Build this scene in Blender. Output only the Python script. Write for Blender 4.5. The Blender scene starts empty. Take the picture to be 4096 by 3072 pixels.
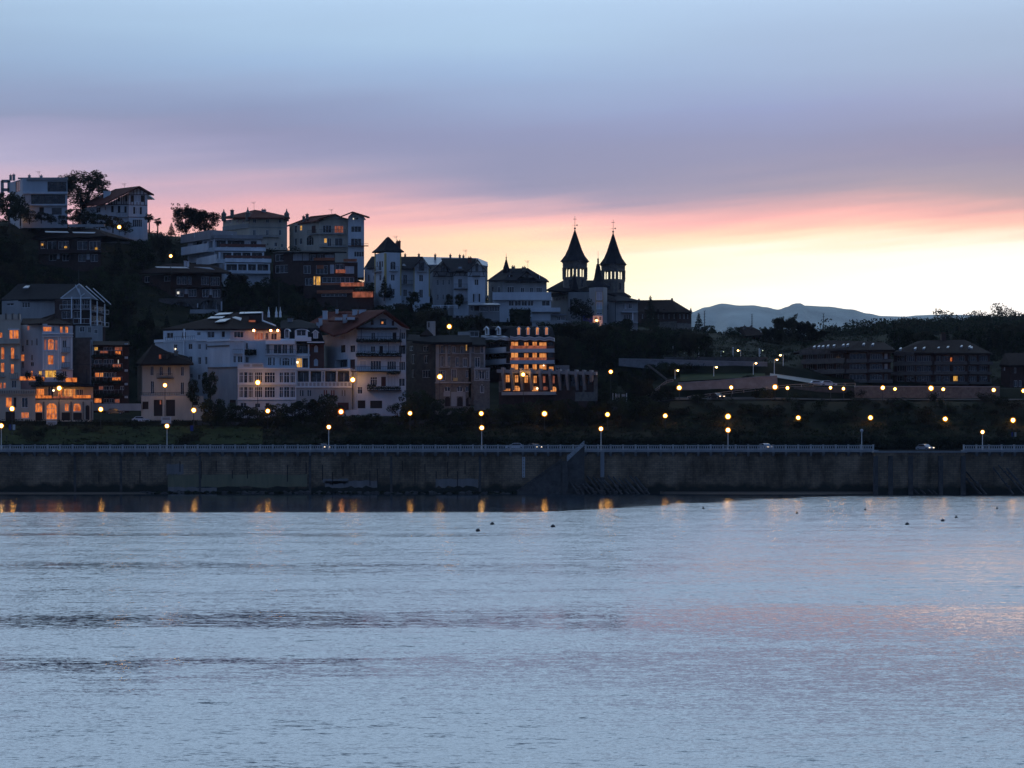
import bpy, math, random
from mathutils import Vector, noise as mnoise
random.seed(7)
SC = bpy.context.scene
COL = SC.collection
R = math.radians
F, CX, HY, CZ = 9267.0, 2048.0, 1827.0, 8.0      # metres from picture measurements: focal length in px, centre, horizon row, eye height
ctx = [0.0, 0.0, 1.0]
def S(x0=0.0, y0=0.0, s=1.0): ctx[0], ctx[1], ctx[2] = x0, y0, s
def fx(x): return ctx[0] + x/ctx[2]
def fy(y): return ctx[1] + y/ctx[2]
def P(x, y, Y):                                   # survey point -> world
    return Vector(((fx(x)-CX)*Y/F, Y, CZ+(HY-fy(y))*Y/F))
def zat(y, Y): return CZ+(HY-fy(y))*Y/F
# ------------------------------------------------------------------ materials
MATS = {}
def newmat(name):
    m = bpy.data.materials.new(name); m.use_nodes = True
    nt = m.node_tree
    for n in list(nt.nodes): nt.nodes.remove(n)
    out = nt.nodes.new('ShaderNodeOutputMaterial')
    MATS[name] = m
    return m, nt, out
def mottled(name, c, rough=0.8, var=0.25, scale=0.6, spec=0.3, c2=None, streak=False, bump=0.0, tiles=None):
    if tiles or name == 'darkslate': spec = 0.04; rough = 0.9
    m, nt, out = newmat(name); N = nt.nodes.new; L = nt.links.new
    b = N('ShaderNodeBsdfPrincipled'); L(b.outputs[0], out.inputs[0])
    b.inputs['Roughness'].default_value = rough
    b.inputs['Specular IOR Level'].default_value = spec
    g = N('ShaderNodeNewGeometry')
    mp = N('ShaderNodeMapping'); L(g.outputs['Position'], mp.inputs[0])
    if streak: mp.inputs['Scale'].default_value = (1, 1, 0.18)
    n = N('ShaderNodeTexNoise'); n.inputs['Scale'].default_value = scale; n.inputs['Detail'].default_value = 6
    n.inputs['Roughness'].default_value = 0.65
    L(mp.outputs[0], n.inputs['Vector'])
    r = N('ShaderNodeValToRGB'); L(n.outputs['Fac'], r.inputs[0])
    r.color_ramp.elements[0].position = 0.3; r.color_ramp.elements[1].position = 0.7
    lo = c2 if c2 else tuple(v*(1-var) for v in c)
    hi = tuple(min(0.9, v*(1+var*0.4)) for v in c)
    r.color_ramp.elements[0].color = (*lo, 1); r.color_ramp.elements[1].color = (*hi, 1)
    col = r.outputs[0]
    if tiles:
        w = N('ShaderNodeTexWave'); w.inputs['Scale'].default_value = tiles; w.bands_direction = 'Z'
        w.inputs['Distortion'].default_value = 1.5; w.inputs['Detail'].default_value = 1
        L(g.outputs['Position'], w.inputs['Vector'])
        mx = N('ShaderNodeMix'); mx.data_type = 'RGBA'; mx.blend_type = 'MULTIPLY'; mx.inputs[0].default_value = 0.45
        L(col, mx.inputs[6]); L(w.outputs['Color'], mx.inputs[7]); col = mx.outputs[2]
    L(col, b.inputs['Base Color'])
    if bump:
        bp = N('ShaderNodeBump'); bp.inputs['Strength'].default_value = bump; bp.inputs['Distance'].default_value = 0.2
        n2 = N('ShaderNodeTexNoise'); n2.inputs['Scale'].default_value = scale*5; L(g.outputs['Position'], n2.inputs['Vector'])
        L(n2.outputs['Fac'], bp.inputs['Height']); L(bp.outputs[0], b.inputs['Normal'])
    return m
def emit(name, c, st, var=0.0, scale=1.5, c2=None):
    m, nt, out = newmat(name); N = nt.nodes.new; L = nt.links.new
    e = N('ShaderNodeEmission'); e.inputs[0].default_value = (*c, 1); e.inputs[1].default_value = st
    if var:
        g = N('ShaderNodeNewGeometry'); n = N('ShaderNodeTexNoise'); n.inputs['Scale'].default_value = scale
        mp = N('ShaderNodeMapping'); mp.inputs['Scale'].default_value = (1, 1, 0.5)
        L(g.outputs['Position'], mp.inputs[0]); L(mp.outputs[0], n.inputs['Vector'])
        r = N('ShaderNodeValToRGB'); L(n.outputs['Fac'], r.inputs[0])
        r.color_ramp.elements[0].position = 0.35; r.color_ramp.elements[1].position = 0.62
        lo = c2 if c2 else tuple(v*(1-var) for v in c)
        r.color_ramp.elements[0].color = (*lo, 1); r.color_ramp.elements[1].color = (*c, 1)
        L(r.outputs[0], e.inputs[0])
    L(e.outputs[0], out.inputs[0])
    try: m.cycles.emission_sampling = 'NONE' if st < 3 else 'AUTO'
    except Exception: pass
    return m
mottled('white', (0.6, 0.62, 0.64), var=0.22, scale=0.35, streak=True)
mottled('whitetrim', (0.8, 0.8, 0.8), var=0.08)
mottled('cream', (0.52, 0.46, 0.37), var=0.22, scale=0.5, streak=True)
mottled('grey', (0.36, 0.35, 0.34), var=0.25, scale=0.5, streak=True)
mottled('stone', (0.19, 0.168, 0.145), var=0.45, scale=1.3, bump=0.3)
mottled('darkstone', (0.115, 0.1, 0.088), var=0.5, scale=0.9, bump=0.3)
mottled('concrete', (0.3, 0.29, 0.29), var=0.25, scale=0.5, streak=True)
mottled('brick', (0.16, 0.062, 0.045), var=0.3, scale=1.0)
mottled('darkbrick', (0.07, 0.038, 0.03), var=0.4, scale=1.0)
mottled('tile', (0.15, 0.045, 0.032), var=0.35, scale=1.4, tiles=1.6, c2=(0.08, 0.03, 0.025))
mottled('darktile', (0.036, 0.022, 0.019), var=0.4, scale=1.4, tiles=1.6)
mottled('slate', (0.042, 0.041, 0.046), var=0.35, scale=1.2, tiles=1.8, rough=0.6)
mottled('darkslate', (0.018, 0.018, 0.021), var=0.35, scale=1.2, rough=0.6)
mottled('wood', (0.045, 0.028, 0.022), var=0.3)
mottled('redwood', (0.09, 0.03, 0.025), var=0.3)
mottled('yellowtrim', (0.5, 0.38, 0.16), var=0.15)
mottled('metalwhite', (0.75, 0.77, 0.78), var=0.1, rough=0.4)
mottled('railing_paint', (0.5, 0.5, 0.49), var=0.3, scale=0.5)
mottled('bandstone', (0.13, 0.115, 0.1), var=0.3, scale=0.8)
mottled('iron', (0.05, 0.05, 0.052), var=0.2, rough=0.5)
mottled('loggia', (0.085, 0.08, 0.078), var=0.5, scale=0.9)
mottled('awning', (0.42, 0.13, 0.06), var=0.25, scale=0.6)
mottled('door', (0.035, 0.025, 0.022), var=0.3)
mottled('shutterwhite', (0.5, 0.52, 0.55), var=0.12)
mottled('zinc', (0.2, 0.22, 0.25), rough=0.35, var=0.15)
mottled('bark', (0.035, 0.028, 0.022), var=0.4, scale=3)
mottled('asphalt', (0.04, 0.04, 0.04), var=0.3, scale=0.8, spec=0.05, rough=0.95)
mottled('dullwhite', (0.48, 0.5, 0.52), var=0.15, scale=0.4, streak=True)
mottled('paving', (0.22, 0.2, 0.18), var=0.2, scale=0.8)
mottled('sand', (0.16, 0.115, 0.08), var=0.25, scale=0.8)
mottled('blue', (0.03, 0.05, 0.22), var=0.15)
mottled('carpaint_white', (0.6, 0.62, 0.65), rough=0.25, var=0.05, spec=0.5)
mottled('carpaint_dark', (0.03, 0.035, 0.045), rough=0.25, var=0.1, spec=0.5)
mottled('carpaint_grey', (0.25, 0.28, 0.32), rough=0.25, var=0.1, spec=0.5)
mottled('rubber', (0.02, 0.02, 0.02), rough=0.9, var=0.1)
mottled('flowerbox', (0.03, 0.035, 0.018), var=0.6, scale=3)
def glassmat():
    m, nt, out = newmat('glass'); N = nt.nodes.new; L = nt.links.new
    b = N('ShaderNodeBsdfPrincipled'); L(b.outputs[0], out.inputs[0])
    b.inputs['Roughness'].default_value = 0.12; b.inputs['Specular IOR Level'].default_value = 0.5
    g = N('ShaderNodeNewGeometry'); n = N('ShaderNodeTexNoise'); n.inputs['Scale'].default_value = 0.9; n.inputs['Detail'].default_value = 4
    L(g.outputs['Position'], n.inputs['Vector'])
    r = N('ShaderNodeValToRGB'); L(n.outputs['Fac'], r.inputs[0])
    r.color_ramp.elements[0].position = 0.42; r.color_ramp.elements[1].position = 0.68
    r.color_ramp.elements[0].color = (0.012, 0.013, 0.016, 1); r.color_ramp.elements[1].color = (0.07, 0.06, 0.055, 1)
    L(r.outputs[0], b.inputs['Base Color'])
glassmat()
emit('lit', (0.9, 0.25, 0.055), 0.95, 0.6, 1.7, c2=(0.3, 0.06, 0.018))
emit('litpale', (0.88, 0.34, 0.1), 0.95, 0.5, 1.3, c2=(0.45, 0.13, 0.035))
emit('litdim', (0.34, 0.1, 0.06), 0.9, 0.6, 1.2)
emit('lityellow', (0.95, 0.48, 0.09), 0.95, 0.6, 2.0)
emit('litwhite', (0.9, 0.85, 0.75), 0.9)
emit('bulb', (1.0, 0.47, 0.09), 75.0)
emit('bulbwhite', (1.0, 0.55, 0.17), 60.0)
emit('bulbred', (1.0, 0.36, 0.1), 40.0)
emit('tinybulb', (0.8, 0.95, 0.6), 1.6)
emit('headlight', (1.0, 0.75, 0.5), 2.5)
emit('taillight', (1.0, 0.12, 0.05), 1.2)
def shell(name, c, st, fac):
    m, nt, out = newmat(name); N = nt.nodes.new; L = nt.links.new
    e = N('ShaderNodeEmission'); e.inputs[0].default_value = (*c, 1); e.inputs[1].default_value = st
    t = N('ShaderNodeBsdfTransparent'); mx = N('ShaderNodeMixShader'); mx.inputs[0].default_value = fac
    L(t.outputs[0], mx.inputs[1]); L(e.outputs[0], mx.inputs[2]); L(mx.outputs[0], out.inputs[0])
    try: m.cycles.emission_sampling = 'NONE'
    except Exception: pass
shell('globehalo', (0.95, 0.32, 0.015), 0.85, 0.55)  # amber halo of lit lamps, put into an emissive globe shell
shell('globehalored', (0.95, 0.2, 0.03), 0.9, 0.42)
def leafmat(name, c, c2, sc=0.35):
    m, nt, out = newmat(name); N = nt.nodes.new; L = nt.links.new
    g = N('ShaderNodeNewGeometry'); n = N('ShaderNodeTexNoise'); n.inputs['Scale'].default_value = sc; n.inputs['Detail'].default_value = 5
    L(g.outputs['Position'], n.inputs['Vector'])
    r = N('ShaderNodeValToRGB'); L(n.outputs['Fac'], r.inputs[0])
    r.color_ramp.elements[0].position = 0.38; r.color_ramp.elements[1].position = 0.64
    r.color_ramp.elements[0].color = (*c, 1); r.color_ramp.elements[1].color = (*c2, 1)
    b = N('ShaderNodeBsdfPrincipled'); b.inputs['Roughness'].default_value = 0.9; b.inputs['Specular IOR Level'].default_value = 0.03
    L(r.outputs[0], b.inputs['Base Color']); L(b.outputs[0], out.inputs[0])
leafmat('leaf', (0.022, 0.028, 0.014), (0.048, 0.056, 0.026))
leafmat('leafdark', (0.016, 0.02, 0.012), (0.034, 0.038, 0.02))
leafmat('leafbrown', (0.034, 0.03, 0.018), (0.06, 0.052, 0.027))
leafmat('groundcover', (0.012, 0.014, 0.008), (0.03, 0.03, 0.016), 0.12)
leafmat('grassmat', (0.02, 0.03, 0.012), (0.034, 0.046, 0.017), 0.3)
# ------------------------------------------------------------------ mesh builder
class MB:
    def __init__(s, mat='white'):
        s.v = []; s.f = []; s.mi = []; s.mats = []; s.mat = mat
    def _m(s, mat):
        mat = mat or s.mat
        if mat not in s.mats: s.mats.append(mat)
        return s.mats.index(mat)
    def poly(s, pts, mat=None):
        i = len(s.v); s.v += [tuple(p) for p in pts]; s.f.append(tuple(range(i, i+len(pts)))); s.mi.append(s._m(mat))
    def hexa(s, a, b, mat=None):                   # a, b: matching rings (lists) -> closed prism
        n = len(a); i = len(s.v); s.v += [tuple(p) for p in a]+[tuple(p) for p in b]; k = s._m(mat)
        s.f.append(tuple(range(i+n-1, i-1, -1))); s.mi.append(k)
        s.f.append(tuple(range(i+n, i+2*n))); s.mi.append(k)
        for j in range(n):
            q = (j+1) % n
            s.f.append((i+j, i+q, i+n+q, i+n+j)); s.mi.append(k)
    def box(s, x0, x1, y0, y1, z0, z1, mat=None):
        s.hexa([(x0,y0,z0),(x1,y0,z0),(x1,y1,z0),(x0,y1,z0)], [(x0,y0,z1),(x1,y0,z1),(x1,y1,z1),(x0,y1,z1)], mat)
    def fbox(s, fc, u0, z0, u1, z1, o0, o1, mat=None):
        if u1 < u0: u0, u1 = u1, u0
        if z1 < z0: z0, z1 = z1, z0
        a = [fc.pt(u0,z0,o0), fc.pt(u1,z0,o0), fc.pt(u1,z0,o1), fc.pt(u0,z0,o1)]
        b = [fc.pt(u0,z1,o0), fc.pt(u1,z1,o0), fc.pt(u1,z1,o1), fc.pt(u0,z1,o1)]
        s.hexa(a, b, mat)
    def slab(s, pts, th=0.25, mat=None):
        s.hexa([Vector(p)-Vector((0,0,th)) for p in pts], pts, mat)
    def beam(s, p0, p1, w=0.1, mat=None):
        p0 = Vector(p0); p1 = Vector(p1); d = (p1-p0)
        if d.length < 1e-6: return
        d.normalize(); u = d.cross(Vector((0,0,1)))
        if u.length < 1e-3: u = Vector((1,0,0))
        u.normalize(); w2 = d.cross(u)*w*0.5; u = u*w*0.5
        s.hexa([p0-u-w2, p0+u-w2, p0+u+w2, p0-u+w2], [p1-u-w2, p1+u-w2, p1+u+w2, p1-u+w2], mat)
    def cyl(s, p0, p1, r0, r1=None, n=8, mat=None):
        r1 = r0 if r1 is None else r1
        p0 = Vector(p0); p1 = Vector(p1); d = (p1-p0).normalized()
        u = d.cross(Vector((0,0,1)))
        if u.length < 1e-3: u = Vector((1,0,0))
        u.normalize(); w = d.cross(u)
        a = [p0+(u*math.cos(t)+w*math.sin(t))*r0 for t in [2*math.pi*k/n for k in range(n)]]
        b = [p1+(u*math.cos(t)+w*math.sin(t))*r1 for t in [2*math.pi*k/n for k in range(n)]]
        s.hexa(a, b, mat)
    def lathe(s, c, prof, n=12, mat=None, rot=0.0):
        c = Vector(c); k = s._m(mat); rings = []
        for r, z in prof:
            i = len(s.v)
            s.v += [(c.x+r*math.cos(rot+2*math.pi*j/n), c.y+r*math.sin(rot+2*math.pi*j/n), c.z+z) for j in range(n)]
            rings.append(i)
        for a, b in zip(rings, rings[1:]):
            for j in range(n):
                q = (j+1) % n
                s.f.append((a+j, a+q, b+q, b+j)); s.mi.append(k)
        s.f.append(tuple(rings[0]+j for j in range(n-1, -1, -1))); s.mi.append(k)
        s.f.append(tuple(rings[-1]+j for j in range(n))); s.mi.append(k)
    def sphere(s, c, r, n=12, mat=None, sz=1.0):
        m = n//2
        s.lathe(c, [(max(1e-3, r*math.sin(math.pi*i/m)), -r*sz*math.cos(math.pi*i/m)) for i in range(m+1)], n, mat)
    def mesh(s, name, org=(0,0,0), smooth=False):
        o = Vector(org)
        me = bpy.data.meshes.new(name)
        me.from_pydata([(a-o.x, b-o.y, c-o.z) for a, b, c in s.v], [], s.f)
        for m in s.mats: me.materials.append(MATS[m])
        me.polygons.foreach_set('material_index', s.mi)
        if smooth: me.polygons.foreach_set('use_smooth', [True]*len(s.f))
        me.update()
        return me
def tag(o, label=None, cat=None, group=None, kind=None):
    if label: o['label'] = label
    if cat: o['category'] = cat
    if group: o['group'] = group
    if kind: o['kind'] = kind
    return o
def solo(name, mb, label=None, cat=None, group=None, kind=None, org=(0,0,0), smooth=False):
    o = bpy.data.objects.new(name, mb.mesh(name, org, smooth)); o.location = org; COL.objects.link(o)
    return tag(o, label, cat, group, kind)
def copy_tree(o, parent=None):
    c = o.copy(); COL.objects.link(c); c.parent = parent
    for ch in o.children: copy_tree(ch, c)
    return c
class Face:
    def __init__(s, xa, Ya, xb, Yb):
        A = P(xa, 0, Ya); B = P(xb, 0, Yb)
        s.A = Vector((A.x, A.y)); s.B = Vector((B.x, B.y)); d = s.B-s.A; s.len = d.length; s.t = d.normalized()
        s.n = Vector((s.t.y, -s.t.x)); s.Y = min(Ya, Yb)
    def uz(s, x, y):
        dx = (fx(x)-CX)/F
        den = dx*s.t.y-s.t.x
        Y = (s.A.x*s.t.y-s.A.y*s.t.x)/den
        u = (dx*Y-s.A.x)*s.t.x+(Y-s.A.y)*s.t.y
        return u, CZ+(HY-fy(y))*Y/F
    def pt(s, u, z, out=0.0):
        p = s.A+s.t*u+s.n*out
        return Vector((p.x, p.y, z))
PROT = []                                          # (x0,y0,x1,y1,Y,depth) of what stands where, for planting
WINM = dict(d='glass', l='lit', p='litpale', m='litdim', y='lityellow', w='shutterwhite', s='wood', r='redwood', o='loggia', g='door', W='litwhite')
class Thing:
    def __init__(s, name, label, cat, x, y, Y, group=None):
        s.org = P(x, y, Y)
        s.o = bpy.data.objects.new(name, None); s.o.empty_display_size = 1; s.o.location = s.org; COL.objects.link(s.o)
        tag(s.o, label, cat, group)
    def part(s, name, mb, parent=None, label=None, smooth=False):
        if not mb.v: return None
        o = bpy.data.objects.new(name, mb.mesh(name, s.org, smooth)); COL.objects.link(o); o.parent = parent or s.o
        if label: o['label'] = label
        return o
    def block(s, pts, ytop, ybot, mat='white', depth=10, wins=(), name='wall', drop=2.5, frame='whitetrim', prot=True, top=True):
        Ym = min(p[1] for p in pts)
        z1 = zat(ytop, Ym); z0 = zat(ybot, Ym)-drop
        faces = [Face(a[0], a[1], b[0], b[1]) for a, b in zip(pts, pts[1:])]
        mb = MB(mat)
        for fi, fc in enumerate(faces):
            ops = []
            for w in wins:
                if w[0] != fi: continue
                u0, za = fc.uz(w[1], w[2]); u1, zb = fc.uz(w[3], w[4])
                u0 = max(0.06, min(u0, fc.len-0.3)); u1 = min(fc.len-0.06, max(u1, u0+0.2))
                zt = min(za, z1-0.05); zb = max(zb, z0+0.05)
                if zt-zb < 0.15: continue
                ops.append((u0, zb, u1, zt, w[5], w[6:] ))
            us = sorted({0.0, fc.len, *[o[0] for o in ops], *[o[2] for o in ops]})
            zs = sorted({z0, z1, *[o[1] for o in ops], *[o[3] for o in ops]})
            for za, zb in zip(zs, zs[1:]):          # merge cells along each row
                run = None; zc = (za+zb)/2
                for ua, ub in list(zip(us, us[1:]))+[(None, None)]:
                    hole = ua is None or any(o[0] < (ua+ub)/2 < o[2] and o[1] < zc < o[3] for o in ops)
                    if hole:
                        if run: mb.poly([fc.pt(run[0], za), fc.pt(run[1], za), fc.pt(run[1], zb), fc.pt(run[0], zb)])
                        run = None
                    else: run = (run[0], ub) if run else (ua, ub)
            for (u0, za, u1, zb, kind, ex) in ops:
                k = kind[-1]; arch = '^' in kind
                dp = 1.5 if k == 'o' else 0.28
                for a, b in (((u0,za),(u1,za)), ((u1,za),(u1,zb)), ((u1,zb),(u0,zb)), ((u0,zb),(u0,za))):
                    mb.poly([fc.pt(a[0],a[1]), fc.pt(b[0],b[1]), fc.pt(b[0],b[1],-dp), fc.pt(a[0],a[1],-dp)])
                if arch:
                    r = (u1-u0)/2; uc = (u0+u1)/2; rz = min(r, zb-za)
                    for sg in (-1, 1):
                        pts2 = [(uc+sg*r, zb)]+[(uc+sg*r*math.cos(t), zb-rz+rz*math.sin(t)) for t in [math.pi/2*i/5 for i in range(6)]]
                        mb.poly([fc.pt(a, b, -0.02) for a, b in pts2])
                nv = ex[0] if len(ex) > 0 else 1; nh = ex[1] if len(ex) > 1 else 0
                wt = 0.09 if (u1-u0) > 0.9 else 0.06
                if k == 'o':
                    pm = MB('loggia'); pm.poly([fc.pt(u0,za,-dp), fc.pt(u1,za,-dp), fc.pt(u1,zb,-dp), fc.pt(u0,zb,-dp)])
                    n = max(1, int((u1-u0)/2.4)); w = (u1-u0)/n
                    for i in range(n):
                        pm.fbox(fc, u0+w*(i+.18), za+0.05, u0+w*(i+.82), zb-0.4, -dp+0.05, -dp+0.01, 'glass')
                        pm.fbox(fc, u0+w*(i+.48), za+0.05, u0+w*(i+.52), zb-0.4, -dp+0.08, -dp+0.051, 'shutterwhite')
                    s.part('loggia', pm); continue
                fr = MB('door' if k in 'grs' else frame)
                fr.fbox(fc, u0, za, u0+wt, zb, -0.12, -0.2); fr.fbox(fc, u1-wt, za, u1, zb, -0.12, -0.2)
                fr.fbox(fc, u0+wt, za, u1-wt, za+wt, -0.12, -0.2); fr.fbox(fc, u0+wt, zb-wt, u1-wt, zb, -0.12, -0.2)
                for i in range(nv):
                    uu = u0+(u1-u0)*(i+1)/(nv+1); fr.fbox(fc, uu-wt*.4, za+wt, uu+wt*.4, zb-wt, -0.13, -0.19)
                for i in range(nh):
                    zz = za+(zb-za)*(0.68 if nh == 1 else (i+1)/(nh+1)); fr.fbox(fc, u0+wt, zz-wt*.4, u1-wt, zz+wt*.4, -0.135, -0.185)
                wo = s.part('door' if k == 'g' else 'window', fr)
                pm = MB(WINM[k]); pm.poly([fc.pt(u0,za,-0.16), fc.pt(u1,za,-0.16), fc.pt(u1,zb,-0.16), fc.pt(u0,zb,-0.16)])
                s.part('door_leaf' if k == 'g' else 'pane', pm, wo)
        A = Vector(faces[0].pt(0, 0)); B = Vector(faces[-1].pt(faces[-1].len, 0))
        bk = Vector((B.x*(B.y+depth)/B.y, B.y+depth, 0)); ak = Vector((A.x*(A.y+depth)/A.y, A.y+depth, 0))
        def up(p, z): return (p.x, p.y, z)
        for p, q in ((B, bk), (bk, ak), (ak, A)):
            mb.poly([up(p,z0), up(q,z0), up(q,z1), up(p,z1)])
        if top: mb.poly([fc.pt(0, z1) for fc in faces]+[faces[-1].pt(faces[-1].len, z1), up(bk,z1), up(ak,z1)])
        s.part(name, mb)
        if prot:
            PROT.append((fx(pts[0][0])-6, fy(ytop)-6, fx(pts[-1][0])+6, fy(ybot)-4, Ym, depth+max(p[1] for p in pts)-Ym))
        return faces
    def hip(s, fc, x0, x1, ye, depth, xr0, xr1, yr, over=0.7, mat='tile', name='roof', th=0.25):
        u0, ze = fc.uz((x0+x1)/2, ye); u0 = fc.uz(x0, ye)[0]; u1 = fc.uz(x1, ye)[0]
        Ym = fc.Y+depth/2
        ra = P(xr0, yr, Ym); rb = P(xr1, yr, Ym)
        e = [fc.pt(u0-over, ze, over), fc.pt(u1+over, ze, over), fc.pt(u1+over, ze, -depth-over), fc.pt(u0-over, ze, -depth-over)]
        lo = [p-Vector((0,0,th)) for p in e]
        mb = MB(mat); mb.poly(lo[::-1])
        for i in range(4): mb.poly([lo[i], lo[(i+1)%4], e[(i+1)%4], e[i]])
        mb.poly([e[0], e[1], rb, ra]); mb.poly([e[1], e[2], rb]); mb.poly([e[2], e[3], ra, rb]); mb.poly([e[3], e[0], ra])
        return s.part(name, mb)
    def slabs(s, name, polys, mat, th=0.3, parent=None):
        mb = MB(mat)
        for p in polys: mb.slab([P(*q) for q in p], th)
        return s.part(name, mb, parent)
    def gable(s, fc, pts, depth, mat='white', name='gable'):
        mb = MB(mat); q = [fc.uz(a, b) for a, b in pts]
        mb.hexa([fc.pt(u, z, 0.0) for u, z in q], [fc.pt(u, z, -depth) for u, z in q])
        return s.part(name, mb)
    def plate(s, name, fc, x0, y0, x1, y1, o0, o1, mat, parent=None):
        mb = MB(mat); u0, za = fc.uz(x0, y0); u1, zb = fc.uz(x1, y1); mb.fbox(fc, u0, zb, u1, za, o0, o1)
        return s.part(name, mb, parent)
    def balcony(s, fc, x0, x1, yt, yb, out=1.2, mat='white', rail='iron', step=0.45, solid=False):
        mb = MB(mat); u0, zt = fc.uz(x0, yt); u1, zb = fc.uz(x1, yb)
        if solid:
            mb.fbox(fc, u0, zb, u1, zt, out, out-0.15); mb.fbox(fc, u0, zb, u1, zb+0.18, out-0.15, 0.0)
            return s.part('balcony', mb)
        mb.fbox(fc, u0, zb, u1, zb+0.2, out, 0.0); b = s.part('balcony', mb)
        rm = MB(rail); rm.fbox(fc, u0, zt-0.08, u1, zt, out, out-0.08)
        n = max(2, int(abs(u1-u0)/step))
        for i in range(n+1):
            uu = u0+(u1-u0-0.05)*i/n; rm.fbox(fc, uu, zb+0.2, uu+0.05, zt-0.08, out-0.01, out-0.06)
        s.part('railing', rm, b); return b
    def timbers(s, fc, segs, w=0.22, mat='redwood', out=0.04):
        mb = MB(mat)
        for a, b, c, d in segs:
            p = fc.uz(a, b); q = fc.uz(c, d); dx = q[0]-p[0]; dz = q[1]-p[1]; L = math.hypot(dx, dz) or 1
            nx, nz = -dz/L*w/2, dx/L*w/2
            ring = [(p[0]+nx,p[1]+nz),(p[0]-nx,p[1]-nz),(q[0]-nx,q[1]-nz),(q[0]+nx,q[1]+nz)]
            mb.hexa([fc.pt(u,z,out) for u,z in ring], [fc.pt(u,z,-0.02) for u,z in ring])
        return s.part('timber_frame', mb)
    def chimney(s, x, yt, yb, w, Y, mat='concrete', d=0.8):
        a = P(x-w/2, yt, Y); b = P(x+w/2, yb, Y); mb = MB(mat)
        mb.box(a.x, b.x, Y-d/2, Y+d/2, b.z-0.6, a.z-0.15); mb.box(a.x-0.1, b.x+0.1, Y-d/2-0.1, Y+d/2+0.1, a.z-0.15, a.z)
        c = s.part('chimney', mb); pm = MB('tile')
        n = max(1, int((b.x-a.x)/0.5))
        for i in range(n):
            xx = a.x+(b.x-a.x)*(i+0.5)/n; pm.cyl((xx, Y, a.z), (xx, Y, a.z+0.45), 0.12, 0.1, 6)
        s.part('chimney_pot', pm, c); return c
    def antenna(s, x, yt, yb, Y):
        mb = MB('iron'); a = P(x, yt, Y); b = P(x, yb, Y)
        mb.cyl((b.x,Y,b.z-0.3), a, 0.05, 0.04, 5)
        for i, L in enumerate((1.1, 0.8, 0.6)):
            z = a.z-0.25*i; mb.beam((a.x-L, Y, z), (a.x+L*0.5, Y, z+0.05), 0.05)
        return s.part('antenna', mb)
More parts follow.
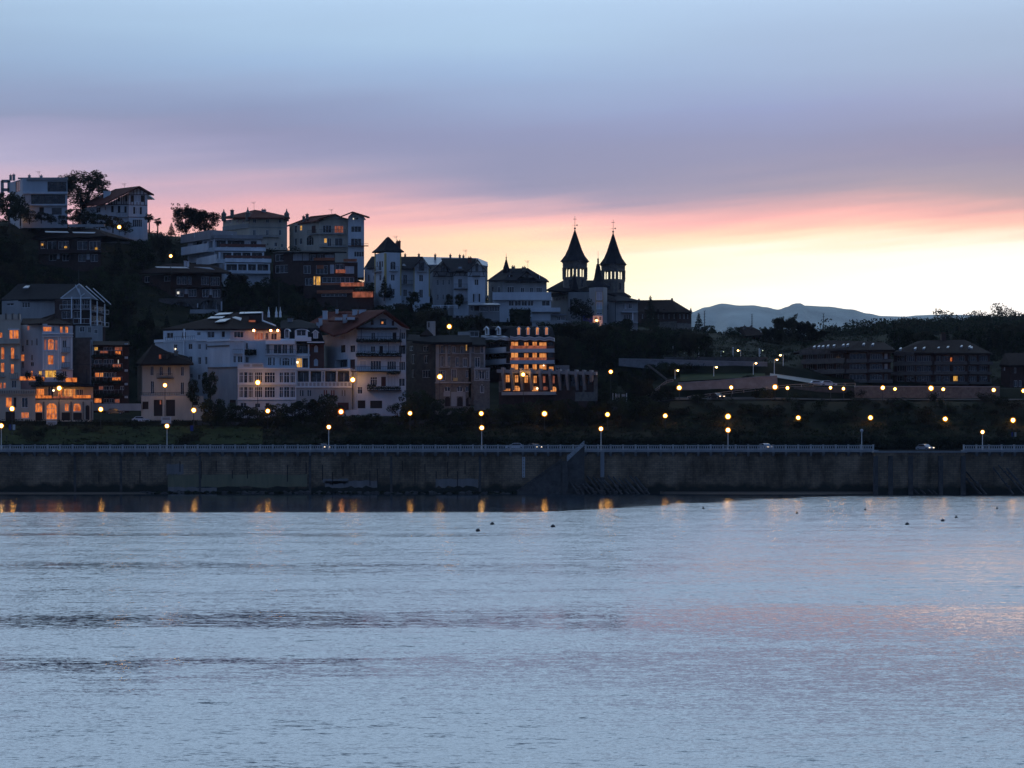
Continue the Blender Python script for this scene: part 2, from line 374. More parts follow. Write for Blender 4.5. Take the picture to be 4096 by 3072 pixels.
# ================================================================== sky, light, camera
def lin(c): return tuple(((v/255)/12.92 if v/255 <= 0.04045 else ((v/255+0.055)/1.055)**2.4) for v in c)
def build_world():
    w = bpy.data.worlds.new('World'); SC.world = w; w.use_nodes = True
    nt = w.node_tree; N = nt.nodes.new; L = nt.links.new
    for n in list(nt.nodes): nt.nodes.remove(n)
    out = N('ShaderNodeOutputWorld')
    def M(op, a, b=None, c=None):
        n = N('ShaderNodeMath'); n.operation = op
        for i, v in enumerate((a, b, c)):
            if v is None: continue
            if isinstance(v, (int, float)): n.inputs[i].default_value = v
            else: L(v, n.inputs[i])
        return n.outputs[0]
    def rng(v, a, b, c=0.0, d=1.0, smooth=False):
        n = N('ShaderNodeMapRange'); n.clamp = True
        if smooth: n.interpolation_type = 'SMOOTHSTEP'
        L(v, n.inputs[0]); n.inputs[1].default_value = a; n.inputs[2].default_value = b; n.inputs[3].default_value = c; n.inputs[4].default_value = d
        return n.outputs[0]
    def mix(f, a, b, bt='MIX'):
        n = N('ShaderNodeMix'); n.data_type = 'RGBA'; n.blend_type = bt
        for i, v in ((0, f), (6, a), (7, b)):
            if isinstance(v, (int, float)): n.inputs[i].default_value = v
            elif isinstance(v, tuple): n.inputs[i].default_value = (*v, 1)
            else: L(v, n.inputs[i])
        return n.outputs[2]
    tc = N('ShaderNodeTexCoord'); sp = N('ShaderNodeSeparateXYZ'); L(tc.outputs['Generated'], sp.inputs[0])
    x, y, z = sp.outputs
    hor = M('SQRT', M('ADD', M('MULTIPLY', x, x), M('MULTIPLY', y, y)))
    el = M('ARCTAN2', z, hor); az = M('ARCTAN2', x, y)
    cv = N('ShaderNodeCombineXYZ'); L(M('MULTIPLY', az, 5.0), cv.inputs[0]); L(M('MULTIPLY', el, 26.0), cv.inputs[1])
    n1 = N('ShaderNodeTexNoise'); n1.inputs['Scale'].default_value = 1.0; n1.inputs['Detail'].default_value = 4; n1.inputs['Roughness'].default_value = 0.5; L(cv.outputs[0], n1.inputs['Vector'])
    cv2 = N('ShaderNodeCombineXYZ'); L(M('MULTIPLY', az, 9.0), cv2.inputs[0]); L(M('ADD', M('MULTIPLY', el, 150.0), M('MULTIPLY', az, -12.0)), cv2.inputs[1])
    n2 = N('ShaderNodeTexNoise'); n2.inputs['Scale'].default_value = 1.0; n2.inputs['Detail'].default_value = 5; L(cv2.outputs[0], n2.inputs['Vector'])
    d = M('ADD', M('MULTIPLY', M('SUBTRACT', n1.outputs['Fac'], 0.5), 0.010), M('MULTIPLY', M('SUBTRACT', n2.outputs['Fac'], 0.5), 0.012))
    s = M('DIVIDE', M('ADD', el, d), 0.2)
    def ramp(stops):
        r = N('ShaderNodeValToRGB'); L(s, r.inputs[0]); cr = r.color_ramp
        st = sorted(((math.atan((HY-py)/F)/0.2, c) for py, c in stops))
        cr.elements[0].position = max(0, st[0][0]); cr.elements[0].color = (*lin(st[0][1]), 1)
        cr.elements[1].position = min(1, st[-1][0]); cr.elements[1].color = (*lin(st[-1][1]), 1)
        for p, c in st[1:-1]:
            e = cr.elements.new(p); e.color = (*lin(c), 1)
        return r.outputs[0]
    left = ramp([(0,(163,190,218)),(140,(160,187,216)),(280,(150,175,207)),(400,(143,159,192)),(490,(140,149,180)),(540,(158,157,188)),(650,(175,169,196)),(780,(198,170,186)),(880,(212,168,180)),(1000,(222,160,162)),(1300,(220,145,128))])
    ml = ramp([(0,(168,197,226)),(160,(165,195,225)),(260,(155,184,218)),(340,(149,170,204)),(430,(135,149,184)),(520,(138,143,176)),(620,(147,148,180)),(690,(163,156,182)),(750,(192,164,182)),(820,(218,168,176)),(900,(236,176,172)),(1000,(244,188,166)),(1300,(240,188,145))])
    mid = ramp([(0,(170,200,229)),(170,(168,199,229)),(300,(153,181,217)),(400,(146,167,203)),(520,(137,148,184)),(610,(134,142,175)),(720,(137,141,171)),(790,(152,146,172)),(835,(198,164,176)),(878,(240,184,180)),(925,(250,203,180)),(970,(252,219,178)),(1010,(251,217,181)),(1070,(254,235,188)),(1200,(255,243,202)),(1350,(255,238,190))])
    mr = ramp([(0,(168,196,226)),(300,(154,179,213)),(450,(140,157,198)),(560,(134,144,179)),(680,(137,141,170)),(760,(150,145,166)),(835,(206,163,168)),(885,(246,178,172)),(935,(254,205,178)),(980,(255,228,196)),(1025,(255,247,228)),(1070,(255,252,226)),(1130,(255,254,230)),(1200,(255,255,242)),(1400,(255,249,228))])
    right = ramp([(0,(165,192,221)),(250,(155,179,209)),(400,(148,163,197)),(560,(131,140,173)),(620,(133,135,165)),(700,(143,142,163)),(800,(163,149,158)),(870,(220,168,164)),(920,(248,198,177)),(960,(251,228,206)),(1000,(253,246,229)),(1060,(255,255,242)),(1120,(255,255,255)),(1400,(255,255,250))])
    k = 0.1105
    c = mix(rng(az, -2*k, -k), left, ml); c = mix(rng(az, -k, 0), c, mid); c = mix(rng(az, 0, k), c, mr); c = mix(rng(az, k, 2*k), c, right)
    # soft streaks in the cloud deck
    c = mix(rng(n2.outputs['Fac'], 0.3, 0.7, 0.0, 0.12), c, (0.62, 0.60, 0.66), 'MULTIPLY')
    hi = mix(rng(el, 0.35, 1.2), tuple(1.85*v for v in lin((174, 202, 232))), lin((118, 146, 190)))
    c = mix(rng(el, 0.175, 0.28, smooth=True), c, hi)
    back = mix(rng(el, 0.0, 0.9), lin((68, 90, 130)), lin((78, 112, 166)))
    aa = M('ABSOLUTE', az)
    c = mix(rng(aa, 0.5, 1.9, smooth=True), c, back)
    st = N('ShaderNodeTexSky'); st.sky_type = 'NISHITA'; st.sun_disc = False; st.sun_elevation = R(2.0); st.sun_rotation = R(12); st.air_density = 1.0; st.dust_density = 2.0
    b1 = N('ShaderNodeBackground'); L(c, b1.inputs[0]); L(rng(el, 0.03, 0.16, 1.52, 1.10), b1.inputs[1])
    b2 = N('ShaderNodeBackground'); L(st.outputs[0], b2.inputs[0]); b2.inputs[1].default_value = 0.004
    ad = N('ShaderNodeAddShader'); L(b1.outputs[0], ad.inputs[0]); L(b2.outputs[0], ad.inputs[1]); L(ad.outputs[0], out.inputs[0])
    w.cycles.sampling_method = 'MANUAL'; w.cycles.sample_map_resolution = 512
build_world()
sun = bpy.data.lights.new('sun', 'SUN'); sun.energy = 0.03; sun.angle = R(8); sun.color = (1.0, 0.72, 0.5)
so = bpy.data.objects.new('sun', sun); COL.objects.link(so)
sd = Vector((math.sin(R(12))*math.cos(R(2)), math.cos(R(12))*math.cos(R(2)), math.sin(R(2))))
so.rotation_euler = sd.to_track_quat('Z', 'Y').to_euler(); so.location = sd*50
cam = bpy.data.cameras.new('camera'); cam.sensor_width = 36; cam.lens = 36*F/4096; cam.clip_start = 0.5; cam.clip_end = 30000
cam.shift_y = (HY-1536)/4096
co = bpy.data.objects.new('camera', cam); co.location = (0, 0, CZ); co.rotation_euler = (R(90), 0, 0); COL.objects.link(co); SC.camera = co
vs = SC.view_settings; vs.view_transform = 'Standard'; vs.look = 'None'; vs.exposure = 0; vs.gamma = 1
SC.render.engine = 'CYCLES'
cy = SC.cycles; cy.use_denoising = True; cy.max_bounces = 6; cy.diffuse_bounces = 2; cy.glossy_bounces = 3; cy.transmission_bounces = 2; cy.transparent_max_bounces = 12; cy.volume_bounces = 0
cy.use_light_tree = True; cy.sample_clamp_indirect = 25.0; cy.caustics_reflective = False
SC.render.filter_size = 1.5 if hasattr(SC.render, 'filter_size') else 1.5
# ================================================================== water
def water_mat():
    m, nt, out = newmat('water'); N = nt.nodes.new; L = nt.links.new
    def M(op, a, b=None):
        n = N('ShaderNodeMath'); n.operation = op
        for i, v in enumerate((a, b)):
            if v is None: continue
            if isinstance(v, (int, float)): n.inputs[i].default_value = v
            else: L(v, n.inputs[i])
        return n.outputs[0]
    g = N('ShaderNodeNewGeometry'); pos = g.outputs['Position']
    def noi(sx, sy, sc, det=3, rough=0.55, off=0):
        mp = N('ShaderNodeMapping'); mp.inputs['Scale'].default_value = (sx, sy, 1); mp.inputs['Location'].default_value = (off, off*.7, 0); mp.inputs['Rotation'].default_value = (0,0,R(off*0.13)); L(pos, mp.inputs[0])
        n = N('ShaderNodeTexNoise'); n.inputs['Scale'].default_value = sc; n.inputs['Detail'].default_value = det; n.inputs['Roughness'].default_value = rough; L(mp.outputs[0], n.inputs['Vector'])
        return n
    sp = N('ShaderNodeSeparateXYZ'); L(pos, sp.inputs[0]); X, Y, Z = sp.outputs
    inv = M('DIVIDE', CZ*F, M('MAXIMUM', Y, 5.0))                        # depression below the horizon seen from the beach
    wob = noi(0.012, 0.05, 1.0, 3); w = M('SUBTRACT', wob.outputs['Fac'], 0.5)
    az = M('DIVIDE', X, M('MAXIMUM', Y, 5.0))
    # position of the ruffled/smooth boundaries drifts to the right
    wf = noi(0.10, 1.3, 1.0, 3, off=7); Yw = M('MULTIPLY', Y, M('ADD', 1.0, M('ADD', M('MULTIPLY', w, 0.10), M('MULTIPLY', M('SUBTRACT', wf.outputs['Fac'], 0.5), 0.09))))
    r = N('ShaderNodeValToRGB'); L(M('DIVIDE', Yw, 520.0), r.inputs[0]); cr = r.color_ramp; cr.interpolation = 'LINEAR'
    def yy(py): return (CZ*F/(py-HY))/520.0
    stops = [(3300,.8),(2900,.95),(2790,.8),(2725,.6),(2712,.43),(2630,.43),(2615,.85),(2550,1.0),(2530,.95),(2520,.40),(2455,.40),(2440,.9),(2380,.9),(2365,.7),(2350,.95),(2285,.9),(2278,.62),(2260,.62),(2255,.95),(2150,1.0),(2144,.6),(2136,.6),(2130,.95),(2062,1.0)]
    st = sorted((yy(p), v) for p, v in stops)
    while len(cr.elements) < len(st): cr.elements.new(0.5)
    for e, (p, v) in zip(cr.elements, st): e.position = min(1, p)
    for e, (p, v) in zip(cr.elements, st): e.position = min(1, p); e.color = (v, v, v, 1)
    r2 = N('ShaderNodeValToRGB'); L(M('DIVIDE', Yw, 520.0), r2.inputs[0]); c2 = r2.color_ramp
    st2 = sorted((yy(p), v) for p, v in [(3300,.8),(2960,.75),(2880,.52),(2780,.5),(2700,.38),(2600,.42),(2565,.8),(2550,.42),(2460,.37),(2425,.5),(2395,.85),(2340,1.0),(2310,.75),(2250,.7),(2150,.9),(2062,.8)])
    while len(c2.elements) < len(st2): c2.elements.new(0.5)
    for e, (p, v) in zip(c2.elements, st2): e.position = min(1, p)
    for e, (p, v) in zip(c2.elements, st2): e.position = min(1, p); e.color = (v, v, v, 1)
    ra = N('ShaderNodeMapRange'); ra.interpolation_type = 'SMOOTHSTEP'; L(M('ADD', az, M('MULTIPLY', w, 0.15)), ra.inputs[0]); ra.inputs[1].default_value = -0.06; ra.inputs[2].default_value = 0.12
    rm = N('ShaderNodeMix'); rm.data_type = 'FLOAT'; L(ra.outputs[0], rm.inputs[0]); L(r.outputs[0], rm.inputs[2]); L(r2.outputs[0], rm.inputs[3])
    amp = rm.outputs[0]
    # smooth lee water by the wall: from the wall out to a sharp edge, nearer to the wall on the right
    eg = N('ShaderNodeMapRange'); eg.interpolation_type = 'SMOOTHSTEP'; L(az, eg.inputs[0]); eg.inputs[1].default_value = 0.0; eg.inputs[2].default_value = 0.085; eg.inputs[3].default_value = 0; eg.inputs[4].default_value = 52
    eg2 = N('ShaderNodeMapRange'); L(az, eg2.inputs[0]); eg2.inputs[1].default_value = 0.06; eg2.inputs[2].default_value = 0.15; eg2.inputs[3].default_value = 0; eg2.inputs[4].default_value = 90
    shr = noi(0.02, 0.10, 1.0, 4, 0.65, off=17)
    edge = M('ADD', M('ADD', 334.0, M('MULTIPLY', M('MULTIPLY', eg.outputs[0], 1.6), M('SUBTRACT', shr.outputs['Fac'], 0.5))), M('ADD', eg.outputs[0], eg2.outputs[0]))
    sh = noi(0.015, 0.12, 1.0, 2, off=5)
    lee = N('ShaderNodeMapRange'); lee.interpolation_type = 'SMOOTHSTEP'
    L(M('ADD', M('SUBTRACT', Y, edge), M('MULTIPLY', M('SUBTRACT', sh.outputs['Fac'], 0.5), 14.0)), lee.inputs[0]); lee.inputs[1].default_value = -3; lee.inputs[2].default_value = 3
    streak = noi(0.008, 0.5, 1.0, 2, off=9)
    stm = N('ShaderNodeMapRange'); L(streak.outputs['Fac'], stm.inputs[0]); stm.inputs[1].default_value = 0.60; stm.inputs[2].default_value = 0.66; stm.inputs[3].default_value = 0.34; stm.inputs[4].default_value = 0.75
    am = N('ShaderNodeMix'); am.data_type = 'FLOAT'; L(lee.outputs[0], am.inputs[0]); L(amp, am.inputs[2]); L(stm.outputs[0], am.inputs[3])
    A = am.outputs[0]
    # patchiness of the breeze
    pt = noi(0.02, 0.12, 1.0, 4, off=3); pm = N('ShaderNodeMapRange'); L(pt.outputs['Fac'], pm.inputs[0]); pm.inputs[1].default_value = 0.3; pm.inputs[2].default_value = 0.7; pm.inputs[3].default_value = 0.7; pm.inputs[4].default_value = 1.15
    A = M('MULTIPLY', A, pm.outputs[0])
    p2 = noi(0.16, 2.2, 1.0, 4, 0.6, off=6); pm2 = N('ShaderNodeMapRange'); L(p2.outputs['Fac'], pm2.inputs[0]); pm2.inputs[1].default_value = 0.34; pm2.inputs[2].default_value = 0.66; pm2.inputs[3].default_value = 0.5; pm2.inputs[4].default_value = 1.2; A = M('MULTIPLY', A, pm2.outputs[0])
    for (fxs, fys, off, k0) in ((1.3, 1.9, 11, 1.6), (0.5, 0.75, 13, 1.3), (0.16, 0.28, 15, 0.9)):
        fl = noi(fxs, fys, 1.0, 3, 0.6, off=off); fm = N('ShaderNodeMapRange'); fm.interpolation_type = 'SMOOTHSTEP'; L(fl.outputs['Fac'], fm.inputs[0]); fm.inputs[1].default_value = 0.52; fm.inputs[2].default_value = 0.70; fm.inputs[3].default_value = 1.0; fm.inputs[4].default_value = 1.0+k0
        lk = N('ShaderNodeMix'); lk.data_type = 'FLOAT'; L(lee.outputs[0], lk.inputs[0]); L(fm.outputs[0], lk.inputs[2]); lk.inputs[3].default_value = 1.0; A = M('MULTIPLY', A, lk.outputs[0])
    rt = N('ShaderNodeMapRange'); rt.interpolation_type = 'SMOOTHSTEP'; L(az, rt.inputs[0]); rt.inputs[1].default_value = -0.10; rt.inputs[2].default_value = 0.06; rt.inputs[3].default_value = 0.0; rt.inputs[4].default_value = 0.38; A = M('MAXIMUM', A, rt.outputs[0])
    a = noi(2.0, 3.4, 1.7, 4, 0.6, 2); b = noi(0.5, 2.0, 1.0, 2, 0.5, 4)
    def vs(n, k):
        v = N('ShaderNodeVectorMath'); v.operation = 'SUBTRACT'; L(n.outputs['Color'], v.inputs[0]); v.inputs[1].default_value = (0.5, 0.5, 0.5)
        q = N('ShaderNodeVectorMath'); q.operation = 'MULTIPLY'; L(v.outputs[0], q.inputs[0]); q.inputs[1].default_value = (k*0.6, k, 0)
        return q.outputs[0]
    s1 = N('ShaderNodeVectorMath'); s1.operation = 'ADD'; L(vs(a, 1.05), s1.inputs[0]); L(vs(b, 0.4), s1.inputs[1])
    s2 = N('ShaderNodeVectorMath'); s2.operation = 'SCALE'; L(s1.outputs[0], s2.inputs[0]); L(A, s2.inputs['Scale'])
    ss = N('ShaderNodeSeparateXYZ'); L(s2.outputs[0], ss.inputs[0])
    yb = M('ADD', M('MULTIPLY', M('ABSOLUTE', ss.outputs[1]), -1.0), M('MULTIPLY', A, -0.035))      # wave faces turned to the shore hide the backs at this grazing view
    s3 = N('ShaderNodeCombineXYZ'); L(ss.outputs[0], s3.inputs[0]); L(yb, s3.inputs[1]); s3.inputs[2].default_value = 1.0
    s4 = N('ShaderNodeVectorMath'); s4.operation = 'NORMALIZE'; L(s3.outputs[0], s4.inputs[0])
    p = N('ShaderNodeBsdfPrincipled'); p.inputs['Base Color'].default_value = (0.012, 0.022, 0.034, 1); p.inputs['IOR'].default_value = 1.8
    rr = N('ShaderNodeMapRange'); L(A, rr.inputs[0]); rr.inputs[1].default_value = 0.0; rr.inputs[2].default_value = 1.0; rr.inputs[3].default_value = 0.0; rr.inputs[4].default_value = 0.1
    L(rr.outputs[0], p.inputs['Roughness']); L(s4.outputs[0], p.inputs['Normal']); L(p.outputs[0], out.inputs[0])
water_mat()
mb = MB('water'); mb.poly([(-900,-300,0),(900,-300,0),(900,500.4,0),(-900,500.4,0)]); solo('water', mb, 'calm blue grey bay water reflecting the evening sky', kind='structure')
# ================================================================== terrain
GC = [-1500,-600,0,600,900,1200,1500,2000,2350,2700,3069,3300,3600,4096,4700,5600]
GT = {500.5:[1800]*16, 522:[1800]*16, 541:[1722]*9+[1712]*7,
 556:[1690]*7+[1682,1650,1606,1604,1606,1606,1607,1607,1607],
 574:[1680]*4+[1675,1670,1670,1655,1620,1592,1592,1600,1600,1600,1600,1600],
 577:[1678]*4+[1672,1668,1668,1650,1600,1532,1511,1550,1554,1556,1556,1556],
 600:[1640]*4+[1600,1600,1600,1580,1560,1500,1497,1530,1545,1550,1550,1550],
 603:[1600]*4+[1560,1560,1560,1540,1500,1445,1448,1510,1530,1535,1535,1535],
 650:[1250,1250,1250,1300,1400,1350,1345,1345,1385,1412,1422,1432,1442,1452,1452,1452],
 700:[1040,1040,1050,1110,1150,1175,1207,1262,1294,1340,1386,1392,1400,1400,1400,1400],
 750:[880,880,887,937,965,1000,1150,1195,1278,1320,1348,1345,1336,1345,1345,1345],
 800:[880,880,890,950,995,1040,1170,1230,1294,1335,1355,1360,1350,1345,1345,1345],
 900:[1150]*5+[1200,1300,1350,1380,1400,1385,1375,1334,1318,1314,1314],
 1100:[1400]*9+[1420,1420,1385,1322,1292,1288,1288],
 1400:[1500]*16, 2500:[1700]*16, 9800:[1818]*16}
GY = sorted(GT)
def gpy(px, Y):
    px = max(GC[0], min(GC[-1]-1e-3, px)); Y = max(GY[0], min(GY[-1]-1e-3, Y))
    i = max(k for k in range(len(GC)-1) if GC[k] <= px); j = max(k for k in range(len(GY)-1) if GY[k] <= Y)
    a = (px-GC[i])/(GC[i+1]-GC[i]); b = (Y-GY[j])/(GY[j+1]-GY[j])
    z = [CZ+(HY-GT[GY[j+q]][i+p])*GY[j+q]/F for q in (0,1) for p in (0,1)]
    zz = (z[0]*(1-a)+z[1]*a)*(1-b)+(z[2]*(1-a)+z[3]*a)*b
    return zz
def gz(px, Y): return gpy(px, Y)
mb = MB('groundcover')
rows = []
ys = [500.5, 511, 522, 528, 535, 541, 548, 556, 565, 574, 577, 585, 593, 600, 603]+[603+i*8 for i in range(1, 26)]+[830, 860, 900, 950, 1000, 1050, 1100, 1200, 1400, 2000, 2500, 4000, 9800]
xs = [GC[0]+i*60 for i in range(int((GC[-1]-GC[0])/60)+1)]
for Y in ys:
    for px in xs:
        z = gz(px, Y)
        if 523 < Y < 1300: z += (mnoise.noise(Vector((px*0.01, Y*0.05, 0)))*1.0+mnoise.noise(Vector((px*0.03, Y*0.15, 3)))*0.4)*(0.25 if Y < 605 else 1)
        mb.v.append(((px-CX)*Y/F, Y, z))
n = len(xs)
for j in range(len(ys)-1):
    for i in range(n-1):
        mb.f.append((j*n+i, j*n+i+1, (j+1)*n+i+1, (j+1)*n+i)); mb.mi.append(0)
mb.mats = ['groundcover']
solo('ground', mb, 'dark overgrown hillside rising from the seafront road', kind='structure', smooth=True)
# grass bank and lawns (sheets following the hill)
def sheet(name, mat, pts, lift, label, th=0.15, **k):
    mb = MB(mat); mb.slab([Vector(P(x, 0, Y).to_tuple()[:2]+(gz(fx(x), Y)+lift,)) for x, Y in pts], th, mat)
    return solo(name, mb, label, kind='structure', **k)
S()
# ------------------------------------------------------------------ mountains
def ridge(name, Y, pts, mat, depth, label, foot=1840, steps=20, nz=8):
    mb = MB(mat); mb.mats = [mat]; cols = []
    x0, x1 = pts[0][0], pts[-1][0]; N_ = 520
    for i in range(N_+1):
        x = x0+(x1-x0)*i/N_
        k = max(j for j in range(len(pts)-1) if pts[j][0] <= x+1e-6); a = (x-pts[k][0])/(pts[k+1][0]-pts[k][0])
        a2 = a*a*(3-2*a)
        cols.append((x, pts[k][1]*(1-a2)+pts[k+1][1]*a2))
    for j in range(steps+1):
        t = j/steps
        for x, yt in cols:
            top = CZ+(HY-yt)*Y/F
            if t <= 0.7001: q = t/0.7; Yj = Y-depth*(1-q); z = top*(q**0.8); z += mnoise.noise(Vector((x*0.008, q*5, Y)))*top*0.12*math.sin(math.pi*q)+mnoise.noise(Vector((x*0.03, q*12, 1)))*top*0.03*math.sin(math.pi*q)
            else: q = (t-0.7)/0.3; Yj = Y+depth*q; z = top*(1-q)
            mb.v.append(((x-CX)*Y/F*(Yj/Y*0.5+0.5), Yj, z))
    n = len(cols)
    for j in range(steps):
        for i in range(n-1): mb.f.append((j*n+i, j*n+i+1, (j+1)*n+i+1, (j+1)*n+i)); mb.mi.append(0)
    return solo(name, mb, label, kind='structure', smooth=True)
mottled('mountainside', (0.36, 0.39, 0.33), var=0.5, scale=0.004)
mottled('woodedhill', (0.03, 0.03, 0.022), var=0.4, scale=0.02)
ridge('mountain', 6500, [(1500,1500),(2400,1330),(2767,1248),(2822,1229),(2889,1214),(2961,1222),(3012,1221),(3060,1228),(3113,1238),(3150,1227),(3170,1216),(3185,1213),(3208,1213),(3214,1222),(3305,1226),(3402,1237),(3474,1254),(3529,1264),(3622,1266),(3672,1261),(3731,1259),(3833,1259),(4100,1270),(4800,1330),(5600,1500)], 'mountainside', 1500, 'bare rounded mountain ridge on the far horizon')
ridge('hill', 2300, [(3300,1480),(3560,1352),(3700,1310),(3800,1288),(3880,1272),(4000,1268),(4100,1266),(4400,1290),(5300,1450)], 'woodedhill', 500, 'darker wooded hill below the mountain at the right')
# haze
mb = MB('white'); mb.box(-3800, 3800, -320, 9900, -3, 560)
hm, hnt, hout = newmat('hazeair'); pv = hnt.nodes.new('ShaderNodeVolumePrincipled'); pv.inputs['Color'].default_value = (0.78, 0.86, 1.0, 1); pv.inputs['Density'].default_value = 3.0e-5
hnt.links.new(pv.outputs[0], hout.inputs['Volume'])
mb.mats = ['hazeair']
if True: solo('haze', mb, 'thin blue evening haze filling the air', kind='stuff')
# ================================================================== promenade, road, sea wall
mb = MB('paving'); mb.box(-330, 330, 500.9, 510.5, 9.0, 9.5); solo('promenade', mb, 'paved seafront promenade on top of the sea wall', kind='structure')
mb = MB('asphalt'); mb.box(-330, 330, 510.6, 520.5, 9.0, 9.42)
for i in range(-60, 60): mb.box(i*5.0, i*5.0+2.2, 515.4, 515.55, 9.424, 9.43, 'whitetrim')
solo('road', mb, 'dark asphalt seafront road behind the promenade', kind='structure')
def wallmat():
    m, nt, out = newmat('seawall'); N = nt.nodes.new; L = nt.links.new
    g = N('ShaderNodeNewGeometry'); sp = N('ShaderNodeSeparateXYZ'); L(g.outputs['Position'], sp.inputs[0])
    cv = N('ShaderNodeCombineXYZ'); L(sp.outputs[0], cv.inputs[0]); L(sp.outputs[2], cv.inputs[1])
    br = N('ShaderNodeTexBrick'); L(cv.outputs[0], br.inputs['Vector']); br.inputs['Scale'].default_value = 1.0; br.inputs['Brick Width'].default_value = 1.1; br.inputs['Row Height'].default_value = 0.42
    br.inputs['Color1'].default_value = (0.24,0.165,0.1,1); br.inputs['Color2'].default_value = (0.35,0.245,0.15,1); br.inputs['Mortar'].default_value = (0.12,0.1,0.08,1); br.inputs['Mortar Size'].default_value = 0.03
    mp = N('ShaderNodeMapping'); mp.inputs['Scale'].default_value = (0.22, 1, 0.07); L(g.outputs['Position'], mp.inputs[0])
    n = N('ShaderNodeTexNoise'); n.inputs['Scale'].default_value = 1.0; n.inputs['Detail'].default_value = 8; n.inputs['Roughness'].default_value = 0.7; L(mp.outputs[0], n.inputs['Vector'])
    r = N('ShaderNodeValToRGB'); L(n.outputs['Fac'], r.inputs[0]); r.color_ramp.elements[0].position = 0.36; r.color_ramp.elements[1].position = 0.66
    r.color_ramp.elements[0].color = (0.3,0.3,0.3,1); r.color_ramp.elements[1].color = (1.45,1.42,1.45,1)
    mx = N('ShaderNodeMix'); mx.data_type = 'RGBA'; mx.blend_type = 'MULTIPLY'; mx.inputs[0].default_value = 1; mx.clamp_result = False; L(br.outputs[0], mx.inputs[6]); L(r.outputs[0], mx.inputs[7])
    # algae line
    n2 = N('ShaderNodeTexNoise'); n2.inputs['Scale'].default_value = 0.35; n2.inputs['Detail'].default_value = 5; L(g.outputs['Position'], n2.inputs['Vector'])
    a = N('ShaderNodeMath'); a.operation = 'MULTIPLY_ADD'; L(n2.outputs['Fac'], a.inputs[0]); a.inputs[1].default_value = -4.0; L(sp.outputs[2], a.inputs[2])
    rr = N('ShaderNodeMapRange'); L(a.outputs[0], rr.inputs[0]); rr.inputs[1].default_value = -0.6; rr.inputs[2].default_value = 0.6
    m2 = N('ShaderNodeMix'); m2.data_type = 'RGBA'; L(rr.outputs[0], m2.inputs[0]); m2.inputs[6].default_value = (0.035,0.035,0.026,1); L(mx.outputs[2], m2.inputs[7])
    b = N('ShaderNodeBsdfPrincipled'); b.inputs['Roughness'].default_value = 0.85; b.inputs['Specular IOR Level'].default_value = 0.2; L(m2.outputs[2], b.inputs['Base Color']); L(b.outputs[0], out.inputs[0])
wallmat()
mottled('repair_yellow', (0.25, 0.22, 0.13), var=0.35, scale=0.5, streak=True)
mottled('repair_pale', (0.27, 0.235, 0.215), var=0.3, scale=0.5, streak=True)
S()
W = Thing('sea_wall', 'long dark stained stone sea wall below the white balustrade', 'wall', 2048, 1975, 500)
mb = MB('seawall'); mb.box(-330, 330, 500.0, 500.9, -1.5, 9.02)
for px in (300, 484, 800, 1240, 1565, 1920): # vertical joints and pilasters
    x = (px-CX)*500/F; mb.box(x-0.25, x+0.25, 499.85, 500.0, -1, 8.2, 'darkstone')
W.part('wall', mb)
mb = MB('concrete'); mb.box(-330, 79, 499.4, 501.2, 9.02, 9.46, 'grey'); mb.box(97, 330, 499.4, 501.2, 9.02, 9.46, 'grey'); W.part('coping', mb)
def patch(x0, y0, x1, y1, mat, lab, o=0.05):
    a = P(x0, y0, 500); b = P(x1, y1, 500); mb = MB(mat)
    n = 14; top = []; bot = []
    for i in range(n+1):
        x = a.x+(b.x-a.x)*i/n
        top.append((x, a.z+random.uniform(-.15,.15))); bot.append((x, b.z+random.uniform(-.3,.3)))
    ring = bot+top[::-1]
    mb.hexa([(x, 500-o, z) for x, z in ring], [(x, 500.1, z) for x, z in ring]); W.part('repair_patch', mb, label=lab)
S(0,1650,1.58)
patch(1053,325,1160,392,'repair_pale','pale square patch of new render')
patch(1060,392,1940,470,'repair_yellow','yellowish band of repaired render')
patch(1062,472,1370,500,'repair_pale','thin pale strip at the foot of the wall', 0.06)
patch(2040,420,2200,450,'repair_pale','small pale patches')
S(1300,1650,1.58)
patch(0,430,330,470,'repair_pale','worn pale render along the wall foot')
patch(700,420,968,470,'repair_pale','blotchy pale render left of the stone stretch')
# rust / drain streaks as narrow pipes
mb = MB('iron')
for px in [395,560,720,805,865,930,990,1150,1225,1290,1330,1372,1420,1480,1510,1610,1660,1700,1745,1790,1830,1860]:
    x = (px-CX)*500/F; zt = random.uniform(4.5, 7.2); mb.box(x-0.09, x+0.09, 499.88, 500.0, zt-random.uniform(1.2,3.8), zt, 'wood')
W.part('drain_pipes', mb)
# arches and brackets under the coping
mb = MB('darkstone'); S()
bx = [x for x in range(-300, 3500, 50)]+[x for x in range(3860, 4500, 50)]
S(1300,1650,1.58)
mb = MB('metalwhite'); a = P(1249,280,500); b = P(1262,410,500)
for xx in (a.x, b.x): mb.box(xx-0.05, xx+0.05, 499.7, 499.8, b.z, a.z)
z = b.z
while z < a.z: mb.box(a.x, b.x, 499.71, 499.79, z, z+0.12); z += 0.32
solo('wall_ladder', mb, 'white iron ladder fixed to the sea wall', 'ladder')
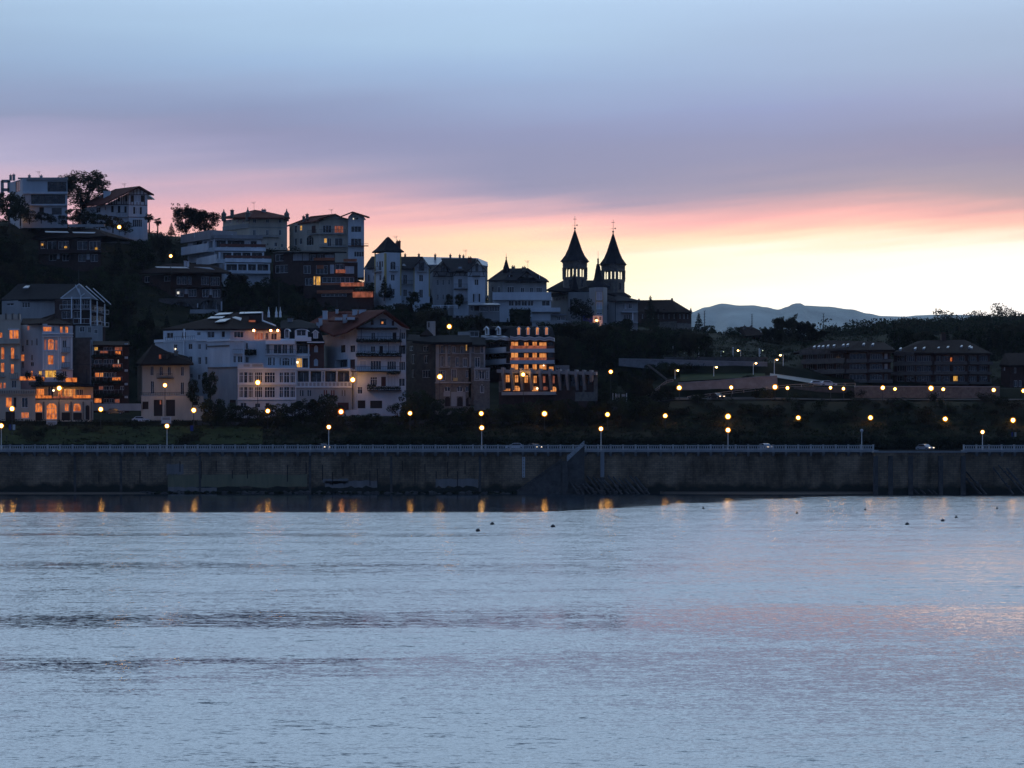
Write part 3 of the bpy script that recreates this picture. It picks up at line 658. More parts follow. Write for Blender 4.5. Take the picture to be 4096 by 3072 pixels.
# balustrade: bays of pierced panels between posts
BAY = 50.2*500/F
S()
def balustrade(px0, px1, label):
    T = Thing('balustrade', label, 'balustrade', (px0+px1)/2, 1800, 500.3)
    x0 = (px0-CX)*500.3/F; x1 = (px1-CX)*500.3/F; n = round((x1-x0)/BAY); w = (x1-x0)/n
    pm = MB('railing_paint'); y0, y1 = 500.22, 500.34
    pm.box(0.16, w-0.16, y0, y1, 9.52, 9.68); pm.box(0.16, w-0.16, y0-.04, y1+.04, 10.38, 10.52)
    k = 5; c = (w-0.32)/k
    for i in range(k):
        cx = 0.16+c*(i+.5); ring = [(cx+c*.42*math.cos(t), 10.03+0.33*math.sin(t)) for t in [2*math.pi*j/10 for j in range(10)]]
        for a, b in zip(ring, ring[1:]+ring[:1]): pm.beam((a[0], 500.28, a[1]), (b[0], 500.28, b[1]), 0.075)
        pm.box(cx-c/2-0.03, cx-c/2+0.03, y0+.02, y1-.02, 9.68, 10.38)
    me = pm.mesh('panel')
    qm = MB('railing_paint'); qm.box(-0.15, 0.15, 500.1, 500.45, 9.47, 10.56); qm.box(-0.2, 0.2, 500.05, 500.5, 10.56, 10.64)
    qe = qm.mesh('post')
    km = MB('grey'); km.hexa([(-0.22,499.38,8.95),(0.22,499.38,8.95),(0.22,499.38,9.44),(-0.22,499.38,9.44)],[(-0.22,499.99,8.1),(0.22,499.99,8.1),(0.22,499.99,9.44),(-0.22,499.99,9.44)])
    ke = km.mesh('bracket')
    for i in range(n+1):
        for nm, dat in (('panel', me), ('post', qe), ('bracket', ke)):
            if nm == 'panel' and i == n: continue
            o = bpy.data.objects.new(nm, dat); COL.objects.link(o); o.parent = T.o; o.location = (x0+w*i-T.org.x, -T.org.y, -T.org.z)
    return T
balustrade(-160, 3493, 'long white pierced balustrade along the promenade')
balustrade(3855, 4360, 'short white balustrade beyond the gap, at the right end')
# arched recess band below the coping, cut as shallow arches
mb = MB('darkstone')
for seg in ((-160, 3493), (3855, 4360)):
    x0 = (seg[0]-CX)*500/F; x1 = (seg[1]-CX)*500/F; n = round((x1-x0)/BAY); w = (x1-x0)/n
    for i in range(n):
        xa = x0+w*i+0.24; xb = x0+w*(i+1)-0.24; c = (xa+xb)/2; h = (xb-xa)/2
        ring = [(xa, 8.15), (xa, 9.0), (xb, 9.0), (xb, 8.15)]+[(c+h*math.cos(t), 8.15+0.62*math.sin(t)) for t in [math.pi*j/8 for j in range(1, 8)]]
        mb.hexa([(x, 499.55, z) for x, z in ring], [(x, 499.99, z) for x, z in ring], 'darkstone')
W.part('arcade', mb)
# low parapet of the terrace where the balustrade stops
S()
mb = MB('darkstone'); a = P(3493,1812,499); b = P(3853,1822,499); mb.box(a.x, b.x, 496.5, 499.3, -1.5, 8.9, 'seawall'); mb.box(a.x-.3, b.x+.3, 496.3, 499.38, 8.9, 9.2, 'grey')
for px in (3500, 3560, 3640, 3760, 3850):
    x = (px-CX)*497/F; mb.box(x-0.5, x+0.5, 496.0, 496.5, -1, 8.2, 'darkstone')
solo('bastion', mb, 'low dark stone terrace projecting where the balustrade stops', 'wall')
# staircase up the wall
S(1300,1650,1.58)
T = Thing('beach_staircase', 'stone staircase climbing the sea wall to the promenade', 'staircase', 1450, 515, 499)
def stair(x0, y0, x1, y1, Ya, Yb, mat, nm):
    a = P(x0, y0, Ya); b = P(x1, y1, Ya); n = 18; mb = MB(mat)
    for i in range(n):
        xa = a.x+(b.x-a.x)*i/n; xb = a.x+(b.x-a.x)*(i+1)/n; zt = a.z+(b.z-a.z)*(i+1)/n
        mb.box(xa, xb, Ya, Yb, -1.2, zt)
    T.part(nm, mb)
stair(1215,505,1500,308,498.2,499.9,'darkstone','lower_flight')
stair(1535,310,1640,210,498.2,499.35,'darkstone','upper_flight')
mb = MB('darkstone'); a = P(1500,308,498.1); b = P(1535,310,498.1); mb.box(a.x, b.x, 497.6, 499.85, -1.2, a.z); mb.box(b.x-.1, P(1640,0,498).x, 499.4, 499.9, -1, 8.5, 'concrete'); T.part('landing', mb)
mb = MB('grey'); a = P(1215,500,498.1); b = P(1500,300,498.1)
mb.hexa([(a.x,498.0,a.z),(b.x,498.0,b.z),(b.x,498.0,b.z+.35),(a.x,498.0,a.z+.35)],[(a.x,498.18,a.z),(b.x,498.18,b.z),(b.x,498.18,b.z+.35),(a.x,498.18,a.z+.35)],'darkstone'); T.part('kerb', mb)
mb = MB('railing_paint'); a = P(1530,308,498.1); b = P(1638,208,498.1)
mb.beam((a.x,498.1,a.z+0.95),(b.x,498.1,b.z+0.95),0.14); mb.beam((a.x,498.1,a.z+0.1),(b.x,498.1,b.z+0.1),0.14)
for i in range(19):
    t = i/18; x = a.x+(b.x-a.x)*t; z = a.z+(b.z-a.z)*t; mb.box(x-0.05, x+0.05, 498.05, 498.15, z, z+0.95)
for i in range(9):
    t = (i+.5)/9; x = a.x+(b.x-a.x)*t; z = a.z+(b.z-a.z)*t; mb.box(x-0.2, x+0.2, 498.07, 498.13, z+.35, z+0.7)
T.part('railing', mb)
mb = MB('concrete'); a = P(1740,0,499.5); b = P(1765,0,499.5); mb.box(a.x, b.x, 499.0, 499.99, 3.6, 9.0); mb.box(a.x, b.x, 499.0, 499.99, -1, 3.5, 'darkstone'); solo('wall_buttress', mb, 'narrow concrete buttress under the promenade lamp beside the staircase', 'buttress')
# slanting breakwater ribs
nrib = [0]
def ribs(lst, c, group):
    k = 0
    for (x0, y0, x1, y1) in lst:
        k += 1; a = P(x0, y0, 499.3); b = P(x1, y1, 496.0); mb = MB('darkstone')
        w = random.uniform(0.22, 0.42); a = a+Vector((0,0,0)); 
        mb.beam(a, (b.x, b.y, b.z-0.6), w)
        for q in range(3):
            t = random.uniform(.2, .9); p = a.lerp(b, t); mb.sphere(p-Vector((0,0,.1)), random.uniform(.25,.45), 7, 'darkstone', 0.7)
        solo('breakwater_rib', mb, c % ('first second third fourth fifth sixth seventh eighth ninth tenth eleventh twelfth thirteenth fourteenth fifteenth sixteenth'.split()[k-1]), 'breakwater', group, org=a.to_tuple())
ribs([(1520+i*34+random.uniform(-6,6), 400+(i%4)*7, 1620+i*34+random.uniform(-8,8), 517) for i in range(14)], 'slanting dark stone rib by the beach staircase, %s from the left', 'slanting ribs by the staircase')
S(2600,1650,1.4786)
ribs([(1420,322,1590,468),(1470,335,1630,468),(1512,338,1672,465),(1560,360,1700,470)], 'slanting rib on the bastion wall, %s from the left', 'ribs on the bastion wall')
ribs([(1840,360,1960,470),(1870,350,1990,470),(2030,325,2150,468),(2060,310,2210,460),(2110,330,2230,450)], 'slanting rib at the far right of the sea wall, %s from the left', 'ribs at the right end of the sea wall')
# beach strip and algae rocks at the wall foot
def strip(name, px0, px1, Yf, z, mat, label, kind='structure'):
    mb = MB(mat); n = 40; f = []; 
    for i in range(n+1):
        px = px0+(px1-px0)*i/n; e = math.sin(math.pi*i/n)**0.5; f.append(((px-CX)*500/F, 499.9-(500-Yf)*e*(1+0.25*mnoise.noise(Vector((i*.4,0,0))))))
    for a, b in zip(f, f[1:]):
        mb.poly([(a[0],a[1],-0.03),(b[0],b[1],-0.03),(b[0],499.99,z),(a[0],499.99,z)])
    solo(name, mb, label, kind=kind)
strip('beach_sand', 2640, 3520, 492, 0.5, 'sand', 'thin strip of wet sand at the foot of the wall')
strip('beach_sand', -200, 640, 493, 0.4, 'sand', 'thin strip of wet sand at the left end of the wall')
def rocks(px0, px1, n, label):
    mb = MB('leafdark')
    for i in range(n):
        px = random.uniform(px0, px1); r = random.uniform(.3, .9); mb.sphere(((px-CX)*499/F, random.uniform(498.2, 499.9), random.uniform(-.2, .3)), r, 7, random.choice(['leafdark','darkstone']), 0.6)
    solo('weedy_rocks', mb, label, 'rocks', kind='stuff')
rocks(560, 2250, 420, 'low weed covered rocks along the wall foot')
# mooring buoys
def buoy(px, py, nm, lab):
    Y = CZ*F/(py-HY); p = P(px, py, Y); mb = MB('darkstone')
    mb.sphere((p.x, p.y, 0.06), 0.26 if py > 2080 else 0.2, 12, 'iron', 0.85); mb.cyl((p.x,p.y,.24),(p.x,p.y,.34),.05,.05,6,'iron')
    solo('mooring_buoy', mb, lab, 'buoy', 'small dark buoys floating in the bay', org=(p.x,p.y,0), smooth=True)
S()
for i, (a, b, l) in enumerate([(1912,2125,'nearest to the camera in the group of three below the staircase'),(1969,2098,'farthest of the three in mid bay'),(2212,2108,'right hand one of the three in mid bay'),
    (2814,2035,'right of centre near the smooth water'),(3188,2054,'tiny one left of the right group'),(3462,2040,'below the end of the balustrade'),(3771,2085,'largest of the right hand group'),(3989,2035,'far right near the wall'),(3629,2099,'tiny one lowest in the right group'),(3825,2071,'tiny one beside the largest right hand buoy')]):
    buoy(a, b, i, 'small dark mooring buoy, '+l)
# ================================================================== houses on the skyline
def trims(T, fc, rects, mat, out=0.08, name='trim', back=-0.02):
    mb = MB(mat)
    for x0, y0, x1, y1 in rects:
        u0, za = fc.uz(x0, y0); u1, zb = fc.uz(x1, y1); mb.fbox(fc, u0, zb, u1, za, out, back)
    return T.part(name, mb)
def beams(T, name, segs, w, mat, parent=None):
    mb = MB(mat)
    for a, b in segs: mb.beam(P(*a), P(*b), w)
    return T.part(name, mb, parent)
S(0,600,2.765)
T = Thing('flat_roofed_house', 'white modern flat roofed house with wide dark glazing at the left end of the skyline', 'house', 430, 775, 740)
f = T.block([(105,751),(250,740),(745,740)], 318, 775, 'dullwhite', 11, [(1,525,350,737,464,'d',3),(1,345,492,722,600,'d',4),(1,572,640,682,715,'d'),(1,435,633,485,700,'g'),(0,172,350,222,455,'d')], frame='wood')
T.plate('fascia', f[1], 300, 306, 752, 334, 0.6, -0.01, 'concrete'); T.plate('terrace_slab', f[1], 255, 464, 750, 488, 0.9, 0.01, 'white'); T.plate('terrace_slab', f[1], 330, 600, 748, 617, 0.9, 0.01, 'white')
T.chimney(118, 280, 318, 24, 748); T.chimney(153, 272, 318, 26, 748); T.chimney(325, 280, 318, 24, 746); T.chimney(456, 284, 318, 26, 746); T.plate('parapet', f[1], 190, 300, 300, 318, -1.0, -1.3, 'concrete')
T.antenna(432, 238, 318, 744)
beams(T, 'pergola', [((25,340,752),(25,520,752)),((20,345,752),(110,345,752)),((30,440,752),(105,440,752)),((100,345,752),(100,470,752))], 0.9, 'concrete')
T = Thing('half_timbered_house', 'white half timbered house with dark shutters and broad tiled roof, beside the palms', 'house', 1420, 910, 735)
f = T.block([(890,753),(1150,738),(1425,736)], 592, 905, 'white', 14, [(1,1228,618,1256,688,'s'),(1,1302,618,1330,692,'s'),(1,1374,622,1400,694,'s'),(0,1060,640,1110,690,'d')])
T.gable(f[1], [(1165,606),(1425,606),(1425,472)], 13); T.timbers(f[1], [(1150,603,1425,603),(1150,735,1425,740),(1205,603,1205,575),(1235,603,1235,560),(1265,603,1265,548),(1290,603,1290,535),(1345,603,1345,505),(1370,603,1370,495),(1395,603,1395,490),(1165,625,1165,665)])
T.plate('shutter', f[1], 1303, 520, 1326, 568, 0.06, 0.01, 'wood'); T.plate('shutter', f[1], 1386, 512, 1408, 568, 0.06, 0.01, 'wood'); T.balcony(f[1], 1300, 1415, 696, 742, 1.0, 'white')
f = T.block([(1425,734.5),(1632,734.5)], 492, 912, 'white', 16, [(0,1482,500,1556,573,'w'),(0,1497,632,1545,708,'w'),(0,1463,768,1572,852,'d',4)])
T.gable(f[0], [(1425,493),(1425,462),(1545,410),(1632,486),(1632,493)], 15)
for x0, x1, y0, y1 in ((1450,1481,502,574),(1557,1593,502,574),(1474,1496,630,706),(1546,1568,632,710)): T.plate('shutter', f[0], x0, y0, x1, y1, 0.07, 0.01, 'wood')
T.timbers(f[0], [(1425,607,1632,612),(1425,742,1632,745),(1448,492,1448,607),(1598,492,1598,607),(1425,495,1632,495),(1480,495,1480,445),(1515,495,1515,425),(1550,495,1550,420),(1590,495,1590,455),(1478,575,1478,607),(1515,575,1515,607),(1550,575,1550,607)])
T.slabs('roof', [[(1545,397,732.5),(1130,600,733),(880,606,753),(1275,430,750)],[(1545,397,732.5),(1275,430,750),(1520,470,750),(1704,489,732.5)]], 'tile', .45)
T.chimney(1185, 458, 520, 70, 744, 'white', 2.0); T.chimney(1108, 508, 555, 26, 748, 'white'); T.antenna(1379, 372, 425, 742)
T = Thing('brick_chalet', 'dark low chalet with long tiled roof and two window rows below the flat roofed house', 'house', 780, 1245, 696)
f = T.block([(425,704),(1120,696)], 975, 1245, 'darkbrick', 12, [(0,450,1010,500,1090,'d'),(0,520,1010,625,1095,'d',1),(0,645,1010,762,1096,'d',2),(0,855,1010,968,1100,'d',1),(0,985,1010,1110,1102,'d',2),(0,540,1158,622,1222,'d',1),(0,690,1150,762,1226,'d',1),(0,865,1155,947,1232,'d',1),(0,1003,1155,1082,1234,'d',1),(0,628,1150,660,1205,'w'),(0,775,1010,850,1095,'s'),(0,775,1150,820,1215,'s'),(0,955,1150,995,1210,'w')])
T.hip(f[0], 400, 1175, 968, 13, 470, 1050, 866, 1.2, 'darktile'); T.balcony(f[0], 440, 1200, 1105, 1130, 1.6, 'darkbrick', 'wood')
T.slabs('skylight_strip', [[(495,897,699),(745,900,699),(765,914,698),(505,909,698)],[(800,904,699),(1055,907,699),(1080,922,698),(812,916,698)]], 'zinc', .1)
T.plate('lit_lamp', f[0], 462, 1035, 478, 1058, .3, .05, 'lityellow'); T.plate('lit_lamp', f[0], 718, 1066, 742, 1084, .3, .05, 'lityellow'); T.plate('lit_lamp', f[0], 1055, 1080, 1078, 1102, .3, .05, 'lityellow')
T = Thing('garden_wall', 'low grey garden wall with picket top below the half timbered house', 'wall', 1370, 1030, 712)
fc = Face(1120,712,1640,716); T.plate('wall', fc, 1120, 1010, 1640, 1040, .2, -.4, 'darkstone'); mb = MB('grey'); 
for i in range(44): 
    u, z = fc.uz(1122+i*11.8, 985); u2, z2 = fc.uz(1122+i*11.8, 1010); mb.fbox(fc, u, z2, u+.14, z, .15, .05)
T.part('pickets', mb)
T = Thing('garden_wall', 'short whitish garden wall above the roof of the dark chalet', 'wall', 950, 850, 722); fc = Face(760,722,1180,722); T.plate('wall', fc, 760, 822, 1160, 852, .2, -.5, 'grey')
# ---- ctx B
S(700,700,2.765)
T = Thing('pinnacled_villa', 'square stuccoed villa with corner pinnacles under a low tiled hipped roof', 'house', 880, 800, 748)
ws = []
for x, w in ((598,26),(680,22),(740,24)): ws += [(0,x,495,x+w,530,'d')]
for x in (862,1005,1146): ws += [(1,x,486,x+36,530,'d'),(1,x,605,x+32,668,'d')]
ws += [(0,590,620,612,670,'d'),(1,1100,745,1130,790,'d'),(1,1170,760,1195,800,'d')]
f = T.block([(530,758),(822,747),(1240,749)], 464, 800, 'cream', 14, ws, drop=6)
T.slabs('roof', [[(506,470,759.5),(818,470,744.5),(885,384,755)],[(818,470,744.5),(1272,470,747),(1005,403,757),(885,384,755)],[(1272,470,747),(1250,455,766),(1005,403,757)]], 'tile', .5)
for fc in f: trims(T, fc, [(0,568,3000,586)] if 0 else [], 'grey')
trims(T, f[0], [(532,572,820,584)], 'grey', .25); trims(T, f[1], [(824,572,1238,586)], 'grey', .25)
for x, yt, Y in ((540,378,757),(805,357,746),(1235,375,748)):
    p = P(x, 470, Y); z1 = P(x, yt, Y).z; h = z1-p.z; mb = MB('stone'); mb.lathe((p.x,Y,p.z-1.2), [(.75,0),(.75,1.2),(.85,1.25),(.8,1.2+h*.35),(.95,1.2+h*.4),(.5,1.2+h*.6),(.22,1.2+h*.75),(.12,1.2+h)], 8); T.part('pinnacle', mb)
T.chimney(632, 388, 450, 34, 752, 'stone', 1.6); T.chimney(982, 384, 410, 46, 756, 'concrete', 1.6); T.antenna(874, 300, 388, 754); T.balcony(f[1], 930, 1150, 665, 690, 1.0, 'grey')
mb = MB('tile'); T = Thing('towered_villa', 'large pale villa with overhanging tiled roofs and square right hand tower, one window lit', 'house', 1700, 830, 741)
f = T.block([(1265,753),(1594,742)], 505, 830, 'cream', 12, [(0,1320,560,1348,640,'d'),(0,1380,560,1404,612,'y'),(0,1320,700,1345,780,'d'),(0,1375,698,1405,765,'d'),(0,1452,672,1532,775,'^d',2)], drop=5)
f2 = T.block([(1594,741),(1915,741)], 480, 850, 'cream', 12, [(0,1634,555,1730,640,'d',2),(0,1764,560,1862,640,'m',2),(0,1648,698,1680,752,'y'),(0,1684,698,1728,790,'d'),(0,1766,698,1856,785,'d',1)], drop=5)
T.gable(f2[0], [(1594,482),(1594,478),(1775,436),(1850,466),(1915,482)], 11)
T.plate('door', f[0], 1512, 562, 1555, 640, .02, -.1, 'redwood'); T.balcony(f[0], 1490, 1594, 615, 655, 1.0, 'grey'); T.balcony(f2[0], 1594, 1890, 605, 658, 1.2, 'grey'); T.balcony(f2[0], 1594, 1900, 775, 800, 1.2, 'grey')
f3 = T.block([(1915,738),(2092,738)], 462, 960, 'white', 11, [(0,1965,468,2028,496,'d',1),(0,1946,566,2060,632,'d',2),(0,1944,702,2062,782,'d',2),(0,1980,845,2095,905,'d',3)], drop=5)
T.gable(f3[0], [(1915,463),(1965,412),(2092,463)], 10); T.plate('lit_lamp', f3[0], 1968, 478, 1980, 490, .05, -.2, 'litwhite')
T.slabs('roof', [[(1240,556,755),(1600,497,739.5),(1775,428,746),(1500,456,752)],[(1775,428,739),(1585,482,739),(1560,480,753),(1775,428,753)],[(1775,428,739),(1775,428,753),(1850,470,753),(1850,466,739)],[(1965,402,735.5),(1822,458,735.5),(1822,458,750),(1965,402,750)],[(1965,402,735.5),(1965,402,750),(2130,462,750),(2153,462,735.5)]], 'tile', .45)
T.chimney(1424, 458, 500, 30, 750, 'stone'); T.chimney(1462, 434, 475, 32, 750, 'stone'); T.antenna(1732, 380, 432, 746)
T.balcony(f3[0], 1915, 2140, 758, 790, 1.2, 'tile'); 
T = Thing('terraced_white_flats', 'white flats stepped in three balcony floors below the pinnacled villa', 'apartments', 650, 1095, 705)
f = T.block([(140,722),(430,708),(955,710)], 700, 830, 'white', 12, [(0,195,735,300,800,'o'),(0,320,735,355,800,'o'),(0,375,735,415,800,'o'),(1,445,722,562,800,'o'),(1,582,722,768,800,'o'),(1,775,735,826,808,'w'),(1,838,728,904,800,'o')], drop=3)
for a, b, c, d in ((100,665,430,705),): T.plate('roof_slab', f[0], a, b, c, d, 1.2, -8, 'concrete')
T.plate('roof_slab', f[1], 430, 664, 968, 712, 1.6, -8, 'concrete')
for fc, a, c in ((f[0],150,440),(f[1],440,1002)): T.balcony(fc, a, c, 805, 850, 2.6, 'white', solid=True)
T.plate('parapet_glass', f[1], 495, 768, 1000, 806, 2.55, 2.45, 'brick')
f = T.block([(300,717),(490,704),(985,706)], 850, 960, 'white', 12, [(0,315,860,420,925,'o'),(0,440,860,480,925,'o')]+[(1,a,857,b,930,'o') for a, b in ((505,625),(642,732),(746,836),(850,966))], drop=3)
for fc, a, c in ((f[0],320,550),(f[1],550,1062)): T.balcony(fc, a, c, 928, 975, 2.6, 'white', solid=True)
T.plate('parapet_glass', f[1], 550, 895, 1060, 930, 2.55, 2.45, 'brick')
f = T.block([(480,713),(548,700),(1050,702)], 975, 1090, 'white', 12, [(1,a,985,b,1058,'o') for a, b in ((568,686),(700,792),(808,896),(912,1032))], drop=4)
T.balcony(f[1], 600, 1052, 1058, 1098, 2.0, 'white', solid=True); T.chimney(245, 640, 668, 60, 716, 'white'); T.chimney(625, 658, 672, 26, 712, 'white')
T = Thing('dark_terraced_flats', 'dark brown flats stepped down the slope with orange awnings, below the towered villa', 'apartments', 1600, 1340, 698)
f = T.block([(1085,708),(1290,703),(1770,702)], 860, 965, 'darkbrick', 10, [(1,1305,870,1405,945,'w',2),(1,1412,868,1480,945,'w',1),(1,1490,880,1560,945,'d'),(1,1575,880,1640,945,'d',1),(1,1655,880,1760,945,'w',2),(0,1110,880,1200,950,'d',1)], drop=3)
T.plate('awning', f[1], 1545, 920, 1772, 950, 1.6, 1.3, 'awning')
T.slabs('roof', [[(1075,858,709),(1295,850,700),(1900,850,700),(1850,835,712),(1150,840,714)]], 'darkslate', .4)
f = T.block([(1085,704),(1420,698),(2020,697)], 965, 1115, 'darkbrick', 10, [(1,1420,1000,1500,1090,'d',1),(1,1560,1000,1690,1095,'d',2),(1,1715,990,1760,1090,'w'),(1,1880,1008,1980,1090,'w',1),(1,1775,985,1870,1045,'d',1),(0,1110,1000,1250,1080,'d',2)], drop=3)
T.plate('awning', f[1], 1870, 932, 2016, 962, 1.4, 1.0, 'awning'); T.plate('awning', f[1], 1575, 1003, 1652, 1040, 1.4, 1.2, 'awning'); T.plate('awning', f[1], 1785, 1050, 1892, 1088, 1.6, 1.3, 'litdim')  # last awning emits, in place of the warm lamplight falling on it
f = T.block([(1420,693),(1985,692)], 1115, 1250, 'darkbrick', 10, [(0,1532,1118,1552,1215,'y'),(0,1560,1120,1610,1220,'y'),(0,1630,1130,1980,1190,'d',6),(0,1440,1140,1520,1220,'d',1)], drop=3)
T.plate('awning', f[0], 1843, 1196, 2098, 1236, 2.2, 1.8, 'litdim'); T.plate('awning', f[0], 1630, 1200, 1840, 1222, 2.0, 1.8, 'awning')  # first awning glows by itself to stand for lamplight on the canvas
f = T.block([(1570,688),(2200,684)], 1275, 1345, 'darkbrick', 6, [(0,1620,1315,1900,1340,'d',5)], drop=4)
T.plate('awning', f[0], 1580, 1278, 1978, 1308, 1.0, .6, 'awning'); T.plate('awning', f[0], 1980, 1296, 2200, 1354, 1.4, 1.0, 'litdim')  # right-hand awning has its lamplight put in as emission
T = Thing('arcaded_chalet', 'brown chalet with wide tiled roof and white skylight strips above an arched terrace', 'house', 100, 1345, 684)
f = T.block([(-365,694),(-45,685),(515,684)], 1088, 1350, 'darkbrick', 12, [(0,-337,1123,-282,1185,'d'),(0,-120,1118,-38,1172,'d',1),(1,20,1122,70,1210,'d',1),(1,75,1122,128,1212,'d',1),(1,140,1125,185,1210,'d',1),(1,288,1125,378,1216,'d',2),(1,393,1128,492,1222,'d',3),(1,10,1262,95,1345,'d',1),(1,148,1262,236,1345,'d',2),(1,300,1265,372,1350,'d',1),(1,380,1262,408,1325,'w'),(1,412,1265,500,1352,'d',2),(1,105,1262,140,1315,'w')])
T.slabs('roof', [[(-400,1082,694),(-50,1078,681),(0,975,690),(-130,990,696)],[(-50,1078,681),(625,1075,681),(395,990,692),(0,975,690)]], 'darktile', .45)
T.plate('lit_lamp', f[1], 24, 1290, 46, 1316, .1, -.1, 'litwhite'); T.slabs('skylight_strip', [[(-220,1012,683),(120,1015,683),(160,1030,682),(-200,1022,682)],[(210,1015,683),(385,1022,683),(440,1046,682),(400,1040,682)]], 'zinc', .12)
T.chimney(113, 950, 990, 24, 688, 'white'); T.chimney(143, 955, 995, 22, 688, 'white')
T.balcony(f[1], -45, 520, 1222, 1245, 1.2, 'darkbrick', 'wood')
f = T.block([(-180,676),(520,676)], 1365, 1500, 'darkstone', 6, [(0,245,1385,520,1500,'^o'),(0,-60,1400,200,1500,'^o')], drop=6)
T.plate('arch_trim', f[0], 508, 1400, 522, 1500, .3, .0, 'white'); T.plate('arch_trim', f[0], 246, 1420, 256, 1465, .3, .0, 'white')
S()
T = Thing('garden_terrace_wall', 'dim pale garden wall below the arches of the brown chalet', 'wall', 810, 1248, 664); fc = Face(760,664,875,664); T.plate('wall', fc, 760, 1238, 872, 1254, .2, -.4, 'grey')
# ---- ctx C
S(1400,850,2.765)
T = Thing('turret_house', 'white house with yellow quoins and a square turret under a steep slate cap', 'house', 520, 930, 684)
f = T.block([(270,691),(392,684),(568,686)], 440, 930, 'white', 8, [(0,318,540,346,640,'d'),(0,322,690,345,755,'d'),(1,446,540,508,636,'^d',1),(1,452,684,498,756,'d',1),(1,448,842,498,915,'d',1)], drop=4)
c = P(420,437,690); R5 = 184/2.765*690/F
mb = MB('slate'); mb.lathe((c.x,690,c.z-.2), [(R5,0),(R5,.3),(R5*.72,P(0,388,690).z-c.z),(R5*.1,P(0,270,690).z-c.z),(.02,P(0,260,690).z-c.z)], 4, rot=R(-12)); T.part('turret_roof', mb)
trims(T, f[0], [(272,450,284,900),(378,450,392,900)], 'yellowtrim', .06, 'quoins'); trims(T, f[1], [(392,450,404,900),(553,450,567,920)], 'yellowtrim', .06, 'quoins')
T.balcony(f[1], 436, 526, 598, 656, .9, 'grey'); T.balcony(f[0], 272, 352, 605, 655, .8, 'grey')
T.plate('window_slit', f[0], 296, 545, 305, 600, .02, -.1, 'glass'); T.plate('window_slit', f[0], 356, 540, 365, 600, .02, -.1, 'glass')
f = T.block([(568,689),(704,689)], 620, 930, 'white', 9, [(0,586,688,634,792,'d',1),(0,586,850,632,930,'d',1)], drop=4); T.balcony(f[0], 570, 700, 752, 800, .9, 'grey')
f = T.block([(704,685),(882,685)], 618, 945, 'white', 10, [(0,762,688,810,765,'d',1),(0,764,850,808,945,'d',1)], drop=4)
T.gable(f[0], [(704,619),(800,500),(882,619)], 9.5); trims(T, f[0], [(704,600,714,930),(870,620,882,930)], 'yellowtrim', .06, 'quoins')
g = MB('glass'); u0, za = f[0].uz(760,552); u1, zb = f[0].uz(820,645); g.fbox(f[0], u0, zb, u1, za, .03, -.1); w = T.part('window', g); T.balcony(f[0], 740, 850, 606, 660, .9, 'grey')
T.slabs('roof', [[(800,486,683.5),(688,622,683.5),(688,622,696),(800,486,696)],[(800,486,683.5),(800,486,696),(895,618,696),(895,618,683.5)],[(568,618,687.5),(715,618,687.5),(800,487,697),(568,488,697)]], 'slate', .35)
T.slabs('skylight', [[(578,588,689),(620,590,689),(605,568,690),(582,568,690)]], 'zinc', .1)
f = T.block([(160,702),(280,696)], 600, 900, 'white', 9, [(0,194,690,216,765,'d'),(0,256,700,266,750,'d')], drop=5); T.slabs('roof', [[(150,622,703),(285,608,694),(285,485,702),(240,485,706)],[(150,622,703),(240,485,706),(200,540,712)]], 'slate', .3)
T.chimney(537, 318, 430, 44, 692, 'brick', 1.6); T.chimney(508, 342, 380, 20, 692, 'brick'); T.antenna(513, 262, 320, 692); T.chimney(610, 464, 490, 20, 698, 'stone')
T = Thing('long_grey_roofed_building', 'long building with grey roof and row of chimneys behind the turret house', 'building', 1150, 700, 712)
f = T.block([(790,714),(1522,712)], 578, 720, 'grey', 12, [(0,1440,600,1480,640,'d')], drop=6)
T.slabs('roof', [[(780,575,713),(1450,580,711),(1410,503,720),(800,490,722)],[(1450,580,711),(1526,590,711),(1522,548,716),(1410,503,720)]], 'zinc', .35)
for x, y in ((762,462),(942,466),(1110,470),(1214,473),(1255,478)): T.chimney(x, y, 500, 22, 719, 'stone')
T.antenna(1282, 415, 500, 719)
T = Thing('gabled_timber_villa', 'pale villa with two steep gables, a timbered upper band and dark balconies', 'house', 1210, 990, 683)
f0 = T.block([(915,686),(1145,686)], 655, 990, 'grey', 11, [(0,955,738,982,808,'d'),(0,1020,738,1044,805,'d'),(0,1086,738,1108,800,'d'),(0,955,905,982,968,'d'),(0,1020,902,1042,965,'d'),(0,1086,895,1108,945,'d')], drop=4)
f1 = T.block([(1145,684),(1302,684)], 655, 990, 'white', 11, [(0,1194,732,1240,832,'d',1),(0,1194,892,1240,975,'d',1)], drop=4)
f2 = T.block([(1302,681),(1496,681)], 655, 992, 'white', 11, [(0,1376,738,1422,805,'d',1),(0,1368,898,1436,990,'w',1)], drop=4)
T.gable(f0[0], [(915,656),(1018,550),(1135,656)], 9, 'grey'); T.gable(f2[0], [(1302,656),(1410,545),(1496,656)], 9)
T.timbers(f0[0], [(915,655,1145,655),(915,708,1145,708),(930,708,960,655),(990,708,960,655),(1060,708,1075,655),(1120,708,1100,655),(1135,655,1135,708)], .18, 'wood'); T.timbers(f1[0], [(1145,655,1302,655),(1145,700,1302,700),(1150,700,1180,655),(1215,655,1215,700),(1260,700,1285,655)], .18, 'wood'); T.timbers(f2[0], [(1302,655,1496,655),(1302,708,1496,708),(1320,708,1345,655),(1470,655,1485,708),(1345,600,1345,655),(1470,620,1470,655)], .18, 'wood')
for fc, r in ((f0[0],(1006,598,1045,652)),(f2[0],(1388,570,1420,650))): T.plate('window', fc, *r, .04, -.1, 'glass')
for r in ((1360,900,1374,990),(1424,900,1438,990)): T.plate('shutter', f2[0], *r, .07, .01, 'wood')
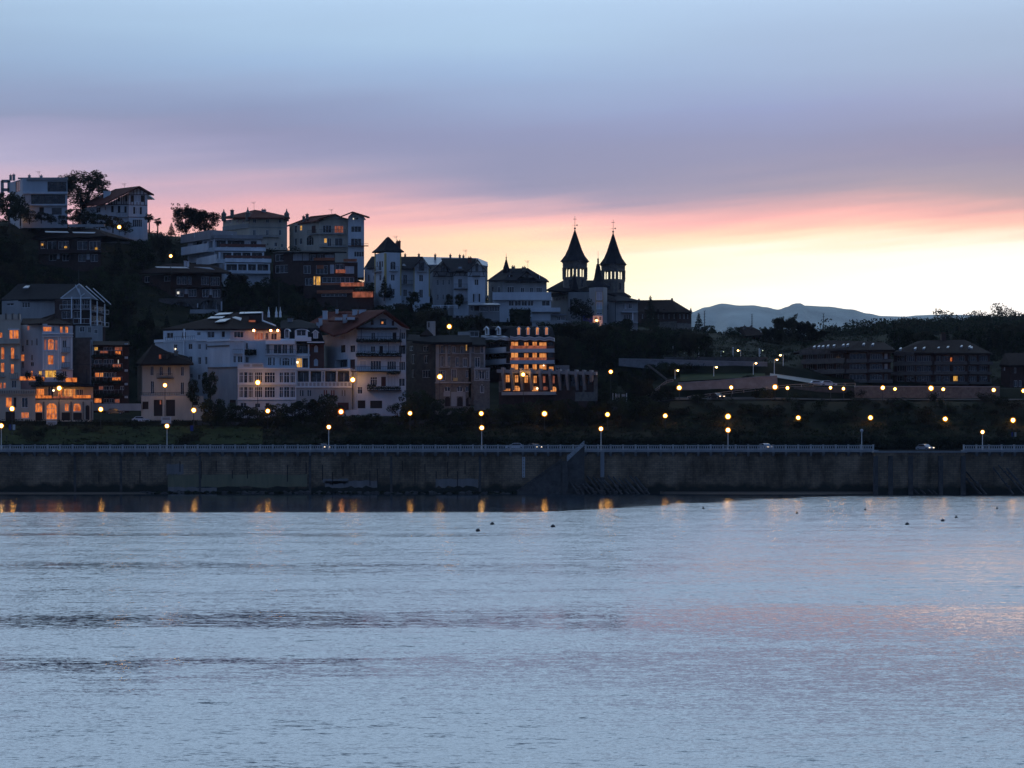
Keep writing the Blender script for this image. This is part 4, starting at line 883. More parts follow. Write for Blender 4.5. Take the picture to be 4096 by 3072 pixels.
T.balcony(f0[0], 975, 1058, 655, 708, 1.0, 'wood', 'wood', .25); T.balcony(f2[0], 1352, 1440, 655, 708, 1.0, 'wood', 'wood', .25); T.balcony(f1[0], 1150, 1302, 792, 852, 1.1, 'wood'); T.balcony(f1[0], 1240, 1490, 948, 990, .9, 'grey')
T.slabs('roof', [[(1018,535,684),(888,665,684),(888,650,697),(1018,535,697)],[(1018,535,684),(1018,535,697),(1145,660,697),(1145,665,684)],[(1090,655,682.5),(1330,655,682.5),(1400,507,693),(1010,505,693)],[(1410,528,679.5),(1310,640,679.5),(1310,640,694),(1410,510,694)],[(1410,528,679.5),(1410,510,694),(1520,655,694),(1520,658,679.5)]], 'slate', .35)
mb = MB('slate'); T.slabs('dormer', [[(1170,640,681.5),(1260,640,681.5),(1250,595,686),(1185,595,686)]], 'slate', .4); T.plate('dormer_window', f1[0], 1200, 602, 1235, 636, .4, .2, 'shutterwhite')
T.chimney(1325, 500, 560, 40, 690, 'brick', 1.5)
T = Thing('garden_fence', 'long low white garden fence below the turret house', 'fence', 860, 1050, 672)
fc = Face(540,672,1185,672); T.plate('rail', fc, 540, 1026, 1185, 1034, .1, 0, 'metalwhite'); T.plate('rail', fc, 540, 1044, 1185, 1048, .1, 0, 'metalwhite')
for i in range(8): T.plate('post', fc, 542+i*91, 1022, 550+i*91, 1058, .14, -.04, 'metalwhite')
T = Thing('conservatory', 'glazed garden pavilion with white frames below the timbered villa', 'conservatory', 1485, 1100, 664)
f = T.block([(1310,665),(1655,664)], 1022, 1100, 'concrete', 4, [(0,1330,1035,1365,1090,'d',1),(0,1375,1035,1425,1085,'s'),(0,1432,1035,1530,1095,'d',6),(0,1545,1035,1650,1095,'d',5)]); T.slabs('roof', [[(1300,1020,662),(1665,1018,662),(1640,1003,669),(1320,1003,669)]], 'zinc', .2)
S(1400,850,2.765)
T = Thing('shed', 'pale boarded shed behind the bright amber lamp above the mansion', 'shed', 900, 1280, 616); f = T.block([(850,618),(945,616)], 1200, 1275, 'grey', 4, [(0,862,1215,880,1270,'s')])
T = Thing('garden_wall', 'row of pale garden posts above the dark mansion', 'fence', 1240, 1165, 650)
fc = Face(1130,650,1350,650)
for i, x in enumerate((1135,1150,1205,1245,1275,1325)): T.plate('post', fc, x, 1132+(i%3)*6, x+22, 1162, .2, -.2, 'grey')
T.plate('kerb', fc, 1128, 1163, 1352, 1170, .15, -.25, 'darkstone')
# ---- ctx D: villa with spirelet, white terraces, church
S(1900,850,2.458)
T = Thing('spirelet_villa', 'grey roofed villa with a thin pointed spirelet and chimneys, left of the church', 'house', 420, 870, 685)
f = T.block([(130,693),(272,686),(705,685)], 655, 880, 'grey', 13, [(0,160,728,180,780,'d'),(0,222,728,244,785,'d'),(1,316,728,384,790,'d',2),(1,448,736,484,792,'d',1),(1,538,736,572,792,'d',1),(1,600,735,660,795,'d',2)], drop=5)
T.slabs('roof', [[(118,668,694),(275,662,683),(420,548,692),(285,550,697)],[(275,662,683),(728,676,683),(610,600,690),(520,546,692),(420,548,692)],[(728,676,683),(700,650,697),(610,600,690)]], 'slate', .35)
T.gable(f[1], [(425,700),(425,655),(510,590),(595,655),(595,700)], 4, 'white'); T.slabs('gable_roof', [[(512,575,683.4),(412,655,683.4),(412,655,690),(512,575,690)],[(512,575,683.4),(512,575,690),(612,665,690),(612,665,683.4)]], 'slate', .3)
T.plate('window', f[1], 496, 615, 524, 680, .05, -.1, 'glass'); T.plate('dormer', f[1], 318, 615, 370, 680, .3, -1.5, 'wood'); T.plate('dormer', f[1], 610, 630, 650, 690, .3, -1.5, 'wood')
for x in (336, 632): T.plate('dormer_frame', f[1], x, 618, x+6, 678, .4, .3, 'whitetrim')
T.balcony(f[1], 295, 400, 672, 702, .9, 'grey'); T.balcony(f[1], 430, 700, 665, 705, 1.0, 'grey')
c = P(307,556,693); mb = MB('slate'); z = lambda y: P(0,y,693).z-c.z
mb.lathe((c.x,693,c.z), [(1.1,-1.2),(.9,z(545)),(.62,z(515)),(.3,z(475)),(.1,z(455)),(.2,z(447)),(.2,z(440)),(.05,z(434)),(.03,z(400))], 8); T.part('spirelet', mb)
T.chimney(376, 532, 560, 34, 690, 'stone', 1.4); T.chimney(480, 539, 560, 36, 690, 'stone', 1.4); T.antenna(520, 475, 550, 690)
T = Thing('white_terraced_villa', 'low white modern villa with long blank balcony bands below the spirelet villa', 'house', 560, 1085, 674)
f = T.block([(175,678),(748,677)], 862, 940, 'white', 7, [(0,330,864,382,918,'d'),(0,390,864,452,918,'d'),(0,456,864,512,918,'d'),(0,518,864,574,918,'d'),(0,656,864,736,918,'d',1)], drop=4)
T.balcony(f[0], 175, 752, 788, 862, 1.6, 'white', solid=True); T.plate('terrace', f[0], 175, 830, 752, 862, 0, -6, 'white')
f = T.block([(560,671),(744,671)], 985, 1065, 'white', 5, [], drop=4); T.balcony(f[0], 555, 838, 937, 980, 1.4, 'white', solid=True); T.plate('terrace', f[0], 555, 975, 836, 990, 0, -5, 'white')
f = T.block([(744,672),(895,672)], 1012, 1062, 'grey', 4, [(0,805,1018,842,1060,'d'),(0,845,1018,888,1060,'d',2)], drop=4); T.plate('canopy', f[0], 745, 1000, 897, 1014, 1.2, -3, 'zinc')
T = Thing('garden_fence', 'pale green garden fence below the white terraced villa', 'fence', 730, 1080, 668); fc = Face(560,668,925,668); T.plate('mesh_panel', fc, 565, 1062, 925, 1090, .05, -.1, 'grey')
# church
T = Thing('twin_towered_church', 'church with two tall towers under pointed slate spires and open arched belfries', 'church', 1160, 1080, 705)
def tower(cx, Yc, w, weave, yap, ybe, yo0, yo1, ybot, nm):
    c = P(cx, ybe, Yc); k = Yc/F/2.458; r = w/2*k; re = weave/2*k; zz = lambda y: P(0,y,Yc).z
    def ring(rad, ch, z):
        out = []
        for q in range(4):
            a = R(8)+math.pi/2*q; d = Vector((math.cos(a), math.sin(a), 0)); t = Vector((-d.y, d.x, 0))
            for s in (-1, 1): out.append(Vector((c.x, Yc, z))+d*rad+t*s*ch)
        return out
    ch = .62
    mb = MB('stone'); mb.hexa(ring(r*.965, ch, zz(ybot)-4), ring(r*.965, ch, zz(yo1)-.6)); mb.hexa(ring(r*1.03, ch, zz(yo1)-.6), ring(r*1.03, ch, zz(yo1)+.05)); tw = T.part('tower', mb)
    mb = MB('stone'); R0 = ring(r, ch, 0); za, zb = zz(yo1)+.05, zz(yo0)
    for p in R0:
        q = p.copy(); cc = Vector((c.x, Yc, 0)); d = (q-cc).normalized(); q = q-d*.3; mb.cyl((q.x,q.y,za),(q.x,q.y,zb+.02),.42,.42,6)
    for q in range(4):
        a = R0[2*q+1]; b = R0[(2*q+2) % 8]
        for t in (.36,.64):
            p = a.lerp(b, t); mb.cyl((p.x,p.y,za),(p.x,p.y,zb),.14,.14,6)
        for s0, s1 in ((0,.36),(.36,.64),(.64,1)):   # arch heads
            pa = a.lerp(b, s0); pb = a.lerp(b, s1); n = 6; pts = [(0,1.0),(0,0)]+[(.5-.5*math.cos(math.pi*i/n), .85*math.sin(math.pi*i/n)) for i in range(1,n)]+[(1,0),(1,1.0)]
            o = Vector((-(pb-pa).y, (pb-pa).x, 0)).normalized()*.18
            f3 = [pa.lerp(pb, u)+Vector((0,0,zb-.9+v)) for u, v in pts]; mb.hexa([p+o for p in f3], [p-o for p in f3])
    mb.hexa(ring(r, ch, zb), ring(r, ch, zz(ybe)-.25)); mb.hexa(ring(r*1.06, ch, zz(ybe)-.25), ring(r*1.1, ch, zz(ybe)+.1))
    for q in range(8):
        a = R0[q]; b = R0[(q+1) % 8]; m = 5 if (b-a).length > 2 else 1
        for i in range(m):
            p = a.lerp(b, (i+.5)/m); mb.box(p.x-.13, p.x+.13, p.y-.15, p.y+.05, zb+.7, zz(ybe)-.3)
    T.part('belfry', mb)
    H = zz(yap)-zz(ybe); mb = MB('slate'); mb.lathe((c.x,Yc,zz(ybe)+.1), [(re,0),(re*.98,.15),(re*.68,H*.19),(re*.48,H*.38),(re*.27,H*.66),(.12,H*.985),(.02,H)], 8, rot=R(8)); sp = T.part('spire', mb)
    mb = MB('iron'); t = zz(yap); mb.sphere((c.x,Yc,t+.35),.33,8); mb.cyl((c.x,Yc,t),(c.x,Yc,t+4.1),.08,.05,5); mb.beam((c.x-.55,Yc,t+3.2),(c.x+.55,Yc,t+3.2),.12); mb.beam((c.x-.8,Yc,t+1.3),(c.x+.5,Yc,t+1.3),.06); mb.sphere((c.x+.65,Yc,t+1.35),.26,7); mb.beam((c.x,Yc-.45,t+2.6),(c.x,Yc+.45,t+2.6),.08)
    T.part('cross', mb, sp)
    mb = MB('glass')
    for dx in (-.42,.42):
        for s in (-1,):
            p = R0[6].lerp(R0[7], .5)
    a = R0[7]*.0+R0[6]
    for q, tt in ((5,.55),(5,.68),(7,.32),(7,.45)):
        a = R0[q]; b = R0[(q+1)%8]; p = a.lerp(b, tt); 
        mb.box(p.x-.16, p.x+.16, p.y-.25, p.y+.3, zz(ybot)+1.4, zz(ybot)+3.4)
    T.part('louvre', mb, tw)
tower(982, 706, 236, 292, 168, 488, 545, 640, 778, 'a'); tower(1358, 709, 230, 276, 200, 517, 572, 662, 808, 'b')
T.slabs('nave_roof', [[(700,758,704),(930,778,700),(1000,668,712),(865,668,714)],[(930,778,700),(1130,778,700),(1240,665,714),(1000,668,714)],[(1470,785,706),(1535,822,706),(1400,822,700),(1300,790,700)]], 'darkslate', .5)
f = T.block([(745,706),(920,702)], 770, 1000, 'grey', 10, [(0,790,838,806,868,'d'),(0,822,836,838,868,'d'),(0,855,826,870,858,'d'),(0,888,822,902,850,'d')], 'nave_wall', drop=8); T.slabs('aisle_roof', [[(730,820,704),(925,790,699),(925,740,706),(720,760,711)]], 'darkslate', .4)
f = T.block([(918,699),(1130,698)], 782, 1085, 'grey', 12, [(0,935,850,950,1000,'s'),(0,1010,1000,1025,1060,'d')], 'nave_wall', drop=6)
mb = MB('slate'); c = P(972,770,695); mb.lathe((c.x,695,c.z), [(50/2.458*695/F,0),(32/2.458*695/F,P(0,690,695).z-c.z),(.05,P(0,598,695).z-c.z)], 4, rot=R(-20)); T.part('pinnacle_roof', mb)
T = Thing('turreted_house', 'narrow grey house with a swept slate pyramid roof standing between the church towers', 'house', 1210, 1085, 688)
f = T.block([(1122,690),(1185,687),(1262,687),(1300,689)], 734, 1085, 'grey', 9, [(1,1192,782,1252,858,'w'),(1,1192,882,1252,950,'w'),(1,1195,985,1250,1002,'d')], drop=5)
trims(T, f[1], [(1186,775,1192,870),(1253,775,1259,870),(1186,868,1259,874),(1186,880,1192,1005),(1253,880,1259,1005)], 'yellowtrim', .07)
c = P(1210,738,693); k = 693/F/2.458; zz = lambda y: P(0,y,693).z-c.z; mb = MB('slate')
mb.lathe((c.x,693,c.z), [(112*k,0),(100*k,zz(722)),(56*k,zz(680)),(42*k,zz(640)),(27*k,zz(560)),(16*k,zz(508))], 8, rot=R(22)); T.part('roof', mb)
mb = MB('stone'); mb.lathe((c.x,693,c.z+zz(510)), [(8.5*k,0),(8.5*k,zz(462)-zz(510)),(10*k,zz(460)-zz(510)),(3*k,zz(448)-zz(510)),(.05,zz(445)-zz(510)),(.03,zz(378)-zz(510))], 8); T.part('finial', mb)
T = Thing('balconied_villa', 'grey villa under a wide low slate roof with white posts, below the right church tower', 'house', 1430, 1085, 690)
f = T.block([(1268,692),(1378,689),(1600,691)], 872, 1090, 'grey', 12, [(1,1472,892,1490,950,'w'),(1,1455,892,1468,960,'d'),(1,1510,895,1545,945,'d',1),(1,1460,1000,1545,1055,'d',4),(0,1290,900,1310,960,'d')], drop=5)
T.slabs('roof', [[(1258,868,694),(1385,866,687),(1400,815,699)],[(1385,866,687),(1625,866,690),(1450,820,700),(1400,815,699)]], 'slate', .4)
T.balcony(f[1], 1430, 1585, 975, 990, 1.6, 'zinc', 'metalwhite'); T.balcony(f[1], 1430, 1585, 1078, 1092, 1.6, 'zinc', 'metalwhite'); beams(T, 'post', [((1551,985,688),(1551,1200,688))], .32, 'metalwhite')
T.plate('downpipe', f[1], 1378, 880, 1384, 1080, .1, 0, 'iron')
T = Thing('brick_range', 'long dark brick building with steep hipped roof and finials, right of the church', 'building', 1850, 1140, 742)
ws = [(0,x,1000,x+14,1045,'d') for x in range(1640,1960,52)]+[(0,x,1100,x+12,1135,'d') for x in (1835,1890,1930)]+[(1,x,1000,x+12,1045,'d') for x in (2010,2050,2085)]+[(1,2012,1100,2022,1135,'d'),(1,2052,1102,2062,1138,'m'),(1,2085,1104,2094,1136,'m')]
f = T.block([(1560,752),(1985,740),(2128,744)], 955, 1145, 'darkbrick', 14, ws, drop=6)
trims(T, f[0], [(1790,1078,1983,1084)], 'stone', .15, 'string_course'); trims(T, f[1], [(1987,1078,2126,1084)], 'stone', .15, 'string_course'); trims(T, f[0], [(1800,1086,1983,1150)], 'stone', .05, 'plinth'); trims(T, f[1], [(1987,1086,2126,1150)], 'stone', .05, 'plinth')
T.slabs('roof', [[(1550,972,753),(1990,978,738),(1937,858,750),(1605,862,758)],[(1990,978,738),(2135,978,743),(1937,858,750)]], 'darktile', .4)
for x, y, Y in ((1612,845,757),(1937,838,750),(2122,935,743),(1726,842,755)):
    a = P(x, y, Y); b = P(x, y+26 if x != 2122 else 985, Y); mb = MB('stone'); mb.lathe((b.x,Y,b.z-.4), [(.5,0),(.35,.6),(.42,.8),(.06,a.z-b.z+.4)], 6); T.part('finial', mb)
for x in (1665,1720,1790,1850,1900): T.slabs('dormer', [[(x,950,744),(x+18,950,744),(x+14,925,748),(x+4,925,748)]], 'darktile', .8)
T = Thing('kiosk', 'small white kiosk with two windows and a lit lamp in front, below the church', 'kiosk', 1207, 1085, 684)
f = T.block([(1160,684),(1254,684)], 1012, 1085, 'white', 3, [(0,1172,1022,1208,1060,'d',2),(0,1222,1022,1244,1058,'d')], drop=1)
p = P(1196,1062,683); mb = MB('bulbred'); mb.sphere((p.x,682.6,p.z), .3, 12, None, .7); T.part('lamp', mb, smooth=True)
T = Thing('notice_board', 'dark blue hoarding with a small white sign, left of the white kiosk', 'hoarding', 1110, 1080, 685); fc = Face(1062,685,1158,685); T.plate('panel', fc, 1062, 1006, 1158, 1082, .1, -.2, 'blue'); T.plate('sign', fc, 1110, 1024, 1124, 1050, .14, .11, 'shutterwhite')
T = Thing('retaining_wall', 'rough brown retaining wall under the church terrace', 'wall', 1070, 1200, 676); fc = Face(930,677,1215,675); T.plate('wall', fc, 925, 1092, 1215, 1205, .2, -1.5, 'stone')
# ---- ctx I: red roofed house, walls, stairs
S(2400,1100,2.37)
T = Thing('red_roofed_house', 'low house with red tiled roof among the trees in front of the mountain', 'house', 1480, 640, 730)
f = T.block([(1335,734),(1590,730)], 572, 645, 'brick', 12, [(0,1380,580,1400,600,'d'),(0,1475,590,1510,620,'d',1),(0,1520,590,1560,620,'w')], drop=6); T.slabs('roof', [[(1298,512,742),(1385,580,729),(1605,562,727),(1450,494,738),(1335,488,740)]], 'darktile', .5); T.plate('wall_band', f[0], 1470, 622, 1570, 638, .1, 0, 'grey')
T.chimney(1372, 484, 500, 24, 737, 'stone'); T.chimney(1432, 486, 502, 22, 737, 'stone'); T.slabs('skylight', [[(1520,530,730),(1545,532,730),(1535,540,729),(1525,542,729)]], 'zinc', .1)
def wallpoly(name, label, ring, Y, d, mat, cap=None):
    T = Thing(name, label, 'wall', ring[0][0], ring[-1][1], Y); mb = MB(mat); r = [P(x,y,Y) for x, y in ring]; mb.hexa([p for p in r], [p+Vector((0,d,0)) for p in r]); T.part('wall', mb)
    if cap:
        mb = MB('concrete')
        for a, b in zip(cap, cap[1:]):
            p, q = P(a[0],a[1],Y-.1), P(b[0],b[1],Y-.1); mb.hexa([p,q,q+Vector((0,d+.2,0)),p+Vector((0,d+.2,0))],[v+Vector((0,0,.25)) for v in (p,q,q+Vector((0,d+.2,0)),p+Vector((0,d+.2,0)))])
        T.part('coping', mb)
    return T
mottled('palewall', (0.36,0.3,0.26), var=0.3, scale=0.6, bump=.3)
mottled('palewall_upper', (0.26,0.25,0.25), var=0.3, scale=0.6, bump=.3)
wallpoly('retaining_wall', 'pale lower retaining wall along the curved ramp road', [(745,1028),(1100,1006),(1500,970),(1680,962),(1685,1100),(1500,1180),(1100,1200),(745,1200)], 575.5, 1.2, 'palewall', [(745,1028),(1100,1006),(1500,970),(1680,962)])
wallpoly('retaining_wall', 'long pale grey upper retaining wall above the lawn', [(180,798),(600,806),(1000,818),(1587,832),(1587,980),(900,980),(600,900),(180,860)], 602, 1.2, 'palewall_upper', [(180,798),(600,806),(1000,818),(1587,832)])
T = Thing('parapet', 'darker parapet set back on top of the upper retaining wall', 'wall', 1100, 800, 606); fc = Face(600,606,1590,606); T.plate('wall', fc, 610, 778, 1588, 815, .2, -.6, 'darkstone')
S(3200,1100,2.3705)
wallpoly('retaining_wall', 'reddish brown wall under the terraced flats at the right', [(520,1060),(1895,1065),(1895,1240),(520,1240)], 574.5, 1.2, 'stone', [(520,1060),(1895,1065)])
T = Thing('retaining_wall', 'short dark wall under the left end of the terraced flats', 'wall', 250, 1180, 576); fc = Face(-60,576,518,576); T.plate('wall', fc, -60, 1062, 518, 1200, .2, -1, 'darkstone')
fc = Face(535,574,1895,574); T = Thing('road_sign', 'small white framed road sign on the wall under the right flats', 'sign', 1313, 1140, 573); T.plate('board', fc, 1305, 1112, 1321, 1142, .1, .02, 'shutterwhite'); T.plate('face', fc, 1308, 1118, 1318, 1136, .14, .101, 'iron')
# terraced flats
bands = dict(d=1)
T = Thing('terraced_flats', 'left block of brown terraced flats with pale balcony bands and white skylights', 'apartments', 500, 1040, 600)
ws = []
for y0, y1 in ((744,798),(842,893),(940,993)):
    ws += [(0,x,y0,x+75,y1,'d',3) for x in (60,160,250,340) if y0 < 900 or x > 300]
    ws += [(1,470,y0,625,y1,'d',4),(2,665,y0,780,y1,'d',4),(2,800,y0,830,y1,'w' if y0 < 900 else 'd')]
f = T.block([(30,614),(455,604),(645,602),(860,601)], 735, 1035, 'darkbrick', 14, ws, drop=3, frame='grey')
for i, (fi, a, b, ys) in enumerate([(0,45,455,(802,836)),(1,455,650,(800,832)),(2,650,880,(800,828)),(0,165,455,(902,934)),(1,450,650,(896,932)),(2,650,880,(896,924)),(1,525,650,(995,1022)),(2,650,880,(995,1022))]): T.balcony(f[fi], a, b, ys[0], ys[1], 1.6, 'bandstone', solid=True)
trims(T, f[1], [(455,708,648,738)], 'darkstone', 1.2, 'eaves_board'); trims(T, f[2], [(648,708,898,740)], 'darkstone', 1.2, 'eaves_board'); trims(T, f[0], [(20,712,455,745)], 'darkstone', 1.2, 'eaves_board')
T.slabs('roof', [[(-60,735,618),(455,712,601),(560,625,612),(250,620,622)],[(455,712,601),(905,708,599),(800,640,612),(560,625,612)]], 'darktile', .5)
for x, y in ((135,676),(178,674),(218,672),(265,668),(322,664),(410,659),(452,656),(603,650),(690,652)): T.slabs('skylight', [[(x-14,y+7,604.5),(x+6,y+7,604.5),(x+14,y-7,607),(x,y-7,607)]], 'zinc', .5)
T = Thing('terraced_flats', 'right block of brown terraced flats with pale balcony bands and one lit window', 'apartments', 1350, 1040, 600)
ws = []
for k, (y0, y1) in enumerate(((765,818),(858,912),(955,1008))):
    ws += [(0,920,y0,990,y1,'d',2),(0,1010,y0,1085,y1,'d',3),(0,1105,y0,1240,y1,'d',5),(1,1290,y0,1340,y1,'d',2),(1,1350,y0,1420,y1,'d',3),(1,1500,y0,1560,y1,'d',2),(2,1600,y0,1680,y1,'d',3),(2,1700,y0,1780,y1,'d',3)]
    ws += [(1,1452,y0,1496,y1,'y' if k == 2 else 'd',2)]
f = T.block([(885,606),(1270,601),(1580,600),(1800,602)], 755, 1045, 'darkbrick', 14, ws, drop=3, frame='grey')
for fi, a, b, y0, y1 in ((0,905,1270,826,856),(1,1270,1582,822,852),(2,1582,1802,822,852),(0,880,1270,920,948),(1,1270,1582,915,944),(2,1582,1790,915,944),(1,1200,1582,1014,1036),(2,1582,1790,1014,1036)): T.balcony(f[fi], a, b, y0, y1, 1.6, 'bandstone', solid=True)
for fi, a, b in ((0,905,1270),(1,1270,1582),(2,1582,1805)): trims(T, f[fi], [(a,734,b,758)], 'darkstone', 1.2, 'eaves_board')
T.slabs('roof', [[(870,738,607),(1270,736,598),(1200,620,612),(1120,625,616)],[(1270,736,598),(1590,738,597),(1560,612,612),(1200,620,612)],[(1590,738,597),(1815,740,600),(1640,650,612),(1560,612,612)]], 'darktile', .5); T.chimney(1357, 560, 640, 40, 612, 'darkbrick', 2)
for x, y in ((868,696),(952,694),(1092,690),(1176,688),(1315,684),(1402,680),(1530,672),(1608,675),(1625,684)): T.slabs('skylight', [[(x-14,y+7,602.5),(x+6,y+7,602.5),(x+14,y-7,605),(x,y-7,605)]], 'zinc', .5)
p = P(1446,795,598); mb = MB('lit'); mb.box(p.x-.2, p.x+.2, 599.6, 599.8, p.z-.6, p.z+.4); T.part('lamp', mb)
T = Thing('brick_house', 'dark brick house at the far right edge beyond the terraced flats', 'house', 2050, 1150, 598)
f = T.block([(1905,602),(1990,598),(2300,598)], 858, 1190, 'darkbrick', 12, [(1,2030,1000,2060,1060,'d',1),(1,2075,1000,2100,1060,'d',1),(0,1930,875,1945,905,'w'),(1,2030,880,2050,930,'d')]); T.slabs('roof', [[(1890,850,603),(1990,855,596),(2320,850,596),(2300,735,606),(1940,742,608)]], 'darktile', .5)
S(2400,1100,2.37)
def rail_line(label, pts, Y, hpx, step, mat='grey', nm='guard_rail'):
    T = Thing(nm, label, 'railing', pts[0][0], pts[0][1], Y); mb = MB(mat)
    for a, b in zip(pts, pts[1:]):
        p, q = P(a[0],a[1],Y), P(b[0],b[1],Y); mb.beam(p, q, .1); mb.beam(p-Vector((0,0,.5)), q-Vector((0,0,.5)), .07); n = max(1, int((q-p).length/step))
        for i in range(n+1):
            r = p.lerp(q, i/n); mb.beam(r+Vector((0,0,.05)), r-Vector((0,0,hpx*Y/F/2.37)), .11)
    T.part('rails', mb)
rail_line('long grey guard rail climbing beside the curved ramp road', [(830,1152),(1150,1112),(1470,1076),(1800,1040),(2130,1026),(2420,1026)], 567, 28, 2.2)
wallpoly('outside_stair', 'dark stair flight climbing right below the ramp wall', [(432,1165),(640,1000),(692,988),(692,1005),(640,1022),(455,1180)], 572, 1.5, 'darkstone')
rail_line('pale handrail of the stair flight climbing right', [(432,1152),(630,1000),(692,990)], 570, 20, 2.0)
wallpoly('outside_stair', 'dark stair flight descending right from the upper road', [(445,850),(462,845),(640,985),(632,1000)], 586, 1.5, 'stone')
T = Thing('gate', 'white barred garden gate right of the hotel', 'gate', 190, 1195, 560); fc = Face(115,560,262,560)
for x in (120,146,158,178,250): T.plate('post', fc, x, 1120+(x%5)*2, x+5, 1200, .1, -.1, 'metalwhite')
T.plate('panel', fc, 205, 1130, 240, 1170, .1, 0, 'grey')
# path glimpse
S()
mb = MB('concrete'); a = [P(*q) for q in ((2655,1398,655),(2690,1402,655),(2700,1424,645),(2668,1424,645),(2672,1412,650))]; mb.slab(a, .4, 'zinc'); solo('path', mb, 'pale bend of a path glimpsed between the trees', kind='structure')
# ================================================================== front row, left
S(0,1100,2.765)
T = Thing('gable_glazed_chalet', 'dark chalet with a glazed timber gable and white balcony rails at the left', 'house', 600, 580, 618)
f = T.block([(20,629),(608,622)], 268, 490, 'grey', 14, [(0,70,310,150,340,'d'),(0,240,300,330,360,'d',2)], drop=4)
T.slabs('roof', [[(10,272,630),(680,262,619),(872,97,630),(200,98,640)]], 'darkslate', .5); T.slabs('skylight', [[(252,140,632),(310,140,632),(332,115,635),(285,118,635)]], 'zinc', .3)
f = T.block([(606,620),(800,617),(1000,617),(1165,622)], 262, 600, 'darkbrick', 10, [(0,690,280,790,370,'d',1),(1,810,270,900,370,'d',2),(1,905,270,990,370,'d',2),(0,680,400,785,480,'d'),(1,815,400,890,480,'d',1),(1,905,400,990,480,'s'),(2,1015,330,1075,400,'d',1),(2,1085,350,1150,400,'d',1),(2,1010,450,1070,520,'d'),(2,1085,450,1145,520,'d')], drop=3)
g = MB('grey'); ring = [(668,258),(875,98),(1078,276),(1000,262)]; r = [P(x,y,615.5) for x, y in ring]; g.hexa(r, [p+Vector((0,3,0)) for p in r]); T.part('glazed_gable', g)
beams(T, 'gable_frame', [((668,258,615.2),(875,98,615.2)),((875,98,615.2),(1078,276,615.2)),((950,122,616.5),(1155,302,616.5)),((1030,147,618),(1225,325,618)),((668,258,615.2),(1000,254,615.2)),((893,235,615),(835,110,615)),((893,235,615),(935,205,615)),((893,235,615),(870,150,615))], .22, 'metalwhite')
T.slabs('gable_roof', [[(940,128,617),(1150,302,617),(1165,302,626),(960,128,626)],[(1030,150,618),(1220,325,618),(1240,325,627),(1040,150,627)]], 'darkslate', .2)
beams(T, 'gallery_post', [((793,240,615),(793,480,615)),((893,235,615),(893,540,615)),((1003,262,616),(1003,560,616)),((1075,290,617),(1075,560,617)),((1158,320,619),(1158,560,619))], .28, 'metalwhite')
for fc, a, b, y0, y1 in ((f[1],672,1000,332,388),(f[2],1006,1082,362,418),(f[2],1085,1162,384,440),(f[1],820,1002,484,545),(f[2],1006,1082,506,560),(f[2],1085,1162,524,578)): T.balcony(fc, a, b, y0, y1, 1.4, 'grey', 'metalwhite', 1.4)
f = T.block([(835,612),(1135,612)], 560, 690, 'grey', 8, [(0,880,570,935,630,'d'),(0,972,575,1005,640,'d'),(0,1040,600,1080,650,'d')], drop=8)
T = Thing('balconied_corner_building', 'ornate beige building with glowing arched windows at the left edge of the photo', 'building', 50, 1640, 556)
f = T.block([(-160,562),(228,560)], 490, 1280, 'cream', 12, [(0,100,608,205,706,'l',2),(0,-40,635,25,696,'l',1),(0,10,798,46,932,'^l',1),(0,118,802,156,930,'^l',1),(0,8,970,46,1076,'l',1),(0,118,985,152,1092,'l',1),(0,-10,1190,20,1256,'l'),(0,36,1190,62,1252,'l'),(0,-80,800,-40,930,'^l'),(0,-80,970,-40,1080,'l'),(0,125,1165,180,1250,'d',1)], drop=1)
T.balcony(f[0], -160, 228, 712, 760, 1.0, 'cream', solid=True); T.balcony(f[0], 118, 212, 895, 935, .9, 'grey'); T.balcony(f[0], 118, 212, 1085, 1150, .9, 'grey'); T.balcony(f[0], -100, 60, 1080, 1130, .9, 'grey')
T.plate('parapet', f[0], -160, 440, 222, 492, .1, -.4, 'cream')
for x in (60,132,200): T.plate('parapet_pier', f[0], x, 425, x+16, 492, .2, -.5, 'stone')
trims(T, f[0], [(90,595,215,606),(95,706,210,716),(150,606,156,706)], 'whitetrim', .12)
f = T.block([(-160,556),(392,555)], 1268, 1640, 'cream', 6, [(0,62,1353,132,1466,'l',1),(0,238,1355,308,1468,'d',1),(0,232,1516,320,1586,'l',4),(0,60,1512,165,1625,'g',1),(0,150,1355,180,1465,'s')], drop=1, name='podium')
T.balcony(f[0], -160, 392, 1268, 1322, .5, 'cream', solid=True); trims(T, f[0], [(x,1278,x+9,1312) for x in range(-100,385,19)], 'stone', .58, 'baluster_row', .51)
T = Thing('ornate_white_building', 'tall white belle epoque building with orange lit bay windows, second from the left', 'building', 550, 1240, 562)
f = T.block([(228,566),(470,563)], 545, 1250, 'white', 14, [(0,298,562,324,612,'m'),(0,342,718,360,782,'d'),(0,285,715,312,780,'d'),(0,222,878,268,952,'l',1),(0,340,880,362,945,'d'),(0,236,780,262,850,'d'),(0,240,960,262,1030,'d'),(0,335,960,372,1010,'d'),(0,338,1058,362,1122,'l'),(0,425,1058,460,1112,'y'),(0,395,700,415,780,'d')], drop=2)
f = T.block([(470,561.5),(662,561.5),(805,563)], 540, 1250, 'white', 14, [(0,485,712,513,830,'^m',1),(0,527,706,596,830,'^l',2,1),(0,606,718,636,832,'^m',1),(0,527,884,592,992,'l',1,1),(0,495,1054,622,1136,'y',2),(0,428,570,572,626,'l',3),(1,662,570,694,640,'l'),(1,724,570,756,642,'l'),(1,690,718,736,802,'^d',1),(1,684,894,716,968,'l'),(1,690,1060,740,1120,'d',1),(0,580,570,600,625,'d')], drop=2)
